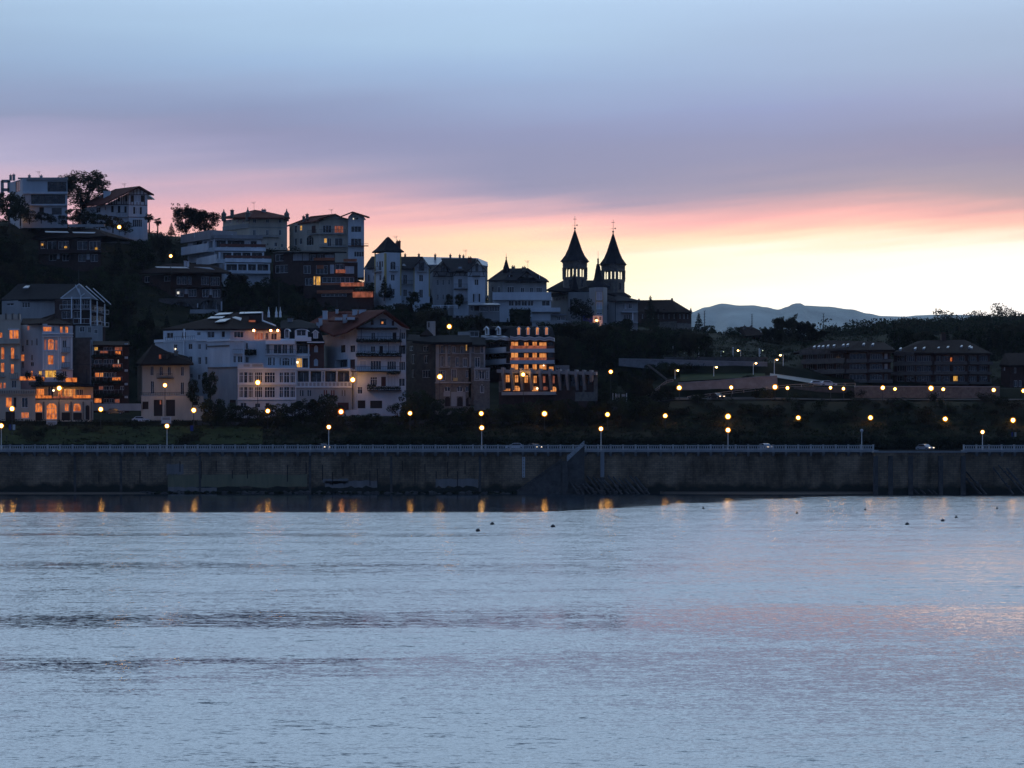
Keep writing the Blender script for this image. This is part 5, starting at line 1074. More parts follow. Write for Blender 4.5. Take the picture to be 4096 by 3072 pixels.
for a, b, fi in ((470,662,0),(662,805,1)):
    trims(T, f[fi], [(a,640,b,656),(a,676,b,684),(a,1040,b,1048)], 'whitetrim', .45, 'cornice')
trims(T, f[0], [(474,690,482,1040),(516,835,524,1040),(598,835,604,1040),(640,690,650,1040),(486,836,638,842)], 'whitetrim', .14, 'pilasters'); trims(T, f[1], [(664,690,672,1040),(745,690,753,1040),(785,690,793,1040)], 'whitetrim', .14, 'pilasters')
T.balcony(f[1], 678, 762, 798, 862, .9, 'grey'); T.balcony(f[1], 678, 762, 966, 1028, .9, 'grey')
T.slabs('roof', [[(430,535,562),(810,545,560),(640,480,568),(610,425,570),(450,478,570)],[(228,540,568),(440,535,560),(450,478,570),(250,480,574)]], 'darktile', .35)
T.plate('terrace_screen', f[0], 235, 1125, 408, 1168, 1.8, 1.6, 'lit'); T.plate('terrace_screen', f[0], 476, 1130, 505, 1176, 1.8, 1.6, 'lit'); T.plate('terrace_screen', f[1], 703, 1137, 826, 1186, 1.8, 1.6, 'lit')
mb = MB('flowerbox'); leafs = random.Random(4)
for x, y, r in ((310,1108,.8),(430,1140,.9),(655,1125,1.0),(680,1135,.9),(440,1165,.8)):
    p = P(x,y,558.5)
    for _ in range(160):
        q = p+Vector((leafs.gauss(0,r*.6),leafs.gauss(0,.4),leafs.gauss(0,r*.5))); a = Vector((leafs.gauss(0,1),leafs.gauss(0,1),leafs.gauss(0,1))).normalized()*.2; b = a.orthogonal().normalized()*.15; mb.poly([q-a,q+b,q+a,q-b])
T.part('terrace_plants', mb)
T.plate('terrace', f[0], 340, 1186, 830, 1222, 2.4, 0, 'darkstone')
T = Thing('arcaded_restaurant', 'low terrace building with glowing arched windows and a lit balcony above them', 'building', 700, 1610, 555)
f = T.block([(395,559),(1030,558)], 1222, 1380, 'cream', 8, [(0,400,1255,490,1362,'l',1),(0,527,1225,592,1362,'d',1),(0,638,1216,692,1362,'l',1),(0,703,1258,834,1362,'p',3),(0,842,1265,872,1362,'d'),(0,878,1265,918,1362,'d')], drop=.2, name='upper_wall')
T.slabs('roof', [[(340,1222,556),(1040,1226,555),(1040,1212,565),(340,1200,566)]], 'darkslate', .3)
b = T.balcony(f[0], 395, 1028, 1328, 1374, 1.8, 'darkstone', 'iron', .9)
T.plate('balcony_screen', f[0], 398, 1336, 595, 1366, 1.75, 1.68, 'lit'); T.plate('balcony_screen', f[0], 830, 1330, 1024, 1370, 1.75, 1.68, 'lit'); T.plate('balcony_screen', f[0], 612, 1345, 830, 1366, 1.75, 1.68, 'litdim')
p = P(592,1277,556.5); mb = MB('headlight'); mb.sphere(p, .28, 10); T.part('lantern', mb, smooth=True)
f = T.block([(378,556.5),(1032,555)], 1378, 1615, 'cream', 9, [(0,382,1414,468,1518,'^l',2,1),(0,386,1522,468,1612,'g'),(0,510,1416,630,1598,'^l',3,2),(0,712,1420,762,1508,'^l',1),(0,806,1418,895,1510,'^l',1,1),(0,945,1440,990,1600,'^g'),(0,680,1520,775,1608,'g',1),(0,808,1524,905,1604,'g',1)], drop=1, name='arcade_wall')
trims(T, f[0], [(x,1400,x+14,1600) for x in (478,645,780,915,1005)], 'stone', .2, 'pilasters')
T = Thing('windowless_block', 'tall dark windowless party wall beside the ornate white building', 'building', 910, 1240, 566)
f = T.block([(805,566),(1018,565)], 690, 1235, 'darkstone', 12, [], drop=2); trims(T, f[0], [(1004,715,1018,1230)], 'zinc', .5, 'downpipe'); trims(T, f[0], [(805,985,1010,992),(955,1040,965,1200)], 'iron', .06, 'flue')
T = Thing('balcony_apartments', 'narrow dark apartment block with stacked flowery balconies, some windows lit', 'apartments', 1230, 1500, 560)
ws = []
for k, (y0, y1) in enumerate(((795,838),(932,985),(1078,1132),(1226,1275),(1365,1416))):
    ws += [(0,1145,y0,1200,y1,'d',1),(0,1210,y0,1255,y1,'d')]
ws += [(0,1040,795,1082,836,'y'),(0,1090,795,1135,836,'s'),(0,1300,935,1313,985,'W'),(0,1050,1080,1162,1130,'p',4) if 0 else (0,1048,1078,1098,1130,'l',1),(0,1100,1078,1142,1130,'p',1),(0,1265,1078,1290,1130,'d'),(0,1090,1228,1142,1272,'m',1),(0,1040,1362,1122,1416,'l'),(0,1265,1370,1322,1416,'m',1),(0,1040,935,1130,985,'d',1),(0,1265,795,1350,836,'m',2),(0,1330,1228,1370,1272,'d')]
f = T.block([(1035,562),(1425,560)], 775, 1420, 'darkbrick', 12, ws, drop=2)
for k, (y0, y1) in enumerate(((840,880),(984,1022),(1130,1168),(1272,1312))):
    T.balcony(f[0], 1040, 1378, y0, y1+20, 1.4, 'darkbrick', 'grey', .9)
    mb = MB('flowerbox'); rr = random.Random(k)
    for _ in range(420):
        u, z = f[0].uz(rr.uniform(1042,1376), y1+rr.gauss(18,12)); p = f[0].pt(u, z, 1.5+rr.uniform(-.1,.25)); a = Vector((rr.gauss(0,1),rr.gauss(0,1),rr.gauss(0,1))).normalized()*.17; b = a.orthogonal().normalized()*.13; mb.poly([p-a,p+b,p+a,p-b])
    T.part('balcony_plants', mb)
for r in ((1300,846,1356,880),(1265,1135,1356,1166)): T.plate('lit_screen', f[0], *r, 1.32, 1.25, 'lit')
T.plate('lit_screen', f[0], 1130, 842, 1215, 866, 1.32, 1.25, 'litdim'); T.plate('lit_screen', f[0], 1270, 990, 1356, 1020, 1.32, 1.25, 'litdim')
for y in (758,903,1045,1195,1338): T.plate('flower_pot', f[0], 1388, y, 1416, y+24, .6, .1, 'shutterwhite')
T.slabs('roof', [[(1025,772,560),(1435,775,558),(1430,735,566),(1030,730,568)]], 'darktile', .4)
T = Thing('garden_wall', 'pale low forecourt wall below the balcony apartments', 'wall', 1290, 1500, 557); fc = Face(1030,557,1562,557); T.plate('wall', fc, 1030, 1422, 1562, 1500, .2, -.6, 'grey')
S(0,1100,2.765)
T = Thing('stone_villa', 'small cream stone villa with arched windows under a dark hipped roof', 'house', 1850, 1560, 558)
f = T.block([(1520,570),(1575,561),(1935,559),(2095,560)], 985, 1335, 'cream', 11, [(1,1660,1008,1698,1112,'d',1),(1,1762,1014,1800,1112,'^d',1),(1,1852,1014,1888,1112,'^d',1),(2,2000,1014,2036,1116,'d',1),(1,1664,1172,1702,1312,'^d',1),(2,1998,1184,2038,1322,'^d',1)], drop=1)
T.slabs('roof', [[(1500,970,572),(1560,985,558),(1690,762,566)],[(1560,985,558),(2142,980,557),(1850,845,564),(1690,762,566)],[(2142,980,557),(2080,900,572),(1850,845,564)]], 'darktile', .4)
T.plate('dormer', f[1], 1760, 878, 1845, 930, .2, -2.5, 'wood'); T.plate('dormer_window', f[1], 1764, 882, 1786, 926, .25, .21, 'litdim'); T.chimney(1948, 842, 935, 36, 562, 'stone', 1)
T.balcony(f[1], 1750, 1925, 1092, 1146, 1.0, 'wood', 'iron', .3); T.balcony(f[1], 1560, 2100, 1300, 1338, .8, 'grey')
f = T.block([(1562,557.5),(2250,556)], 1338, 1560, 'cream', 4, [(0,1700,1380,1796,1560,'g',1),(0,1835,1380,1936,1560,'g',1),(0,1575,1400,1642,1484,'s'),(0,2130,1400,2190,1440,'s')], drop=1, name='base_wall')
T.plate('lit_lamp', f[0], 1768, 1385, 1782, 1430, .02, -.1, 'litdim')
for i, (a, b, c, d, cx) in enumerate([(0,0,0,0,0)]): pass
def gatesign(x0, y0, x1, y1, label):
    T = Thing('gate_pier', label, 'gate pier', (x0+x1)/2, y1, 549); fc = Face(x0,549,x1,549); T.plate('pier', fc, x0, y0, x1, y1+30, .1, -.3, 'white'); T.plate('panel', fc, x0+12, y0+8, x1-12, y1-8, .14, .101, 'grey')
gatesign(514, 1617, 630, 1656, 'white low gate pier below the arcaded restaurant'); gatesign(1785, 1567, 1892, 1612, 'white low gate pier in front of the stone villa')
# ================================================================== front row, centre
S(600,1150,3.016)
T = Thing('long_white_building', 'long white building with glazed galleries and a dark tiled roof, three terrace lamps lit', 'building', 900, 1420, 558)
f = T.block([(160,578),(965,569),(1580,569)], 500, 640, 'white', 14, [(0,200,545,278,612,'d',1),(0,388,540,432,612,'s'),(0,564,535,608,580,'d'),(0,690,530,776,606,'d',1),(0,864,530,902,598,'s'),(1,1010,530,1128,606,'d',2),(1,1254,543,1366,630,'m',2),(1,1390,545,1430,630,'d'),(1,1458,548,1532,630,'d',1)], drop=1, name='attic_wall')
T.slabs('roof', [[(145,500,580),(965,497,567),(1060,300,584),(700,372,588)],[(965,497,567),(1610,500,567),(1520,460,572),(1365,292,582),(1060,300,584)]], 'darktile', .4)
T.slabs('solar_panel', [[(690,372,581),(870,368,579),(905,345,581),(740,348,583)],[(775,332,583),(960,318,582),(1000,300,584),(830,305,586)],[(780,418,575),(900,408,573),(975,372,576),(850,380,579)],[(990,360,577),(1095,396,572),(1108,365,574),(1030,350,577)],[(1075,315,581),(1360,305,580),(1362,290,582),(1085,295,584)]], 'zinc', .15)
T.plate('roof_terrace', Face(1190,574,1350,574), 1190, 330, 1350, 430, 0, -3, 'wood'); T.plate('lit_window', Face(1190,574,1350,574), 1192, 394, 1272, 424, .1, 0, 'litdim')
beams(T, 'flue', [((1357,290,573),(1357,400,573)),((1357,400,573),(1515,460,569))], .28, 'metalwhite'); T.antenna(1138, 245, 300, 580)
for x in (1252,1458,1542):
    p = P(x,519,566.5); mb = MB('bulbred'); mb.sphere(p, .25, 12); T.part('wall_lamp', mb, smooth=True)
w0 = [(0,285,685,328,752,'d'),(0,462,680,510,746,'d'),(0,466,830,510,920,'d'),(0,478,1035,512,1092,'d'),(1,577,680,612,746,'d'),(1,577,840,614,928,'d'),(1,575,1050,606,1112,'d'),(1,666,682,690,752,'d'),(1,663,835,690,928,'d'),(3,1035,684,1078,746,'w',3),(3,1005,825,1036,906,'d'),(3,1055,825,1118,906,'d',1)]
f = T.block([(60,578),(555,569),(695,567),(965,562),(1140,562)], 632, 1400, 'white', 14, w0, drop=3)
p = P(308,742,573.6); mb = MB('headlight'); mb.sphere(p, .22, 8); T.part('window_lamp', mb)
for i, (a, b) in enumerate(((60,555),(555,695),(695,965),(965,1140))): trims(T, f[i], [(a,632,b,644)], 'whitetrim', .3, 'cornice')
trims(T, f[0], [(412,500,422,1200)], 'metalwhite', .35, 'downpipe'); trims(T, f[2], [(697,703,960,710)], 'stone', .15, 'string_course'); T.balcony(f[3], 1005, 1125, 745, 798, .8, 'white')
trims(T, f[3], [(1015,648,1095,654),(1030,630,1080,640)], 'whitetrim', .2, 'pediment'); T.balcony(f[0], 200, 555, 598, 634, .4, 'white', 'iron', .8)
f = T.block([(1140,565),(1398,565)], 640, 940, 'white', 8, [(0,1153,668,1182,742,'d'),(0,1153,835,1190,906,'d')], drop=2); T.balcony(f[0], 1142, 1288, 752, 815, 1.0, 'grey')
mb = MB('flowerbox'); rr = random.Random(8)
for _ in range(420):
    u, z = f[0].uz(rr.uniform(1142,1286), rr.gauss(785,16)); p = f[0].pt(u, z, 1.05+rr.uniform(-.1,.2)); a = Vector((rr.gauss(0,1),rr.gauss(0,1),rr.gauss(0,1))).normalized()*.2; b = a.orthogonal().normalized()*.14; mb.poly([p-a,p+b,p+a,p-b])
T.part('balcony_plants', mb)
f = T.block([(1398,562),(1765,562)], 640, 985, 'white', 10, [(0,1402,682,1442,800,'d',1),(0,1490,686,1588,800,'d',1),(0,1596,686,1658,800,'d',1),(0,1680,690,1728,800,'d',1),(0,1404,842,1412,940,'d') if 0 else (0,1418,838,1468,942,'^d',1),(0,1480,842,1508,942,'^d'),(0,1560,845,1584,942,'d'),(0,1593,845,1686,945,'^d',2,1),(0,1696,848,1718,942,'^d'),(0,1728,850,1750,942,'^d')], drop=2)
T.balcony(f[0], 1395, 1760, 745, 812, 1.0, 'white', 'iron', .5); trims(T, f[0], [(1398,640,1750,686)], 'whitetrim', 1.0, 'awning_board')
f = T.block([(1058,557.5),(1765,557)], 972, 1420, 'white', 9, [(0,a,y,b,y+130,'d',n,1) for y in (1020,1198) for a, b, n in ((1074,1125,2),(1132,1176,0),(1184,1242,2),(1262,1356,3),(1380,1508,3),(1560,1606,1),(1614,1682,1),(1690,1750,2))]+[(0,1088,1388,1166,1450,'d',1),(0,1262,1395,1332,1450,'d',1),(0,1395,1395,1440,1450,'s')], drop=3, name='gallery_wall')
trims(T, f[0], [(1058,972,1765,984),(1058,1160,1765,1172),(1058,1345,1765,1355)], 'whitetrim', .3, 'cornice'); T.balcony(f[0], 1058, 1372, 915, 972, .2, 'white', solid=True); trims(T, f[0], [(1130,925,1205,955),(1235,925,1360,955)], 'grey', .24, 'parapet_panel', .21)
f = T.block([(700,563),(1058,559)], 965, 1420, 'grey', 9, [(0,960,1355,1035,1420,'s')], drop=3); trims(T, f[0], [(700,962,1058,972)], 'stone', .2, 'cornice')
T = Thing('mansard_house', 'brick house with a black mansard roof and white arched dormers', 'house', 1850, 975, 562)
f = T.block([(1765,563),(1925,563)], 672, 985, 'white', 9, [(0,1768,682,1905,802,'o'),(0,1766,852,1836,965,'y',2,1),(0,1842,852,1908,965,'o')], drop=1); trims(T, f[0], [(1760,806,1932,826),(1908,680,1920,975)], 'whitetrim', .4, 'cornice'); T.balcony(f[0], 1765, 1925, 770, 805, .35, 'white')
p = P(1779,902,562.9); mb = MB('headlight'); mb.sphere(p, .3, 10); T.part('lamp', mb)
f = T.block([(1925,563.5),(2100,563.5)], 672, 985, 'brick', 9, [(0,1980,700,2026,780,'^w',1),(0,1978,860,2026,946,'^w',1)], drop=1)
T.slabs('mansard_roof', [[(1575,655,563),(2110,668,561.5),(2040,490,565),(1575,488,566)],[(1575,488,566),(2040,490,565),(2010,440,574),(1800,385,578),(1575,400,576)]], 'darkslate', .4)
fm = Face(1575,562.4,2110,561.4); trims(T, fm, [(1580,620,1755,640),(1900,655,2105,668)], 'whitetrim', .6, 'eaves_cornice')
def dormer(T, fc, x0, y0, x1, y1, pane, kind='peak', mat='whitetrim', roofm='darkslate'):
    u0, zt = fc.uz(x0, y0); u1, zb = fc.uz(x1, y1); w = (u1-u0)*.16; mb = MB(mat); zs = zt-(zt-zb)*.28
    mb.fbox(fc, u0, zb, u0+w, zs, .5, .2); mb.fbox(fc, u1-w, zb, u1, zs, .5, .2); mb.fbox(fc, u0, zb, u0+w, zs, .2, -1.2, roofm); mb.fbox(fc, u1-w, zb, u1, zs, .2, -1.2, roofm); mb.fbox(fc, u0+w, zb, u1-w, zb+w*.8, .5, -2)
    uc = (u0+u1)/2
    if kind == 'peak':
        for s in (-1, 1):
            r = [(uc,zt),(uc,zt-w*1.3),(uc+s*(u1-u0)*.75,zs-w*1.6),(uc+s*(u1-u0)*.75,zs-w*.4)]; mb.hexa([fc.pt(a,b,.7) for a, b in r],[fc.pt(a,b,.45) for a, b in r]); mb.hexa([fc.pt(a,b,.45) for a, b in r],[fc.pt(a,b,-1.2) for a, b in r], roofm)
    else:
        n = 8; h = (u1-u0)/2
        o = [(uc+h*1.04*math.cos(t), zs+(zt-zs)*math.sin(t)) for t in [math.pi*i/n for i in range(n+1)]]; i_ = [(uc+h*.86*math.cos(t), zs+(zt-zs)*.72*math.sin(t)) for t in [math.pi*i/n for i in range(n+1)]]
        for q in range(n): r = [o[q],o[q+1],i_[q+1],i_[q]]; mb.hexa([fc.pt(a,b,.6) for a, b in r],[fc.pt(a,b,-2) for a, b in r])
    d = T.part('dormer', mb); g = MB(pane); g.fbox(fc, u0+w, zb+w*.8, u1-w, zs+(zt-zs)*.45, .3, -1.9); T.part('pane', g, d)
    g = MB(mat); g.fbox(fc, uc-.05, zb+w, uc+.05, zs, .36, .301); T.part('mullion', g, d)
dormer(T, fm, 1626, 496, 1684, 614, 'glass', 'arch'); dormer(T, fm, 1752, 500, 1906, 600, 'glass', 'arch'); dormer(T, fm, 1974, 510, 2030, 614, 'shutterwhite', 'peak')
trims(T, fm, [(1752,600,1948,648)], 'whitetrim', .7, 'dormer_balcony', .01); T.chimney(1692, 375, 420, 60, 575, 'concrete', 1.5)
for x in (1440,1520,1572): pass
T = Thing('rooftop_finials', 'three small white figures of roof pots above the long white building', 'roof ornament', 1500, 325, 578); mb = MB('metalwhite')
for x in (1432,1524,1572):
    p = P(x,320,578); mb.lathe((p.x,578,p.z-.8), [(.35,0),(.25,.9),(.32,1.0),(.12,1.8),(.05,2.6)], 8)
T.part('pots', mb)
S(1150,1150,2.949)
T = Thing('veranda_wing', 'low wing with white columned veranda and balustrade left of the big white chalet', 'veranda', 430, 1440, 556)
f = T.block([(100,557.2),(758,557)], 962, 1440, 'white', 7, [(0,a,985,b,1112,'o') for a, b in ((116,250),(270,398),(440,572),(590,728))]+[(0,410,990,430,1112,'d')], drop=1.5, name='veranda_wall')
trims(T, f[0], [(95,955,765,968),(95,1168,765,1180)], 'whitetrim', .35, 'cornice'); trims(T, f[0], [(x,1122,x+28,1162) for x in range(120,720,46)], 'grey', .05, 'balustrade_panel')
trims(T, f[0], [(100,1182,755,1440)], 'grey', .1, 'base_render')
for a, b, m in ((148,188,'glass'),(238,278,'glass'),(428,468,'brick'),(514,556,'brick'),(640,684,'stone')): T.plate('window', f[0], a, 1212, b, 1280, .16, .11, m); T.plate('window_frame', f[0], (a+b)/2-2, 1212, (a+b)/2+2, 1280, .2, .161, 'whitetrim')
T.plate('garage_door', f[0], 592, 1358, 722, 1442, .18, .11, 'redwood')
T = Thing('white_chalet', 'big white basque chalet with red tiled roof, stacked dark balconies and garage doors', 'house', 1050, 1440, 556)
f = T.block([(400,575),(540,568),(712,560.5)], 530, 960, 'white', 11, [(1,626,530,680,612,'w'),(1,628,682,682,764,'s'),(1,560,858,706,936,'o')], drop=2)
wf = [(1,985,530,1036,612,'d'),(1,1045,525,1230,612,'w',3),(1,1240,530,1284,612,'s'),(1,1316,526,1390,610,'d',2),(1,848,672,932,762,'w',1),(1,980,690,1036,764,'d',1),(1,1085,690,1126,772,'s'),(1,1135,680,1278,772,'w',2),(0,738,682,796,764,'d',1),(1,1314,682,1392,782,'o'),(1,848,860,932,966,'w',1),(1,978,862,1106,972,'d',3),(1,1174,868,1282,972,'d',3),(0,738,850,796,962,'r'),(1,1314,872,1390,978,'d',2),(0,818,1043,876,1112,'d',1),(1,975,1053,1058,1152,'d',2,1),(1,1105,1053,1160,1166,'r'),(1,1172,1038,1282,1166,'w',2),(1,1312,1070,1386,1166,'d'),(0,740,1170,770,1250,'d') if 0 else (1,826,1170,884,1256,'d',1,1),(0,775,1332,815,1425,'g') if 0 else (1,828,1332,918,1425,'g'),(1,975,1335,1116,1425,'g')]
f = T.block([(712,560),(822,556.5),(1398,556)], 470, 1440, 'white', 12, wf, drop=1.5)
T.gable(f[1], [(830,471),(1005,388),(1070,322),(1135,288),(1200,322),(1290,395),(1396,471)], 11)
T.plate('attic_window', f[1], 1088, 372, 1166, 440, .05, -.1, 'glass'); T.plate('attic_window', f[1], 984, 388, 1016, 440, .05, -.1, 'redwood'); T.plate('attic_window', f[1], 1230, 393, 1258, 450, .05, -.1, 'redwood'); T.plate('lit_lamp', f[1], 1108, 403, 1130, 428, .09, .051, 'litpale')
T.plate('canopy', f[1], 820, 476, 1300, 496, 1.6, 0, 'wood')
for a, b, y0, y1 in ((820,1352,582,640),(815,1350,752,812),(756,1336,934,992)):
    T.balcony(f[1], a, b, y0, y1+6, 1.5, 'wood', 'iron', .5)
for k, (a, b, y) in enumerate(((820,1350,628),(815,1350,790),(1180,1336,1010),(950,1345,1190),(950,1050,1160))):
    mb = MB('flowerbox'); rr = random.Random(k+20)
    for _ in range(int((b-a)*1.3)):
        u, z = f[1].uz(rr.uniform(a,b), rr.gauss(y,9)); p = f[1].pt(u, z, 1.55+rr.uniform(-.1,.25)); q = Vector((rr.gauss(0,1),rr.gauss(0,1),rr.gauss(0,1))).normalized()*.17; w = q.orthogonal().normalized()*.13; mb.poly([p-q,p+w,p+q,p-w])
    T.part('flower_boxes', mb)
T.balcony(f[1], 950, 1345, 1165, 1222, 1.5, 'wood', 'iron', .5)
beams(T, 'balcony_post', [((870,490,554.4),(870,640,554.4)),((1335,490,554.4),(1335,1000,554.4)),((1193,640,554.4),(1193,780,554.4))], .14, 'iron')
T.slabs('roof', [[(1158,262,553),(700,520,553.5),(545,562,557),(245,418,582),(560,340,577)],[(1158,262,553),(560,340,577),(245,418,582),(480,287,582),(800,272,574)],[(1158,262,553),(800,272,574),(1330,440,574),(1442,474,553)]], 'tile', .4)
T.slabs('roof_tail', [[(545,560,556.5),(520,560,562),(385,455,578),(400,430,578)]], 'tile', .35)
T.chimney(443, 275, 350, 54, 572, 'white', 1.4); T.chimney(390, 365, 430, 40, 573, 'white', 1.2); T.chimney(360, 415, 450, 36, 571, 'white', 1.2); T.chimney(795, 262, 308, 56, 566, 'white', 1.2); T.chimney(884, 262, 308, 80, 565, 'white', 1.2); T.chimney(680, 320, 392, 50, 564, 'white', 1.4); T.chimney(583, 258, 280, 30, 576, 'white', 1.0)
T.slabs('roof_dormer', [[(480,385,560),(650,388,559),(600,345,568),(545,340,569)],[(690,360,559),(830,352,558),(790,328,565),(710,330,566)]], 'tile', .4); T.plate('dormer_window', Face(530,559.5,650,559), 560, 355, 640, 385, .1, -.5, 'shutterwhite')
T.plate('dormer_window', Face(700,558.6,800,558.3), 705, 350, 795, 380, .1, -.5, 'white')
T = Thing('gate_pier', 'white low gate pier at the foot of the big white chalet', 'gate pier', 800, 1485, 549); fc = Face(745,549,855,549); T.plate('pier', fc, 745, 1440, 855, 1500, .1, -.3, 'white')
T = Thing('stone_mansion', 'dark rough stone mansion with pale quoins and arched ground floor doors', 'building', 1850, 1400, 562)
f = T.block([(1405,572),(1745,566)], 620, 1190, 'darkstone', 12, [(0,1462,790,1502,902,'d',1),(0,1614,805,1656,892,'d',1),(0,1466,970,1496,1062,'d'),(0,1590,975,1682,1062,'d',2),(0,1440,690,1480,745,'d'),(0,1600,690,1660,750,'d',1)], drop=4)
trims(T, f[0], [(1560,772,1690,780),(1455,785,1461,905),(1503,785,1509,905),(1607,800,1613,895),(1657,800,1663,895)], 'stone', .15, 'window_surround')
f = T.block([(1745,562),(1925,561),(2165,561)], 640, 1400, 'stone', 12, [(0,1803,682,1840,782,'d',1),(0,1896,682,1922,782,'d'),(1,1940,690,1980,770,'d'),(1,2040,690,2080,780,'d'),(1,2102,674,2118,746,'y'),(0,1800,805,1836,932,'d',1),(0,1893,810,1920,932,'d'),(1,1984,820,2022,936,'d',1),(1,2070,830,2120,936,'d',1),(1,1935,960,1992,1104,'d',1),(1,2105,975,2140,1060,'d'),(0,1775,980,1860,1100,'d',2),(0,1850,1172,1918,1226,'^d',1),(1,2000,1165,2066,1228,'^d',1),(1,2098,1165,2140,1228,'^d',1),(0,1856,1288,1918,1400,'^g'),(1,2004,1292,2066,1400,'^g'),(1,2105,1298,2160,1400,'^g')], drop=2)
for i, (a, b) in enumerate(((1745,1925),(1925,2165))): trims(T, f[i], [(a+20,776,b-10,784),(a+20,938,b-5,946),(a,1115,b,1130)], 'grey', .5, 'balcony_slab')
trims(T, f[0], [(1752,660,1790,1120),(1862,690,1888,930)], 'grey', .08, 'quoins'); trims(T, f[0], [(1842,1232,1920,1284)], 'grey', .06, 'ashlar'); trims(T, f[1], [(1930,1232,1996,1400),(2070,1232,2100,1400),(1996,1232,2070,1284)], 'grey', .06, 'ashlar')
T.plate('banner', f[1], 1955, 1065, 2010, 1105, .6, .5, 'yellowtrim')
T.slabs('roof', [[(1395,620,574),(1740,645,560),(1760,570,566),(1440,550,580)],[(1740,645,560),(2180,645,558.5),(2150,560,568),(1760,565,568)]], 'darkslate', .6)
T.slabs('roof_dormer', [[(1560,560,570),(1720,560,568),(1650,488,572)]], 'darktile', .4)
f = Face(1405,570,2165,561)
S(1800,1150,3.016)
f = T.block([(225,561),(425,561)], 690, 1310, 'stone', 12, [(0,262,700,292,790,'d'),(0,300,840,362,962,'d',1),(0,365,710,405,790,'d')], drop=2); trims(T, f[0], [(232,700,256,960),(406,700,424,960),(290,792,412,800)], 'grey', .1, 'quoins')
T.slabs('side_roof', [[(215,690,560),(430,690,560),(420,600,570),(225,600,570)]], 'darkslate', .5); 
f = T.block([(290,558.5),(480,558.5)], 972, 1400, 'stone', 5, [(0,310,1002,336,1100,'d'),(0,350,1005,416,1106,'^d',1),(0,438,1005,464,1100,'d'),(0,364,1172,410,1272,'^d')], drop=2, name='bay'); trims(T, f[0], [(288,968,484,990),(288,1112,484,1126),(292,992,304,1110),(466,992,478,1110)], 'grey', .15, 'bay_trim')
f = T.block([(95,575),(235,573),(350,573)], 530, 600, 'grey', 6, [(1,240,532,345,592,'d',1)], drop=2, name='roof_room')
T.plate('roof_room_slab', f[1], 225, 522, 352, 532, .5, -5, 'concrete')
# hotel
T = Thing('hotel', 'hotel with rows of glowing orange windows, a zigzag white fascia and lit dormers', 'hotel', 1000, 1350, 558)
rows = ((652,706),(784,848),(922,992))
ws = []
for k, (a, b) in enumerate(rows): ws += [(1,733,a,824,b,'p'),(1,890,a+6,949,b,'p'),(1,991,a,1051,b,'p'),(1,1074,a+6,1166,b,'p'),(1,836,a,880,b,'d'),(1,1180,a,1245,b,'d') if k < 2 else (1,1190,950,1252,1004,'p',1)]
ws += [(0,460,a,700,b,'d',5) for a, b in rows]
f = T.block([(428,572),(730,562),(1262,561)], 640, 1010, 'darkbrick', 13, ws, drop=2, frame='wood')
for a, b in ((742,785),(880,922)):
    T.balcony(f[0], 428, 730, a, b, 1.4, 'dullwhite', solid=True); T.balcony(f[1], 730, 1264, a, b, 1.4, 'dullwhite', solid=True)
for a, b in ((706,742),(848,882)):
    T.plate('balcony_glass', f[1], 732, a, 1170, b, 1.3, 1.24, 'litdim'); T.plate('balcony_glass', f[1], 1170, a, 1262, b, 1.3, 1.24, 'brick')
mb = MB('dullwhite'); n = 15
for fc, x0, x1 in ((f[0],436,730),(f[1],730,1262)):
    m = 5 if fc is f[0] else 9; pts = []
    for i in range(m+1):
        x = x0+(x1-x0)*i/m; pts.append((x, 580+(14 if i % 2 else 0)+(x-436)*.018))
    for a, b in zip(pts, pts[1:]):
        r = [fc.uz(a[0],a[1]),fc.uz(b[0],b[1]),fc.uz(b[0],b[1]+42),fc.uz(a[0],a[1]+42)]; mb.hexa([fc.pt(u,z,1.5) for u, z in r],[fc.pt(u,z,-.5) for u, z in r])
T.part('zigzag_fascia', mb)
mb = MB('wood')
for fc, x0, x1, m in ((f[0],436,730,5),(f[1],730,1262,9)):
    pts = [(x0+(x1-x0)*i/m, 600+(14 if i % 2 else 0)+(x0+(x1-x0)*i/m-436)*.018) for i in range(m+1)]
    for a, b in zip(pts, pts[1:]):
        r = [fc.uz(a[0],a[1]),fc.uz(b[0],b[1]),fc.uz(b[0],b[1]+4),fc.uz(a[0],a[1]+4)]; mb.hexa([fc.pt(u,z,1.54) for u, z in r],[fc.pt(u,z,1.501) for u, z in r])
T.part('fascia_line', mb)
T.slabs('roof', [[(425,590,573),(730,588,561),(1264,592,560),(1235,478,566),(730,470,567),(450,478,577)],[(450,478,577),(730,470,567),(1235,478,566),(1200,470,574),(500,465,583)]], 'darkslate', .4)
for x, p in ((463,'glass'),(605,'glass')): dormer(T, f[0], x-20, 468, x+20, 570, p, 'peak')
for x in (832,944,1055,1166): dormer(T, f[1], x-20, 468, x+20, 574, 'litpale', 'peak', 'whitetrim')
ws = [(0,656,1050,722,1146,'p',1,1),(0,778,1052,826,1148,'p',1,1),(0,893,1055,942,1152,'p',1,1),(0,1003,1062,1048,1156,'p',1,1),(0,1118,1065,1150,1152,'m',1,1),(0,1230,1064,1262,1158,'m',1,1),(0,640,1216,730,1250,'p',3,1),(0,756,1182,846,1252,'^p',2,1),(0,983,1190,1066,1254,'^p',2,1),(0,1122,1190,1180,1242,'^m',2),(0,1207,1192,1286,1260,'^p',2,1),(0,1630,1296,1696,1368,'g'),(0,1700,1300,1740,1368,'d')]
ws += [(0,a+16,1070,b-16,1190,'d',1) for a, b in ((1335,1430),(1430,1540),(1540,1630))]+[(0,1640,1075,1705,1170,'d',2)]
f = T.block([(590,558),(1780,552)], 1000, 1370, 'darkbrick', 12, ws, drop=1.5, name='podium', frame='wood')
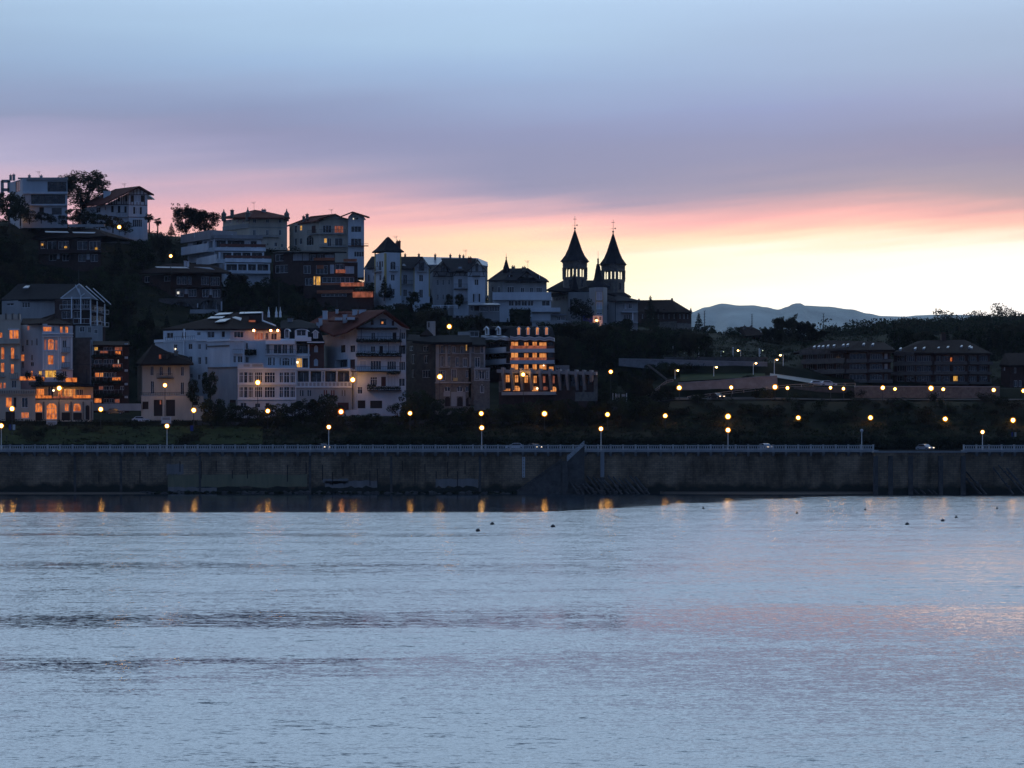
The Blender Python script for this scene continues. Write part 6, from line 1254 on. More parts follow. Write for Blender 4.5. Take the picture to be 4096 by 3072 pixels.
mb = MB('concrete'); u0, z0 = f[0].uz(580,1000); u1, z1 = f[0].uz(1780,1055)
a = f[0].uz(585,990); b = f[0].uz(1780,1020); c = f[0].uz(1780,1058); d = f[0].uz(585,1030); r = [a,b,c,d]; mb.hexa([f[0].pt(u,z,1.8) for u, z in r],[f[0].pt(u,z,0) for u, z in r]); T.part('podium_fascia', mb)
for x in (660,768,880,992,1108,1226,1338,1430,1540,1632,1720):
    q = MB('concrete'); u, zt = f[0].uz(x, 968+(x-660)*.03); _, zb = f[0].uz(x, 1240 if x < 1700 else 1120); _, zm = f[0].uz(x, 1060+(x-660)*.02)
    w = .28; r = [(2.3,zt),(2.3,zm),(1.6,zm-1.2),(.6,zb),(0,zb),(0,zt)]; q.hexa([f[0].pt(u-w,z,o) for o, z in r],[f[0].pt(u+w,z,o) for o, z in r]); T.part('fin', q)
T.balcony(f[0], 640, 1292, 1262, 1296, 1.4, 'grey', solid=True); trims(T, f[0], [(1510,1262,1780,1370)], 'stone', .06, 'stone_base'); trims(T, f[0], [(590,1130,640,1262)], 'stone', .1, 'stone_end'); trims(T, f[0], [(1600,1070,1628,1262),(1735,1070,1780,1262)], 'stone', .1, 'stone_end')
p = P(1130,940,560.6); mb = MB('headlight'); mb.sphere(p, .2, 8); T.part('ceiling_lamp', mb); p = P(1052,1218,555); mb = MB('headlight'); mb.sphere(p, .28, 8); T.part('ceiling_lamp', mb)
T = Thing('hotel_annexe', 'low pale wall with an arched opening behind the right end of the hotel podium', 'building', 1350, 1000, 568); f = T.block([(1265,569),(1440,569)], 938, 1010, 'grey', 5, [(0,1278,962,1330,1000,'^d')])
S()
T = Thing('information_board', 'small blue board on the dark bank near the second promenade lamp', 'board', 767, 1722, 530); fc = Face(760,530,774,530); T.plate('board', fc, 761, 1702, 773, 1724, .1, 0, 'blue'); T.plate('post', fc, 766, 1724, 768, 1745, .06, 0, 'iron')
T = Thing('information_board', 'pair of boards, one blue and one white, at the right edge of the bank', 'board', 4055, 1745, 528); fc = Face(4045,528,4070,528); T.plate('blue_board', fc, 4046, 1729, 4052, 1746, .1, 0, 'blue'); T.plate('white_board', fc, 4058, 1729, 4065, 1747, .1, 0, 'grey'); T.plate('post', fc, 4054, 1746, 4056, 1765, .06, 0, 'iron')
T = Thing('information_board', 'pair of pale boards on the bank at the left edge, below the first amber lamp', 'board', 45, 1715, 530); fc = Face(34,530,62,530); T.plate('blue_board', fc, 35, 1698, 45, 1720, .1, 0, 'blue'); T.plate('white_board', fc, 51, 1698, 61, 1720, .1, 0, 'shutterwhite'); T.plate('post', fc, 47, 1720, 49, 1740, .06, 0, 'iron')
# lawn between the retaining walls, ramp road, villa road, grass on the bank
mb = MB('grassmat')
def sheetgrid(mb, px0, px1, Y0, Y1, lift, nx, ny):
    b = len(mb.v); k = mb._m(mb.mat)
    for j in range(ny+1):
        for i in range(nx+1):
            px = px0+(px1-px0)*i/nx; Y = Y0+(Y1-Y0)*j/ny; mb.v.append(((px-CX)*Y/F, Y, gz(px, Y)+lift))
    for j in range(ny):
        for i in range(nx):
            a = b+j*(nx+1)+i; mb.f.append((a,a+1,a+nx+2,a+nx+1)); mb.mi.append(k)
sheetgrid(mb, 2720, 3060, 578, 600, .3, 24, 12); solo('lawn', mb, 'dark sloping lawn between the two retaining walls', kind='structure')
mb = MB('asphalt'); sheetgrid(mb, -400, 2500, 549, 558, .3, 90, 4); solo('villa_road', mb, 'dark street in front of the villas', kind='structure')
mb = MB('asphalt'); sheetgrid(mb, 2550, 4600, 558, 572, .35, 60, 4); solo('ramp_road', mb, 'dark road climbing to the right below the retaining walls', kind='structure')
mb = MB('paving'); sheetgrid(mb, 3080, 3330, 579, 600, .4, 12, 5); solo('upper_road', mb, 'pale curved road in front of the terraced flats', kind='structure')
mb = MB('grassmat'); sheetgrid(mb, -300, 1050, 526, 546, .45, 60, 10); solo('grass_bank', mb, 'dark mown grass bank at the left above the road', kind='structure')

for x, y0, y1, l in ((27,1745,1778,'thin dark post on the grass near the left edge'),(3969,1762,1784,'short pale post on the bank near the right end of the balustrade')):
    S(); mb = MB('iron' if x < 100 else 'grey'); a = P(x,y0,526 if x > 100 else 529); b = P(x,y1,a.y); mb.cyl((b.x,b.y,b.z-.6), a, .13, .11, 8); mb.sphere(a, .16, 8); solo('post', mb, l, 'post', org=(b.x,b.y,b.z-.6))
# ================================================================== lamps
ORD = 'first second third fourth fifth sixth seventh eighth ninth tenth eleventh twelfth thirteenth fourteenth fifteenth sixteenth'.split()
def lamp_globe(px, py, Y, zb, label, group, pole='iron', r=0.47, bulb='bulb', sh='globehalo', lit=True, ornate=False):
    r *= random.Random(px).uniform(.78, 1.02)
    S(); p = P(px, py, Y); p.y = Y
    if zb is None: zb = gz(px, Y)-0.2
    T = Thing('street_lamp', label, 'street lamp', px, py, Y, group); T.o.location = (p.x, Y, zb); T.org = Vector((p.x, Y, zb))
    m = MB(pole); m.cyl((p.x,Y,zb),(p.x,Y,zb+0.9),0.17,0.12,8); m.cyl((p.x,Y,zb+0.9),(p.x,Y,p.z-r*1.1),0.085,0.06,8)
    m.cyl((p.x,Y,p.z-r*1.45),(p.x,Y,p.z-r*1.05),0.07,0.2,8)
    T.part('pole', m, smooth=False)
    m = MB(bulb if lit else 'shutterwhite'); m.sphere(p, r*.88, 14); g = T.part('globe' if not lit else 'bulb', m, smooth=True)
    if lit:
        m = MB(sh); m.sphere(p, r*1.55, 14); T.part('globe', m, smooth=True)  # globe widened past its glass to carry the lamp's amber halo
def lamp_arm(px, py, Y, zb, label, group, side=1, pole='metalwhite', r=0.3, bulb='bulbwhite', sh='globehalo'):
    S(); p = P(px, py, Y)
    if zb is None: zb = gz(px, Y)-0.2
    xb = p.x+side*0.7
    T = Thing('street_lamp', label, 'street lamp', px, py, Y, group); T.o.location = (xb, Y, zb); T.org = Vector((xb, Y, zb))
    m = MB(pole); m.cyl((xb,Y,zb),(xb,Y,p.z+0.2),0.11,0.06,7); m.beam((xb,Y,p.z+0.2),(p.x-side*.1,Y,p.z+0.3),0.08); T.part('pole', m)
    m = MB('iron'); m.hexa([(p.x-.35,Y-.18,p.z+.1),(p.x+.35,Y-.18,p.z+.1),(p.x+.35,Y+.18,p.z+.1),(p.x-.35,Y+.18,p.z+.1)],[(p.x-.2,Y-.1,p.z+.32),(p.x+.2,Y-.1,p.z+.32),(p.x+.2,Y+.1,p.z+.32),(p.x-.2,Y+.1,p.z+.32)]); T.part('lamp_head', m)
    m = MB(bulb); m.sphere((p.x,Y,p.z), r, 12, None, 0.8); T.part('bulb', m, smooth=True)
    if sh:
        m = MB(sh); m.sphere((p.x,Y,p.z), r*1.5, 12, None, 0.8); T.part('globe', m, smooth=True)  # shell round the bulb stands for its glow halo
for i, (px, py) in enumerate([(5,1703),(668,1704),(1315,1708),(1927,1711),(2404,1715),(2912,1720),(3447,1722),(3930,1728)]):
    lamp_globe(px, py, 500.8, 9.45, ('unlit white lamp post on the balustrade, seventh from the left' if i == 6 else 'lit white lamp post standing on the promenade balustrade, %s from the left' % ORD[i]), 'white lamp posts along the balustrade', 'metalwhite', 0.42, lit=(i != 6), bulb='bulbwhite')
for i, (px, py) in enumerate([(48,1635),(403,1637),(775,1641),(1071,1644),(1364,1647),(1640,1653),(1925,1654),(2178,1655),(2430,1658),(2661,1663),(2912,1666),(3193,1671),(3482,1671),(3781,1676),(4052,1681)]):
    lamp_globe(px, py, 541, None, 'amber globe lamp in the long row on the dark bank, %s from the left' % ORD[i], 'row of amber globe lamps on the dark bank', r=0.40 if i in (5,9) else 0.50, bulb='bulbred' if i == 4 else 'bulb', sh='globehalored' if i == 4 else 'globehalo')
where3 = ['in front of the ornate white building','in front of the small cream stone villa','before the glazed galleries of the long white block','at the corner of the big white chalet','before the dark stone mansion','in front of the hotel with glowing windows','above the trees right of the hotel']
for i, (px, py) in enumerate([(237,1553),(660,1541),(1031,1530),(1411,1519),(1759,1507),(2093,1498),(2443,1487)]):
    lamp_globe(px, py, 553, None, 'tall lamp post with amber globe '+where3[i], 'tall lamps along the villa road', r=0.50 if i < 5 else 0.42)
for i, (px, py, r) in enumerate([(2717,1551,.48),(2925,1550,.38),(3100,1548,.52),(3150,1552,.36),(3322,1551,.36),(3374,1555,.36),(3531,1551,.5),(3580,1556,.34),(3724,1553,.5),(3773,1557,.35),(3975,1560,.48),(4094,1563,.45)]):
    lamp_globe(px, py, 562, None, 'amber lamp along the road below the terraced flats, %s from the left' % ORD[i], 'amber lamps on the right hand road', r=r)
for i, (px, py, Y, side, lab) in enumerate([(2711,1482,588,1,'left end of the lawn between the two retaining walls'),(2866,1469,590,1,'middle of the lawn between the retaining walls'),(3024,1453,592,1,'in front of the pale upper retaining wall at its right end'),(3108,1439,598,1,'just right of the pale upper retaining wall'),(3122,1421,604,-1,'tallest one right of the upper retaining wall'),(2952,1402,618,1,'warm one above the upper retaining wall')]):
    lamp_arm(px, py, Y, None, 'slim white lamp post, '+lab, 'slim white lamp posts on the right', -side if i < 4 else 1, r=0.22)
for (px, py, Y, side, r, lab) in [(2387,1282,690,1,.34,'short post lamp in front of the white kiosk below the church'),(2445,1267,692,1,.34,'lamp post lighting the hedge below the twin towered church'),(2331,1375,640,-1,.3,'lone lamp post on the dark slope below the church')]:
    lamp_arm(px, py-4, Y, None, lab, None, side, 'iron', r, 'bulbred', 'globehalored')
for (px, py, Y, r, lab) in [(1797,1306,610,.55,'bright amber lamp above the roof of the dark stone mansion'),(477,908,722,.5,'amber lamp lighting the bushes below the half timbered house'),(83,861,738,.38,'small amber lamp at the foot of the modern flat roofed house'),(683,1024,672,.42,'amber lamp above the dark chalet roof on the wooded slope')]:
    lamp_globe(px, py, Y, CZ+(HY-py)*Y/F-4.2, lab, None, r=r)
for i, (px, py, h) in enumerate([(2610,1349,16),(2643,1346,36),(2696,1386,10),(2741,1400,24),(2822,1404,22),(2888,1407,24),(3045,1402,30)]):
    S(); Y = 640
    lamp_arm(px+6, py, Y, CZ+(HY-py-h)*Y/F, 'slender pale park lamp on the dark terrace, %s from the left' % ORD[i], 'slender pale park lamps', -1, 'metalwhite', 0.13, 'tinybulb', None)
for i, (px, y0, y1) in enumerate([(2795,1388,1426),(2932,1391,1432),(3037,1396,1434)]):
    S(); Y = 625; mb = MB('metalwhite'); a = P(px,y0,Y); b = P(px,y1,Y); mb.cyl(b-Vector((0,0,.6)), a, 0.14, 0.09, 8); mb.sphere(a, 0.16, 8)
    solo('flag_pole', mb, 'plain white pole above the retaining wall, %s from the left' % ORD[i], 'pole', 'plain white poles', org=(b.x,Y,b.z-.6))
for i, (px, y0, y1, Y) in enumerate([(2818,1245,1340,900),(3008,1258,1330,1000),(3294,1256,1345,1000),(1116,1130,1240,640),(1348,1200,1255,640),(315,1075,1130,640)]):
    S(); mb = MB('iron'); a = P(px,y0,Y); b = P(px,y1,Y); mb.cyl(b-Vector((0,0,3)), a, 0.22 if Y > 800 else .12, 0.12 if Y > 800 else .07, 6)
    if Y > 800:
        for q in range(7):
            z = a.z-(a.z-b.z)*q/8; mb.beam((a.x-.5,Y,z),(a.x+.5,Y,z+.2),.14)
    solo('mast', mb, 'thin mast '+['left of the mountain notch behind the conifer','against the mountain behind the red roofed house','against the right slope of the mountain','on the slope left of the dark terraced flats','behind the big white chalet roof','above the glass gabled chalet'][i], 'mast', org=(b.x,Y,b.z-3))
# ================================================================== cars
def car(px, py, Y, paint, label, rot=0, head=None):
    S(); p = P(px, py, Y); T = Thing('parked_car', label, 'car', px, py, Y); T.org = Vector((0,0,0)); T.o.location = p
    m = MB(paint); W2 = 0.86
    low = [(-2.1,.3),(2.1,.3),(2.15,.62),(1.95,.82),(1.0,.92),(-1.6,.95),(-2.1,.85),(-2.15,.55)]
    m.hexa([(x,-W2,z) for x,z in low],[(x,W2,z) for x,z in low]); b = T.part('body', m)
    m = MB(paint); up = [(-1.75,.94),(1.05,.91),(.45,1.4),(-.1,1.48),(-1.2,1.42)]
    m.hexa([(x,-W2+.1,z) for x,z in up],[(x,W2-.1,z) for x,z in up]); T.part('cabin', m)
    m = MB('glass'); gl = [(-1.45,1.0),(.85,.98),(.38,1.33),(-1.1,1.35)]
    m.hexa([(x,-W2+.08,z) for x,z in gl],[(x,W2-.08,z) for x,z in gl]); T.part('windows', m)
    for x in (-1.35, 1.35):
        for s in (-1, 1):
            m = MB('rubber'); m.cyl((x,s*W2-s*.12,.32),(x,s*(W2+.02),.32),.32,.32,14); w = T.part('wheel', m)
            m = MB('zinc'); m.cyl((x,s*(W2+.01),.32),(x,s*(W2+.035),.32),.18,.18,10); T.part('rim', m, w)
    for s in (-.6, .6):
        m = MB(head or 'shutterwhite'); m.box(2.1,2.19,s-.18,s+.18,.6,.76); T.part('headlight', m)
        m = MB('taillight' if head else 'redwood'); m.box(-2.18,-2.1,s-.15,s+.15,.65,.82); T.part('taillight', m)
    T.o.rotation_euler = (0,0,rot)
car(1291, 1800, 514.5, 'carpaint_dark', 'dark car with lit lamps behind the balustrade near the third promenade lamp', R(-60), 'headlight')
car(2137, 1800, 514.5, 'carpaint_dark', 'dark car with glowing lamps behind the balustrade right of the fourth lamp', R(-62), 'headlight')
car(3062, 1800, 514.5, 'carpaint_grey', 'grey car with a lit lamp behind the balustrade right of the sixth lamp', R(-66), 'headlight')
car(3700, 1803, 514.5, 'carpaint_grey', 'pale car with its lights on in the gap of the balustrade', R(-58), 'headlight')
car(2059, 1798, 516.5, 'carpaint_white', 'white car roof showing above the balustrade right of the fourth lamp', R(180))
car(563, 1690, 556, 'carpaint_white', 'pale car parked in front of the small cream stone villa', R(8))
car(2342, 1612, 556.5, 'carpaint_white', 'white car parked at the right end of the hotel', R(-5))
car(2868, 1597, 563, 'carpaint_dark', 'dark car with lamps lit below the retaining walls', R(-60), 'headlight')
car(3268, 1546, 582, 'carpaint_white', 'left hand white car on the upper road before the terraced flats', R(4))
car(3312, 1546, 581, 'carpaint_white', 'right hand white car on the upper road before the terraced flats', R(4))
car(460, 1658, 557.5, 'carpaint_dark', 'dark car left of the small stone villa', R(3))
# ================================================================== plants
def leafcloud(mb, clumps, per, size, rnd, mat, flat=0.8):
    k = mb._m(mat)
    for (c, r) in clumps:
        for _ in range(int(per*r*r)):
            th = rnd.uniform(0, 2*math.pi); ph = math.acos(rnd.uniform(-1, 1)); q = r*rnd.uniform(0.45, 1.0)**0.6
            p = Vector((c[0]+q*math.sin(ph)*math.cos(th), c[1]+q*math.sin(ph)*math.sin(th), c[2]+q*flat*math.cos(ph)))
            a = Vector((rnd.gauss(0,1), rnd.gauss(0,1), rnd.gauss(0,1))).normalized(); b = a.orthogonal().normalized()
            s = size*rnd.uniform(0.6, 1.3); i = len(mb.v)
            mb.v += [tuple(p-a*s*0.6), tuple(p+b*s*0.4), tuple(p+a*s*0.6), tuple(p-b*s*0.4)]; mb.f.append((i,i+1,i+2,i+3)); mb.mi.append(k)
def limbs(mb, rnd, h, spread, n, r0, forks=2):
    tips = []
    mb.cyl((0,0,-1.2),(0,0,h*.3), r0, r0*.75, 8, 'bark')
    for i in range(n):
        a = 2*math.pi*i/n+rnd.uniform(-.3,.3); z0 = h*rnd.uniform(.08,.25)
        p0 = Vector((0,0,z0)); q = rnd.uniform(.35,.75); p1 = Vector((math.cos(a)*spread*q*.6, math.sin(a)*spread*q*.6, h*rnd.uniform(.5,.68)))
        mb.cyl(p0, p1, r0*.5, r0*.28, 6, 'bark')
        for j in range(forks):
            b = a+rnd.uniform(-.8,.8); p2 = p1+Vector((math.cos(b)*spread*rnd.uniform(.2,.5), math.sin(b)*spread*rnd.uniform(.2,.5), h*rnd.uniform(.12,.28)))
            mb.cyl(p1, p2, r0*.26, r0*.1, 5, 'bark'); tips.append(p2)
            for _ in range(2):
                p3 = p2+Vector((rnd.uniform(-1,1)*spread*.25, rnd.uniform(-1,1)*spread*.25, h*rnd.uniform(.0,.13))); mb.cyl(p2, p3, r0*.1, r0*.04, 4, 'bark'); tips.append(p3)
    return tips
TREES = {}
def make_tree(kind, seed):
    rnd = random.Random(seed); t = MB('bark'); c = MB('leaf')
    if kind == 'open':                              # 10 m high, 10 m wide, sky shows through
        tips = limbs(t, rnd, 10, 5.2, 9, .34, 3)
        cl = [(p, rnd.uniform(.5,.9)) for p in tips]
        for _ in range(175):
            d = Vector((rnd.gauss(0,1), rnd.gauss(0,1), rnd.gauss(0,1))).normalized(); q = rnd.uniform(.55, 1.02)
            cl.append((Vector((d.x*4.9*q, d.y*4.9*q, 5.7+d.z*4.3*q+rnd.uniform(-.4,.4))), rnd.uniform(.5,1.0)))
        leafcloud(c, cl, 100, .32, rnd, 'leafbrown')
    elif kind == 'round':
        tips = limbs(t, rnd, 8, 4, 6, .28)
        cl = []
        for _ in range(48):
            a = rnd.uniform(0,6.28); q = rnd.uniform(0,1)**.5*3.3; z = 4.2+rnd.uniform(-1,1)*(3.6*math.sqrt(max(0.05,1-(q/3.75)**5))); cl.append((Vector((q*math.cos(a), q*math.sin(a), z)), rnd.uniform(.6,1.25)))
        leafcloud(c, cl, 90, .34, rnd, rnd.choice(['leaf','leafdark']))
    elif kind == 'conifer':
        t.cyl((0,0,-1),(0,0,10), .25, .05, 7, 'bark'); cl = []
        for i in range(13):
            z = 1.2+i*.68; r = (10-z)*.27
            for j in range(6):
                a = 6.28*j/6+i*.7+rnd.uniform(-.3,.3); cl.append((Vector((r*math.cos(a)*rnd.uniform(.5,1), r*math.sin(a)*rnd.uniform(.5,1), z-rnd.uniform(0,.3))), .28+r*.22))
        cl.append((Vector((0,0,9.8)), .3)); leafcloud(c, cl, 160, .22, rnd, 'leafdark', .6)
    elif kind == 'bush':
        for _ in range(5):
            a = rnd.uniform(0,6.28); t.cyl((0,0,-.8),(math.cos(a)*.9, math.sin(a)*.9, 1.4), .08, .03, 5, 'bark')
        cl = [(Vector((rnd.gauss(0,1.0), rnd.gauss(0,.9), rnd.uniform(.3,2.1))), rnd.uniform(.45,.95)) for _ in range(17)]
        leafcloud(c, cl, 100, .22, rnd, rnd.choice(['leaf','leafdark','leafbrown']))
    elif kind == 'poplar':
        t.cyl((0,0,-1),(0,0,9), .2, .05, 7, 'bark'); cl = []
        for _ in range(40):
            z = rnd.uniform(1.5, 9.6); r = 1.2*math.sin(math.pi*min(1, (z-.6)/9.6))+.15; a = rnd.uniform(0,6.28); cl.append((Vector((r*math.cos(a)*rnd.uniform(.2,1), r*math.sin(a)*rnd.uniform(.2,1), z)), rnd.uniform(.35,.75)))
            if rnd.random() < .4: t.cyl((0,0,z-1),(r*math.cos(a)*1.2, r*math.sin(a)*1.2, z+.5), .06, .02, 4, 'bark')
        leafcloud(c, cl, 70, .25, rnd, 'leaf')
    elif kind == 'palm':
        t.cyl((0,0,-.5),(0,0,6.2), .28, .2, 9, 'bark')
        for i in range(30):
            a = 6.28*i/30*1.618*3; e = rnd.uniform(-.9, 1.1); L = rnd.uniform(1.7,2.2); d = Vector((math.cos(a)*math.cos(e), math.sin(a)*math.cos(e), math.sin(e))); p = Vector((0,0,6.3)); sd = Vector((-math.sin(a), math.cos(a), 0))
            for q in range(9):
                f = sd*((q-4)*.16)+d; f.normalize(); tip = p+f*L*(1-.03*abs(q-4))+Vector((0,0,-.35)); mid = p+f*L*.55
                c.poly([p+f*.5, mid+sd*.13, tip, mid-sd*.13], 'leafdark')
        for i in range(40):
            a = rnd.uniform(0,6.28); z = rnd.uniform(4.4,5.9); c.poly([(.25*math.cos(a),.25*math.sin(a),z+.4),(.6*math.cos(a+.15),.6*math.sin(a+.15),z-.5),(.5*math.cos(a-.15),.5*math.sin(a-.15),z-.7)], 'leafbrown')
    return t.mesh('trunk'), c.mesh('crown')
def tree(kind, px, Y, hpx, label, wpx=None, seed=0, zb=None, group=None, name=None, cat='tree', rot=None):
    """hpx: height seen in picture px; base on the ground unless zb (picture row) is given"""
    key = (kind, seed)
    if key not in TREES: TREES[key] = make_tree(kind, seed*13+{'open':1,'round':2,'conifer':3,'bush':4,'poplar':5,'palm':6}[kind]*101)
    base = dict(open=10.3, round=8.4, conifer=10.2, bush=2.9, poplar=10.0, palm=7.6)[kind]; bw = dict(open=11, round=7.8, conifer=5.2, bush=3.9, poplar=3.0, palm=4.0)[kind]
    z = gz(px, Y) if zb is None else CZ+(HY-zb)*Y/F
    h = hpx*Y/F; s = h/base; w = (wpx*Y/F)/bw if wpx else s
    o = bpy.data.objects.new(name or dict(bush='bush', palm='palm_tree').get(kind, 'tree'), None); COL.objects.link(o)
    o.location = ((px-CX)*Y/F, Y, z); o.scale = (w, w, s); o.rotation_euler = (0,0,rot if rot is not None else random.uniform(0,6.28)); tag(o, label, cat, group)
    for nm, me in zip(('trunk' if kind != 'bush' else 'stems', 'crown' if kind != 'bush' else 'foliage'), TREES[key]):
        q = bpy.data.objects.new(nm, me); COL.objects.link(q); q.parent = o
    return o
random.seed(21)
tree('open', 336, 752, 170, 'big leafy tree between the flat roofed house and the half timbered house, on the skyline', 236, 1, zb=858)
tree('open', 745, 742, 125, 'rounded tree on the skyline, left one of the pair left of the pinnacled villa', 125, 2, zb=948)
tree('open', 822, 744, 108, 'rounded tree on the skyline touching the pinnacled villa', 122, 3, zb=948)
tree('conifer', 686, 741, 55, 'small conifer left of the skyline trees', 40, 1, zb=945)
tree('palm', 597, 722, 78, 'bushy palm at the right corner of the half timbered house', 50, 1, zb=930)
tree('palm', 631, 724, 66, 'slimmer palm with a bare trunk, right of the bushy palm', 44, 2, zb=938)
tree('conifer', 1537, 682, 95, 'pointed conifer in front of the turret house tower', 52, 2, zb=1195)
tree('conifer', 1560, 683, 62, 'shorter conifer beside the turret house tower', 40, 1, zb=1195)
tree('round', 1655, 680, 52, 'domed clipped shrub in front of the turret house', 66, 1, zb=1216, cat='shrub', name='shrub')
tree('round', 1476, 684, 52, 'dark shrub at the left foot of the turret house', 50, 2, zb=1180, cat='shrub', name='shrub')
tree('round', 1795, 684, 45, 'dark shrub at the foot of the half timbered villa, left one', 36, 3, zb=1220, cat='shrub', name='shrub')
tree('round', 1835, 683, 52, 'dark shrub at the foot of the half timbered villa, right one', 42, 1, zb=1228, cat='shrub', name='shrub')
tree('round', 2328, 672, 95, 'broad dark tree in front of the church', 104, 2, zb=1285)
tree('conifer', 2602, 668, 130, 'tall spiky conifer in front of the brick range right of the church', 80, 3, zb=1310)
tree('conifer', 2795, 760, 95, 'conifer standing at the right end of the brick range', 62, 1, zb=1345)
tree('round', 2835, 762, 70, 'rounded tree right of the brick range conifer', 60, 1, zb=1368)
tree('round', 2925, 740, 72, 'dark tree left of the red roofed house', 90, 2, zb=1378)
tree('round', 2985, 742, 58, 'dark tree touching the red roofed house', 70, 3, zb=1384)
tree('open', 3140, 720, 135, 'tall feathery tree right of the red roofed house', 120, 2, zb=1400)
tree('open', 3215, 724, 115, 'feathery bare topped tree, second right of the red roofed house', 110, 1, zb=1400)
tree('open', 3085, 716, 90, 'low feathery tree nearest the red roofed house', 90, 3, zb=1400)
tree('open', 3265, 728, 85, 'thin feathery tree left of the terraced flats', 80, 3, zb=1400)
for i, (px, h, w) in enumerate([(2350,95,150),(2440,110,150),(2500,120,110),(2590,60,120),(2660,75,100)]):
    tree('round', px, 655-(i%2)*8, h, 'dark tree on the slope right of the hotel, %s from the left' % ORD[i], w, i%3+1, group='trees between hotel and church')
# street trees before the villas
lst = [(845,1745,150,120),(905,1740,130,100),(985,1748,120,110),(1040,1742,100,100),(1110,1745,120,120),(1180,1742,135,110),(1245,1744,150,110),(1300,1746,165,110),(1352,1750,120,90),(1600,1742,130,110),(1660,1735,175,130),(1730,1738,150,110),(1800,1742,110,100),(1880,1742,110,100),(1960,1740,105,110),(2040,1738,120,110),(2120,1738,120,110),(2200,1736,130,110),(2270,1734,140,100),(2330,1732,110,90),(2400,1728,120,100),(2480,1726,130,110),(2560,1724,120,110),(2640,1720,90,90),(1490,1745,90,90),(1430,1748,80,80)]
for i, (px, yb, h, w) in enumerate(lst):
    tree('round', px, 545+(i*7%6)*.6, h-26, 'leafy dark tree on the bank before the villas, standing '+('below the long white block' if px < 1220 else 'below the big white chalet' if px < 1640 else 'below the stone mansion' if px < 1950 else 'below the hotel' if px < 2400 else 'right of the hotel'), w, i%3+1, group='trees on the bank above the promenade')
tree('round', 842, 552, 118, 'round dark tree before the long white block left of its galleries', 72, 1, zb=1600)
tree('round', 770, 556, 105, 'small dark tree in the gap right of the small cream villa', 50, 2, zb=1620)
rnd = random.Random(31)
for i in range(16):
    px = 2330+i*24+rnd.uniform(-8,8); tree(rnd.choice(['round','round','bush','open']), px, rnd.uniform(577,599) if i % 2 else rnd.uniform(560,572), rnd.uniform(60,105), 'dark tree on the wooded bank between the hotel and the ramp wall', rnd.uniform(60,100), i%3+1, group='trees on the bank right of the hotel', name='tree')
for i, (px, Y, h, w) in enumerate([(3028,566,52,50),(3055,565,60,55),(3078,566,44,50),(2655,601,46,60),(2700,601,40,60),(2745,601,34,60),(2790,601,30,55),(3180,574,30,50),(3225,574,34,60),(3260,574,28,50),(3400,575,30,60),(3440,575,34,50),(3000,577,18,60)]):
    tree('bush', px, Y, h, 'dark bush against the retaining walls on the right slope', w, i%3+1, group='bushes against the retaining walls')
for i in range(44):
    px = 2380+i*41+rnd.uniform(-14,14); tree('bush' if i % 5 else 'round', px, rnd.uniform(547,557), rnd.uniform(24,48), 'dark shrub on the upper edge of the bank at the right', rnd.uniform(50,90), i%3+1, group='shrubs along the upper bank', name='bush')
# bushes over the bank
for i in range(95):
    px = random.uniform(-60, 4150) if i < 70 else random.uniform(2500, 4150); Y = random.uniform(524, 548); 
    tree('bush', px, Y, random.uniform(22, 58), 'low dark bush on the bank above the promenade', random.uniform(45, 95), i%3+1, group='bushes on the bank')
# hedge along the road
S(); mb = MB('leafdark'); rnd = random.Random(5); 
for i in range(26000):
    x = rnd.uniform(-125, 125); px = x*F/522+CX; t = 3.1 if px > 1380 else 1.0+1.2*max(0, (px-700)/700)
    z = 9.3+rnd.uniform(0, t)*(1+.12*mnoise.noise(Vector((x*.3,0,0)))); y = 521.6+rnd.uniform(-.5, .9)
    a = Vector((rnd.gauss(0,1), rnd.gauss(0,.5), rnd.gauss(0,1))).normalized()*.26; b = a.orthogonal().normalized()*.18; p = Vector((x,y,z)); k = len(mb.v)
    mb.v += [tuple(p-a), tuple(p+b), tuple(p+a), tuple(p-b)]; mb.f.append((k,k+1,k+2,k+3)); mb.mi.append(mb._m('leafdark'))
mb.box(-130,130,521.7,522.3,9.2,10.2,'leafdark')
for i in range(90):
    x = -130+i*2.9; px = x*F/522+CX
    if px > 1380: mb.box(x, x+2.95, 521.75, 522.25, 10.19, 11.9+.25*mnoise.noise(Vector((i*.5,1,0))), 'leafdark')
solo('hedge', mb, 'long dark clipped hedge behind the seafront road', 'hedge')
def hedge_small(x0, y0, x1, y1, Y, label, seed):
    S(); rnd = random.Random(seed); a = P(x0,y0,Y); b = P(x1,y1,Y); mb = MB('leafdark'); n = int(abs(b.x-a.x)*abs(a.z-b.z)*14)
    mb.box(a.x+.2, b.x-.2, Y-.3, Y+.8, b.z-1.5, a.z-.25)
    for _ in range(n):
        p = Vector((rnd.uniform(a.x,b.x), Y+rnd.uniform(-.55,.3), rnd.uniform(b.z,a.z+.15))); u = Vector((rnd.gauss(0,1), rnd.gauss(0,.5), rnd.gauss(0,1))).normalized()*.24; v = u.orthogonal().normalized()*.16; k = len(mb.v)
        mb.v += [tuple(p-u), tuple(p+v), tuple(p+u), tuple(p-v)]; mb.f.append((k,k+1,k+2,k+3)); mb.mi.append(0)
    solo('hedge', mb, label, 'hedge')
hedge_small(0,1680,185,1705,549,'clipped hedge before the left most facades',1)
hedge_small(228,1682,640,1702,549,'clipped hedge between the two white gate signs',2)
hedge_small(690,1682,790,1708,549,'short clipped hedge right of the cream villa',3)
hedge_small(2036,1234,2124,1272,667,'tall clipped hedge beside the white terraces',4)
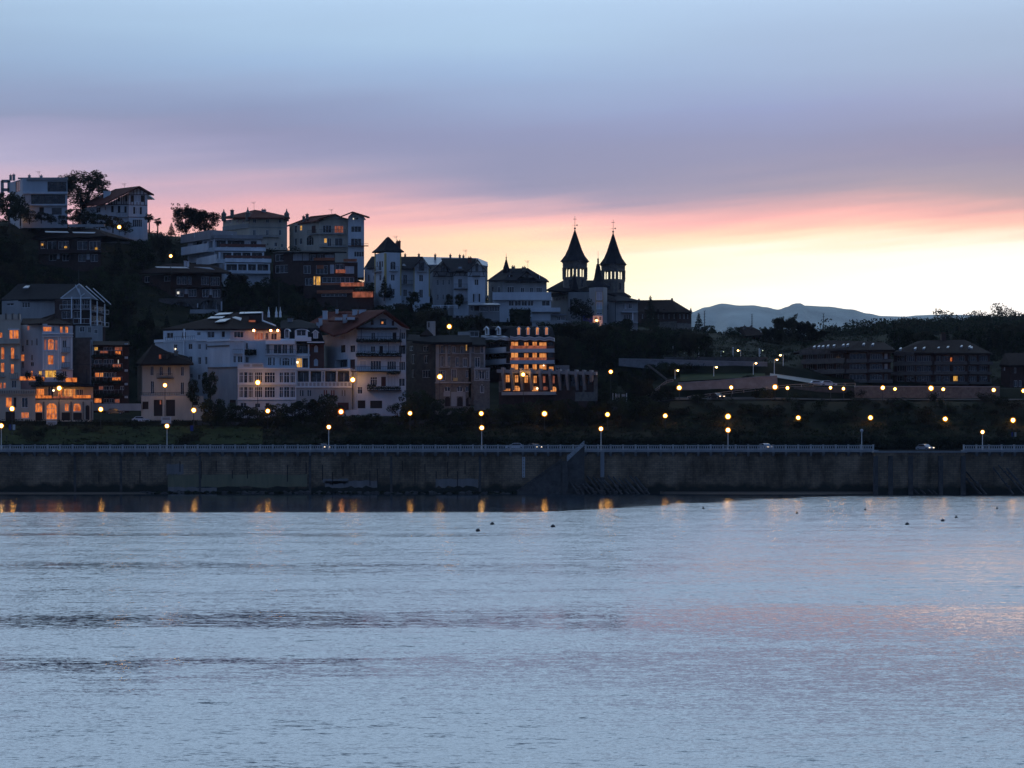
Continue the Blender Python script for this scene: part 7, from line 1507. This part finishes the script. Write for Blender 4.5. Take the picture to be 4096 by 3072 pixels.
for i, (px, yb, h, w) in enumerate([(292,885,62,70),(345,890,66,80),(398,905,62,80),(452,915,60,80),(500,925,50,60),(322,905,50,60)]):
    tree('round', px, 724+i, h, 'dark bushy tree below the big skyline tree, %s in the clump' % ORD[i], w, i%3+1, zb=yb+8, group='clump below the skyline tree')
for i, (px, yb, h, w) in enumerate([(36,888,124,105),(82,888,108,90),(118,890,50,60),(165,888,42,60),(205,892,36,50),(252,898,40,46)]):
    tree('round', px, 735-(i%2)*2, h, 'dark tree in front of the flat roofed house, %s in the group' % ORD[i], w, i%3+1, zb=yb, group='trees before the flat roofed house')
# woods on the slopes: trees one by one
SKY = [(-200,900),(0,900),(250,905),(330,880),(480,935),(610,945),(680,925),(870,945),(960,975),(1160,1010),(1420,1120),(1700,1130),(1850,1160),(2160,1200),(2320,1240),(2600,1290),(2780,1335),(2830,1330),(2870,1362),(3100,1358),(3280,1356),(3400,1335),(3560,1312),(3700,1300),(4300,1282)]
def skyl(px):
    for (a, p), (b, q) in zip(SKY, SKY[1:]):
        if a <= px < b: return p+(q-p)*(px-a)/(b-a)
    return 1282
rnd = random.Random(77); n = 0; tries = 0; placed = []
while n < 285 and tries < 30000:
    tries += 1
    px = rnd.uniform(-90, 4190); Y = rnd.uniform(606, 800) if px < 3250 else rnd.uniform(640, 1080)
    if rnd.random() < .3: px = rnd.uniform(2150, 3280); Y = rnd.uniform(612, 790)
    kind = rnd.choice(['round','round','round','conifer','open','poplar']) ; h = rnd.uniform(6, 10.5)
    z = gz(px, Y); yb = HY-(z-CZ)*F/Y; hp = h*F/Y; wp = hp*(.9 if kind == 'round' else .5 if kind == 'conifer' else 1.0 if kind == 'open' else .35)
    if yb-hp < skyl(px)-rnd.uniform(0, 6): continue
    if any(x0-wp*.45 < px < x1+wp*.45 and ((Y < Yb+dp+3 and yb-hp*1.02 < y1 and yb > y0) if Y < Yb+dp+2 else False) for x0, y0, x1, y1, Yb, dp in PROT): continue
    if any(abs(px-a)*Y/F < 3.0 and abs(Y-b) < 5 for a, b in placed): continue
    placed.append((px, Y)); n += 1
    reg = 'left hillside below the skyline houses' if px < 900 else 'slope in the middle of the hillside' if px < 2000 else 'slope below the church' if px < 2750 else 'wooded slope at the right behind the flats'
    tree(kind, px, Y, hp, 'dark tree in the woods on the '+reg, wp, rnd.choice([1,2,3]), group='dark trees in the hillside woods', rot=rnd.uniform(0,6.28))
print('wood trees', n, tries)
# far crest trees on the right: a wood reading as one mass
mb = MB('leafdark'); rnd = random.Random(9)
def crest(px0, px1, Yc, n, rr, up):
    for _ in range(n):
        px = rnd.uniform(px0, px1); Y = Yc+rnd.uniform(-60, 60); z = gz(px, Y); r = rnd.uniform(*rr)
        leafcloud(mb, [(Vector(((px-CX)*Y/F, Y, z+r*rnd.uniform(.4, up))), r)], 7, .75, rnd, rnd.choice(['leafdark','leafbrown','leaf']))
crest(3280, 4300, 960, 420, (1.6, 3.4), 1.2); crest(3500, 4300, 1090, 260, (1.6, 3.6), 1.2); crest(3300, 4200, 820, 260, (1.8, 3.6), 1.2)
for px, h in ((3765,7),(3785,6),(3800,4),(3985,8),(4004,7),(4050,5),(3890,5),(3930,4)):
    Y = 1090; z = gz(px, Y); leafcloud(mb, [(Vector(((px-CX)*Y/F+rnd.uniform(-3,3), Y, z+h*q)), rnd.uniform(2,3.6)) for q in (.4,.6,.8,1.0,1.1)], 7, .75, rnd, 'leafdark')
solo('distant_wood', mb, 'distant dark wood covering the crest at the right', kind='stuff')
# undergrowth over the slopes
mb = MB('leaf'); rnd = random.Random(3); ks = [mb._m('leaf'), mb._m('leafdark'), mb._m('leafbrown')]
for _ in range(5200):
    px = rnd.uniform(-100, 4200); Y = rnd.choice([rnd.uniform(524, 549), rnd.uniform(604, 800)]) 
    if px > 2650 and 576 < Y < 604: continue
    z0 = gz(px, Y); r = rnd.uniform(.4, 1.3) if Y > 600 else rnd.uniform(.2, .6); k = rnd.choice(ks); X = (px-CX)*Y/F
    for _ in range(int(24*r)+8):
        p = Vector((X+rnd.gauss(0, r), Y+rnd.gauss(0, r*.7), z0+rnd.uniform(-.1, r*1.1))); a = Vector((rnd.gauss(0,1), rnd.gauss(0,1), rnd.gauss(0,1))).normalized()*.3; b = a.orthogonal().normalized()*.2; i = len(mb.v)
        mb.v += [tuple(p-a), tuple(p+b), tuple(p+a), tuple(p-b)]; mb.f.append((i,i+1,i+2,i+3)); mb.mi.append(k)
solo('undergrowth', mb, 'dark undergrowth covering the slopes', kind='stuff')
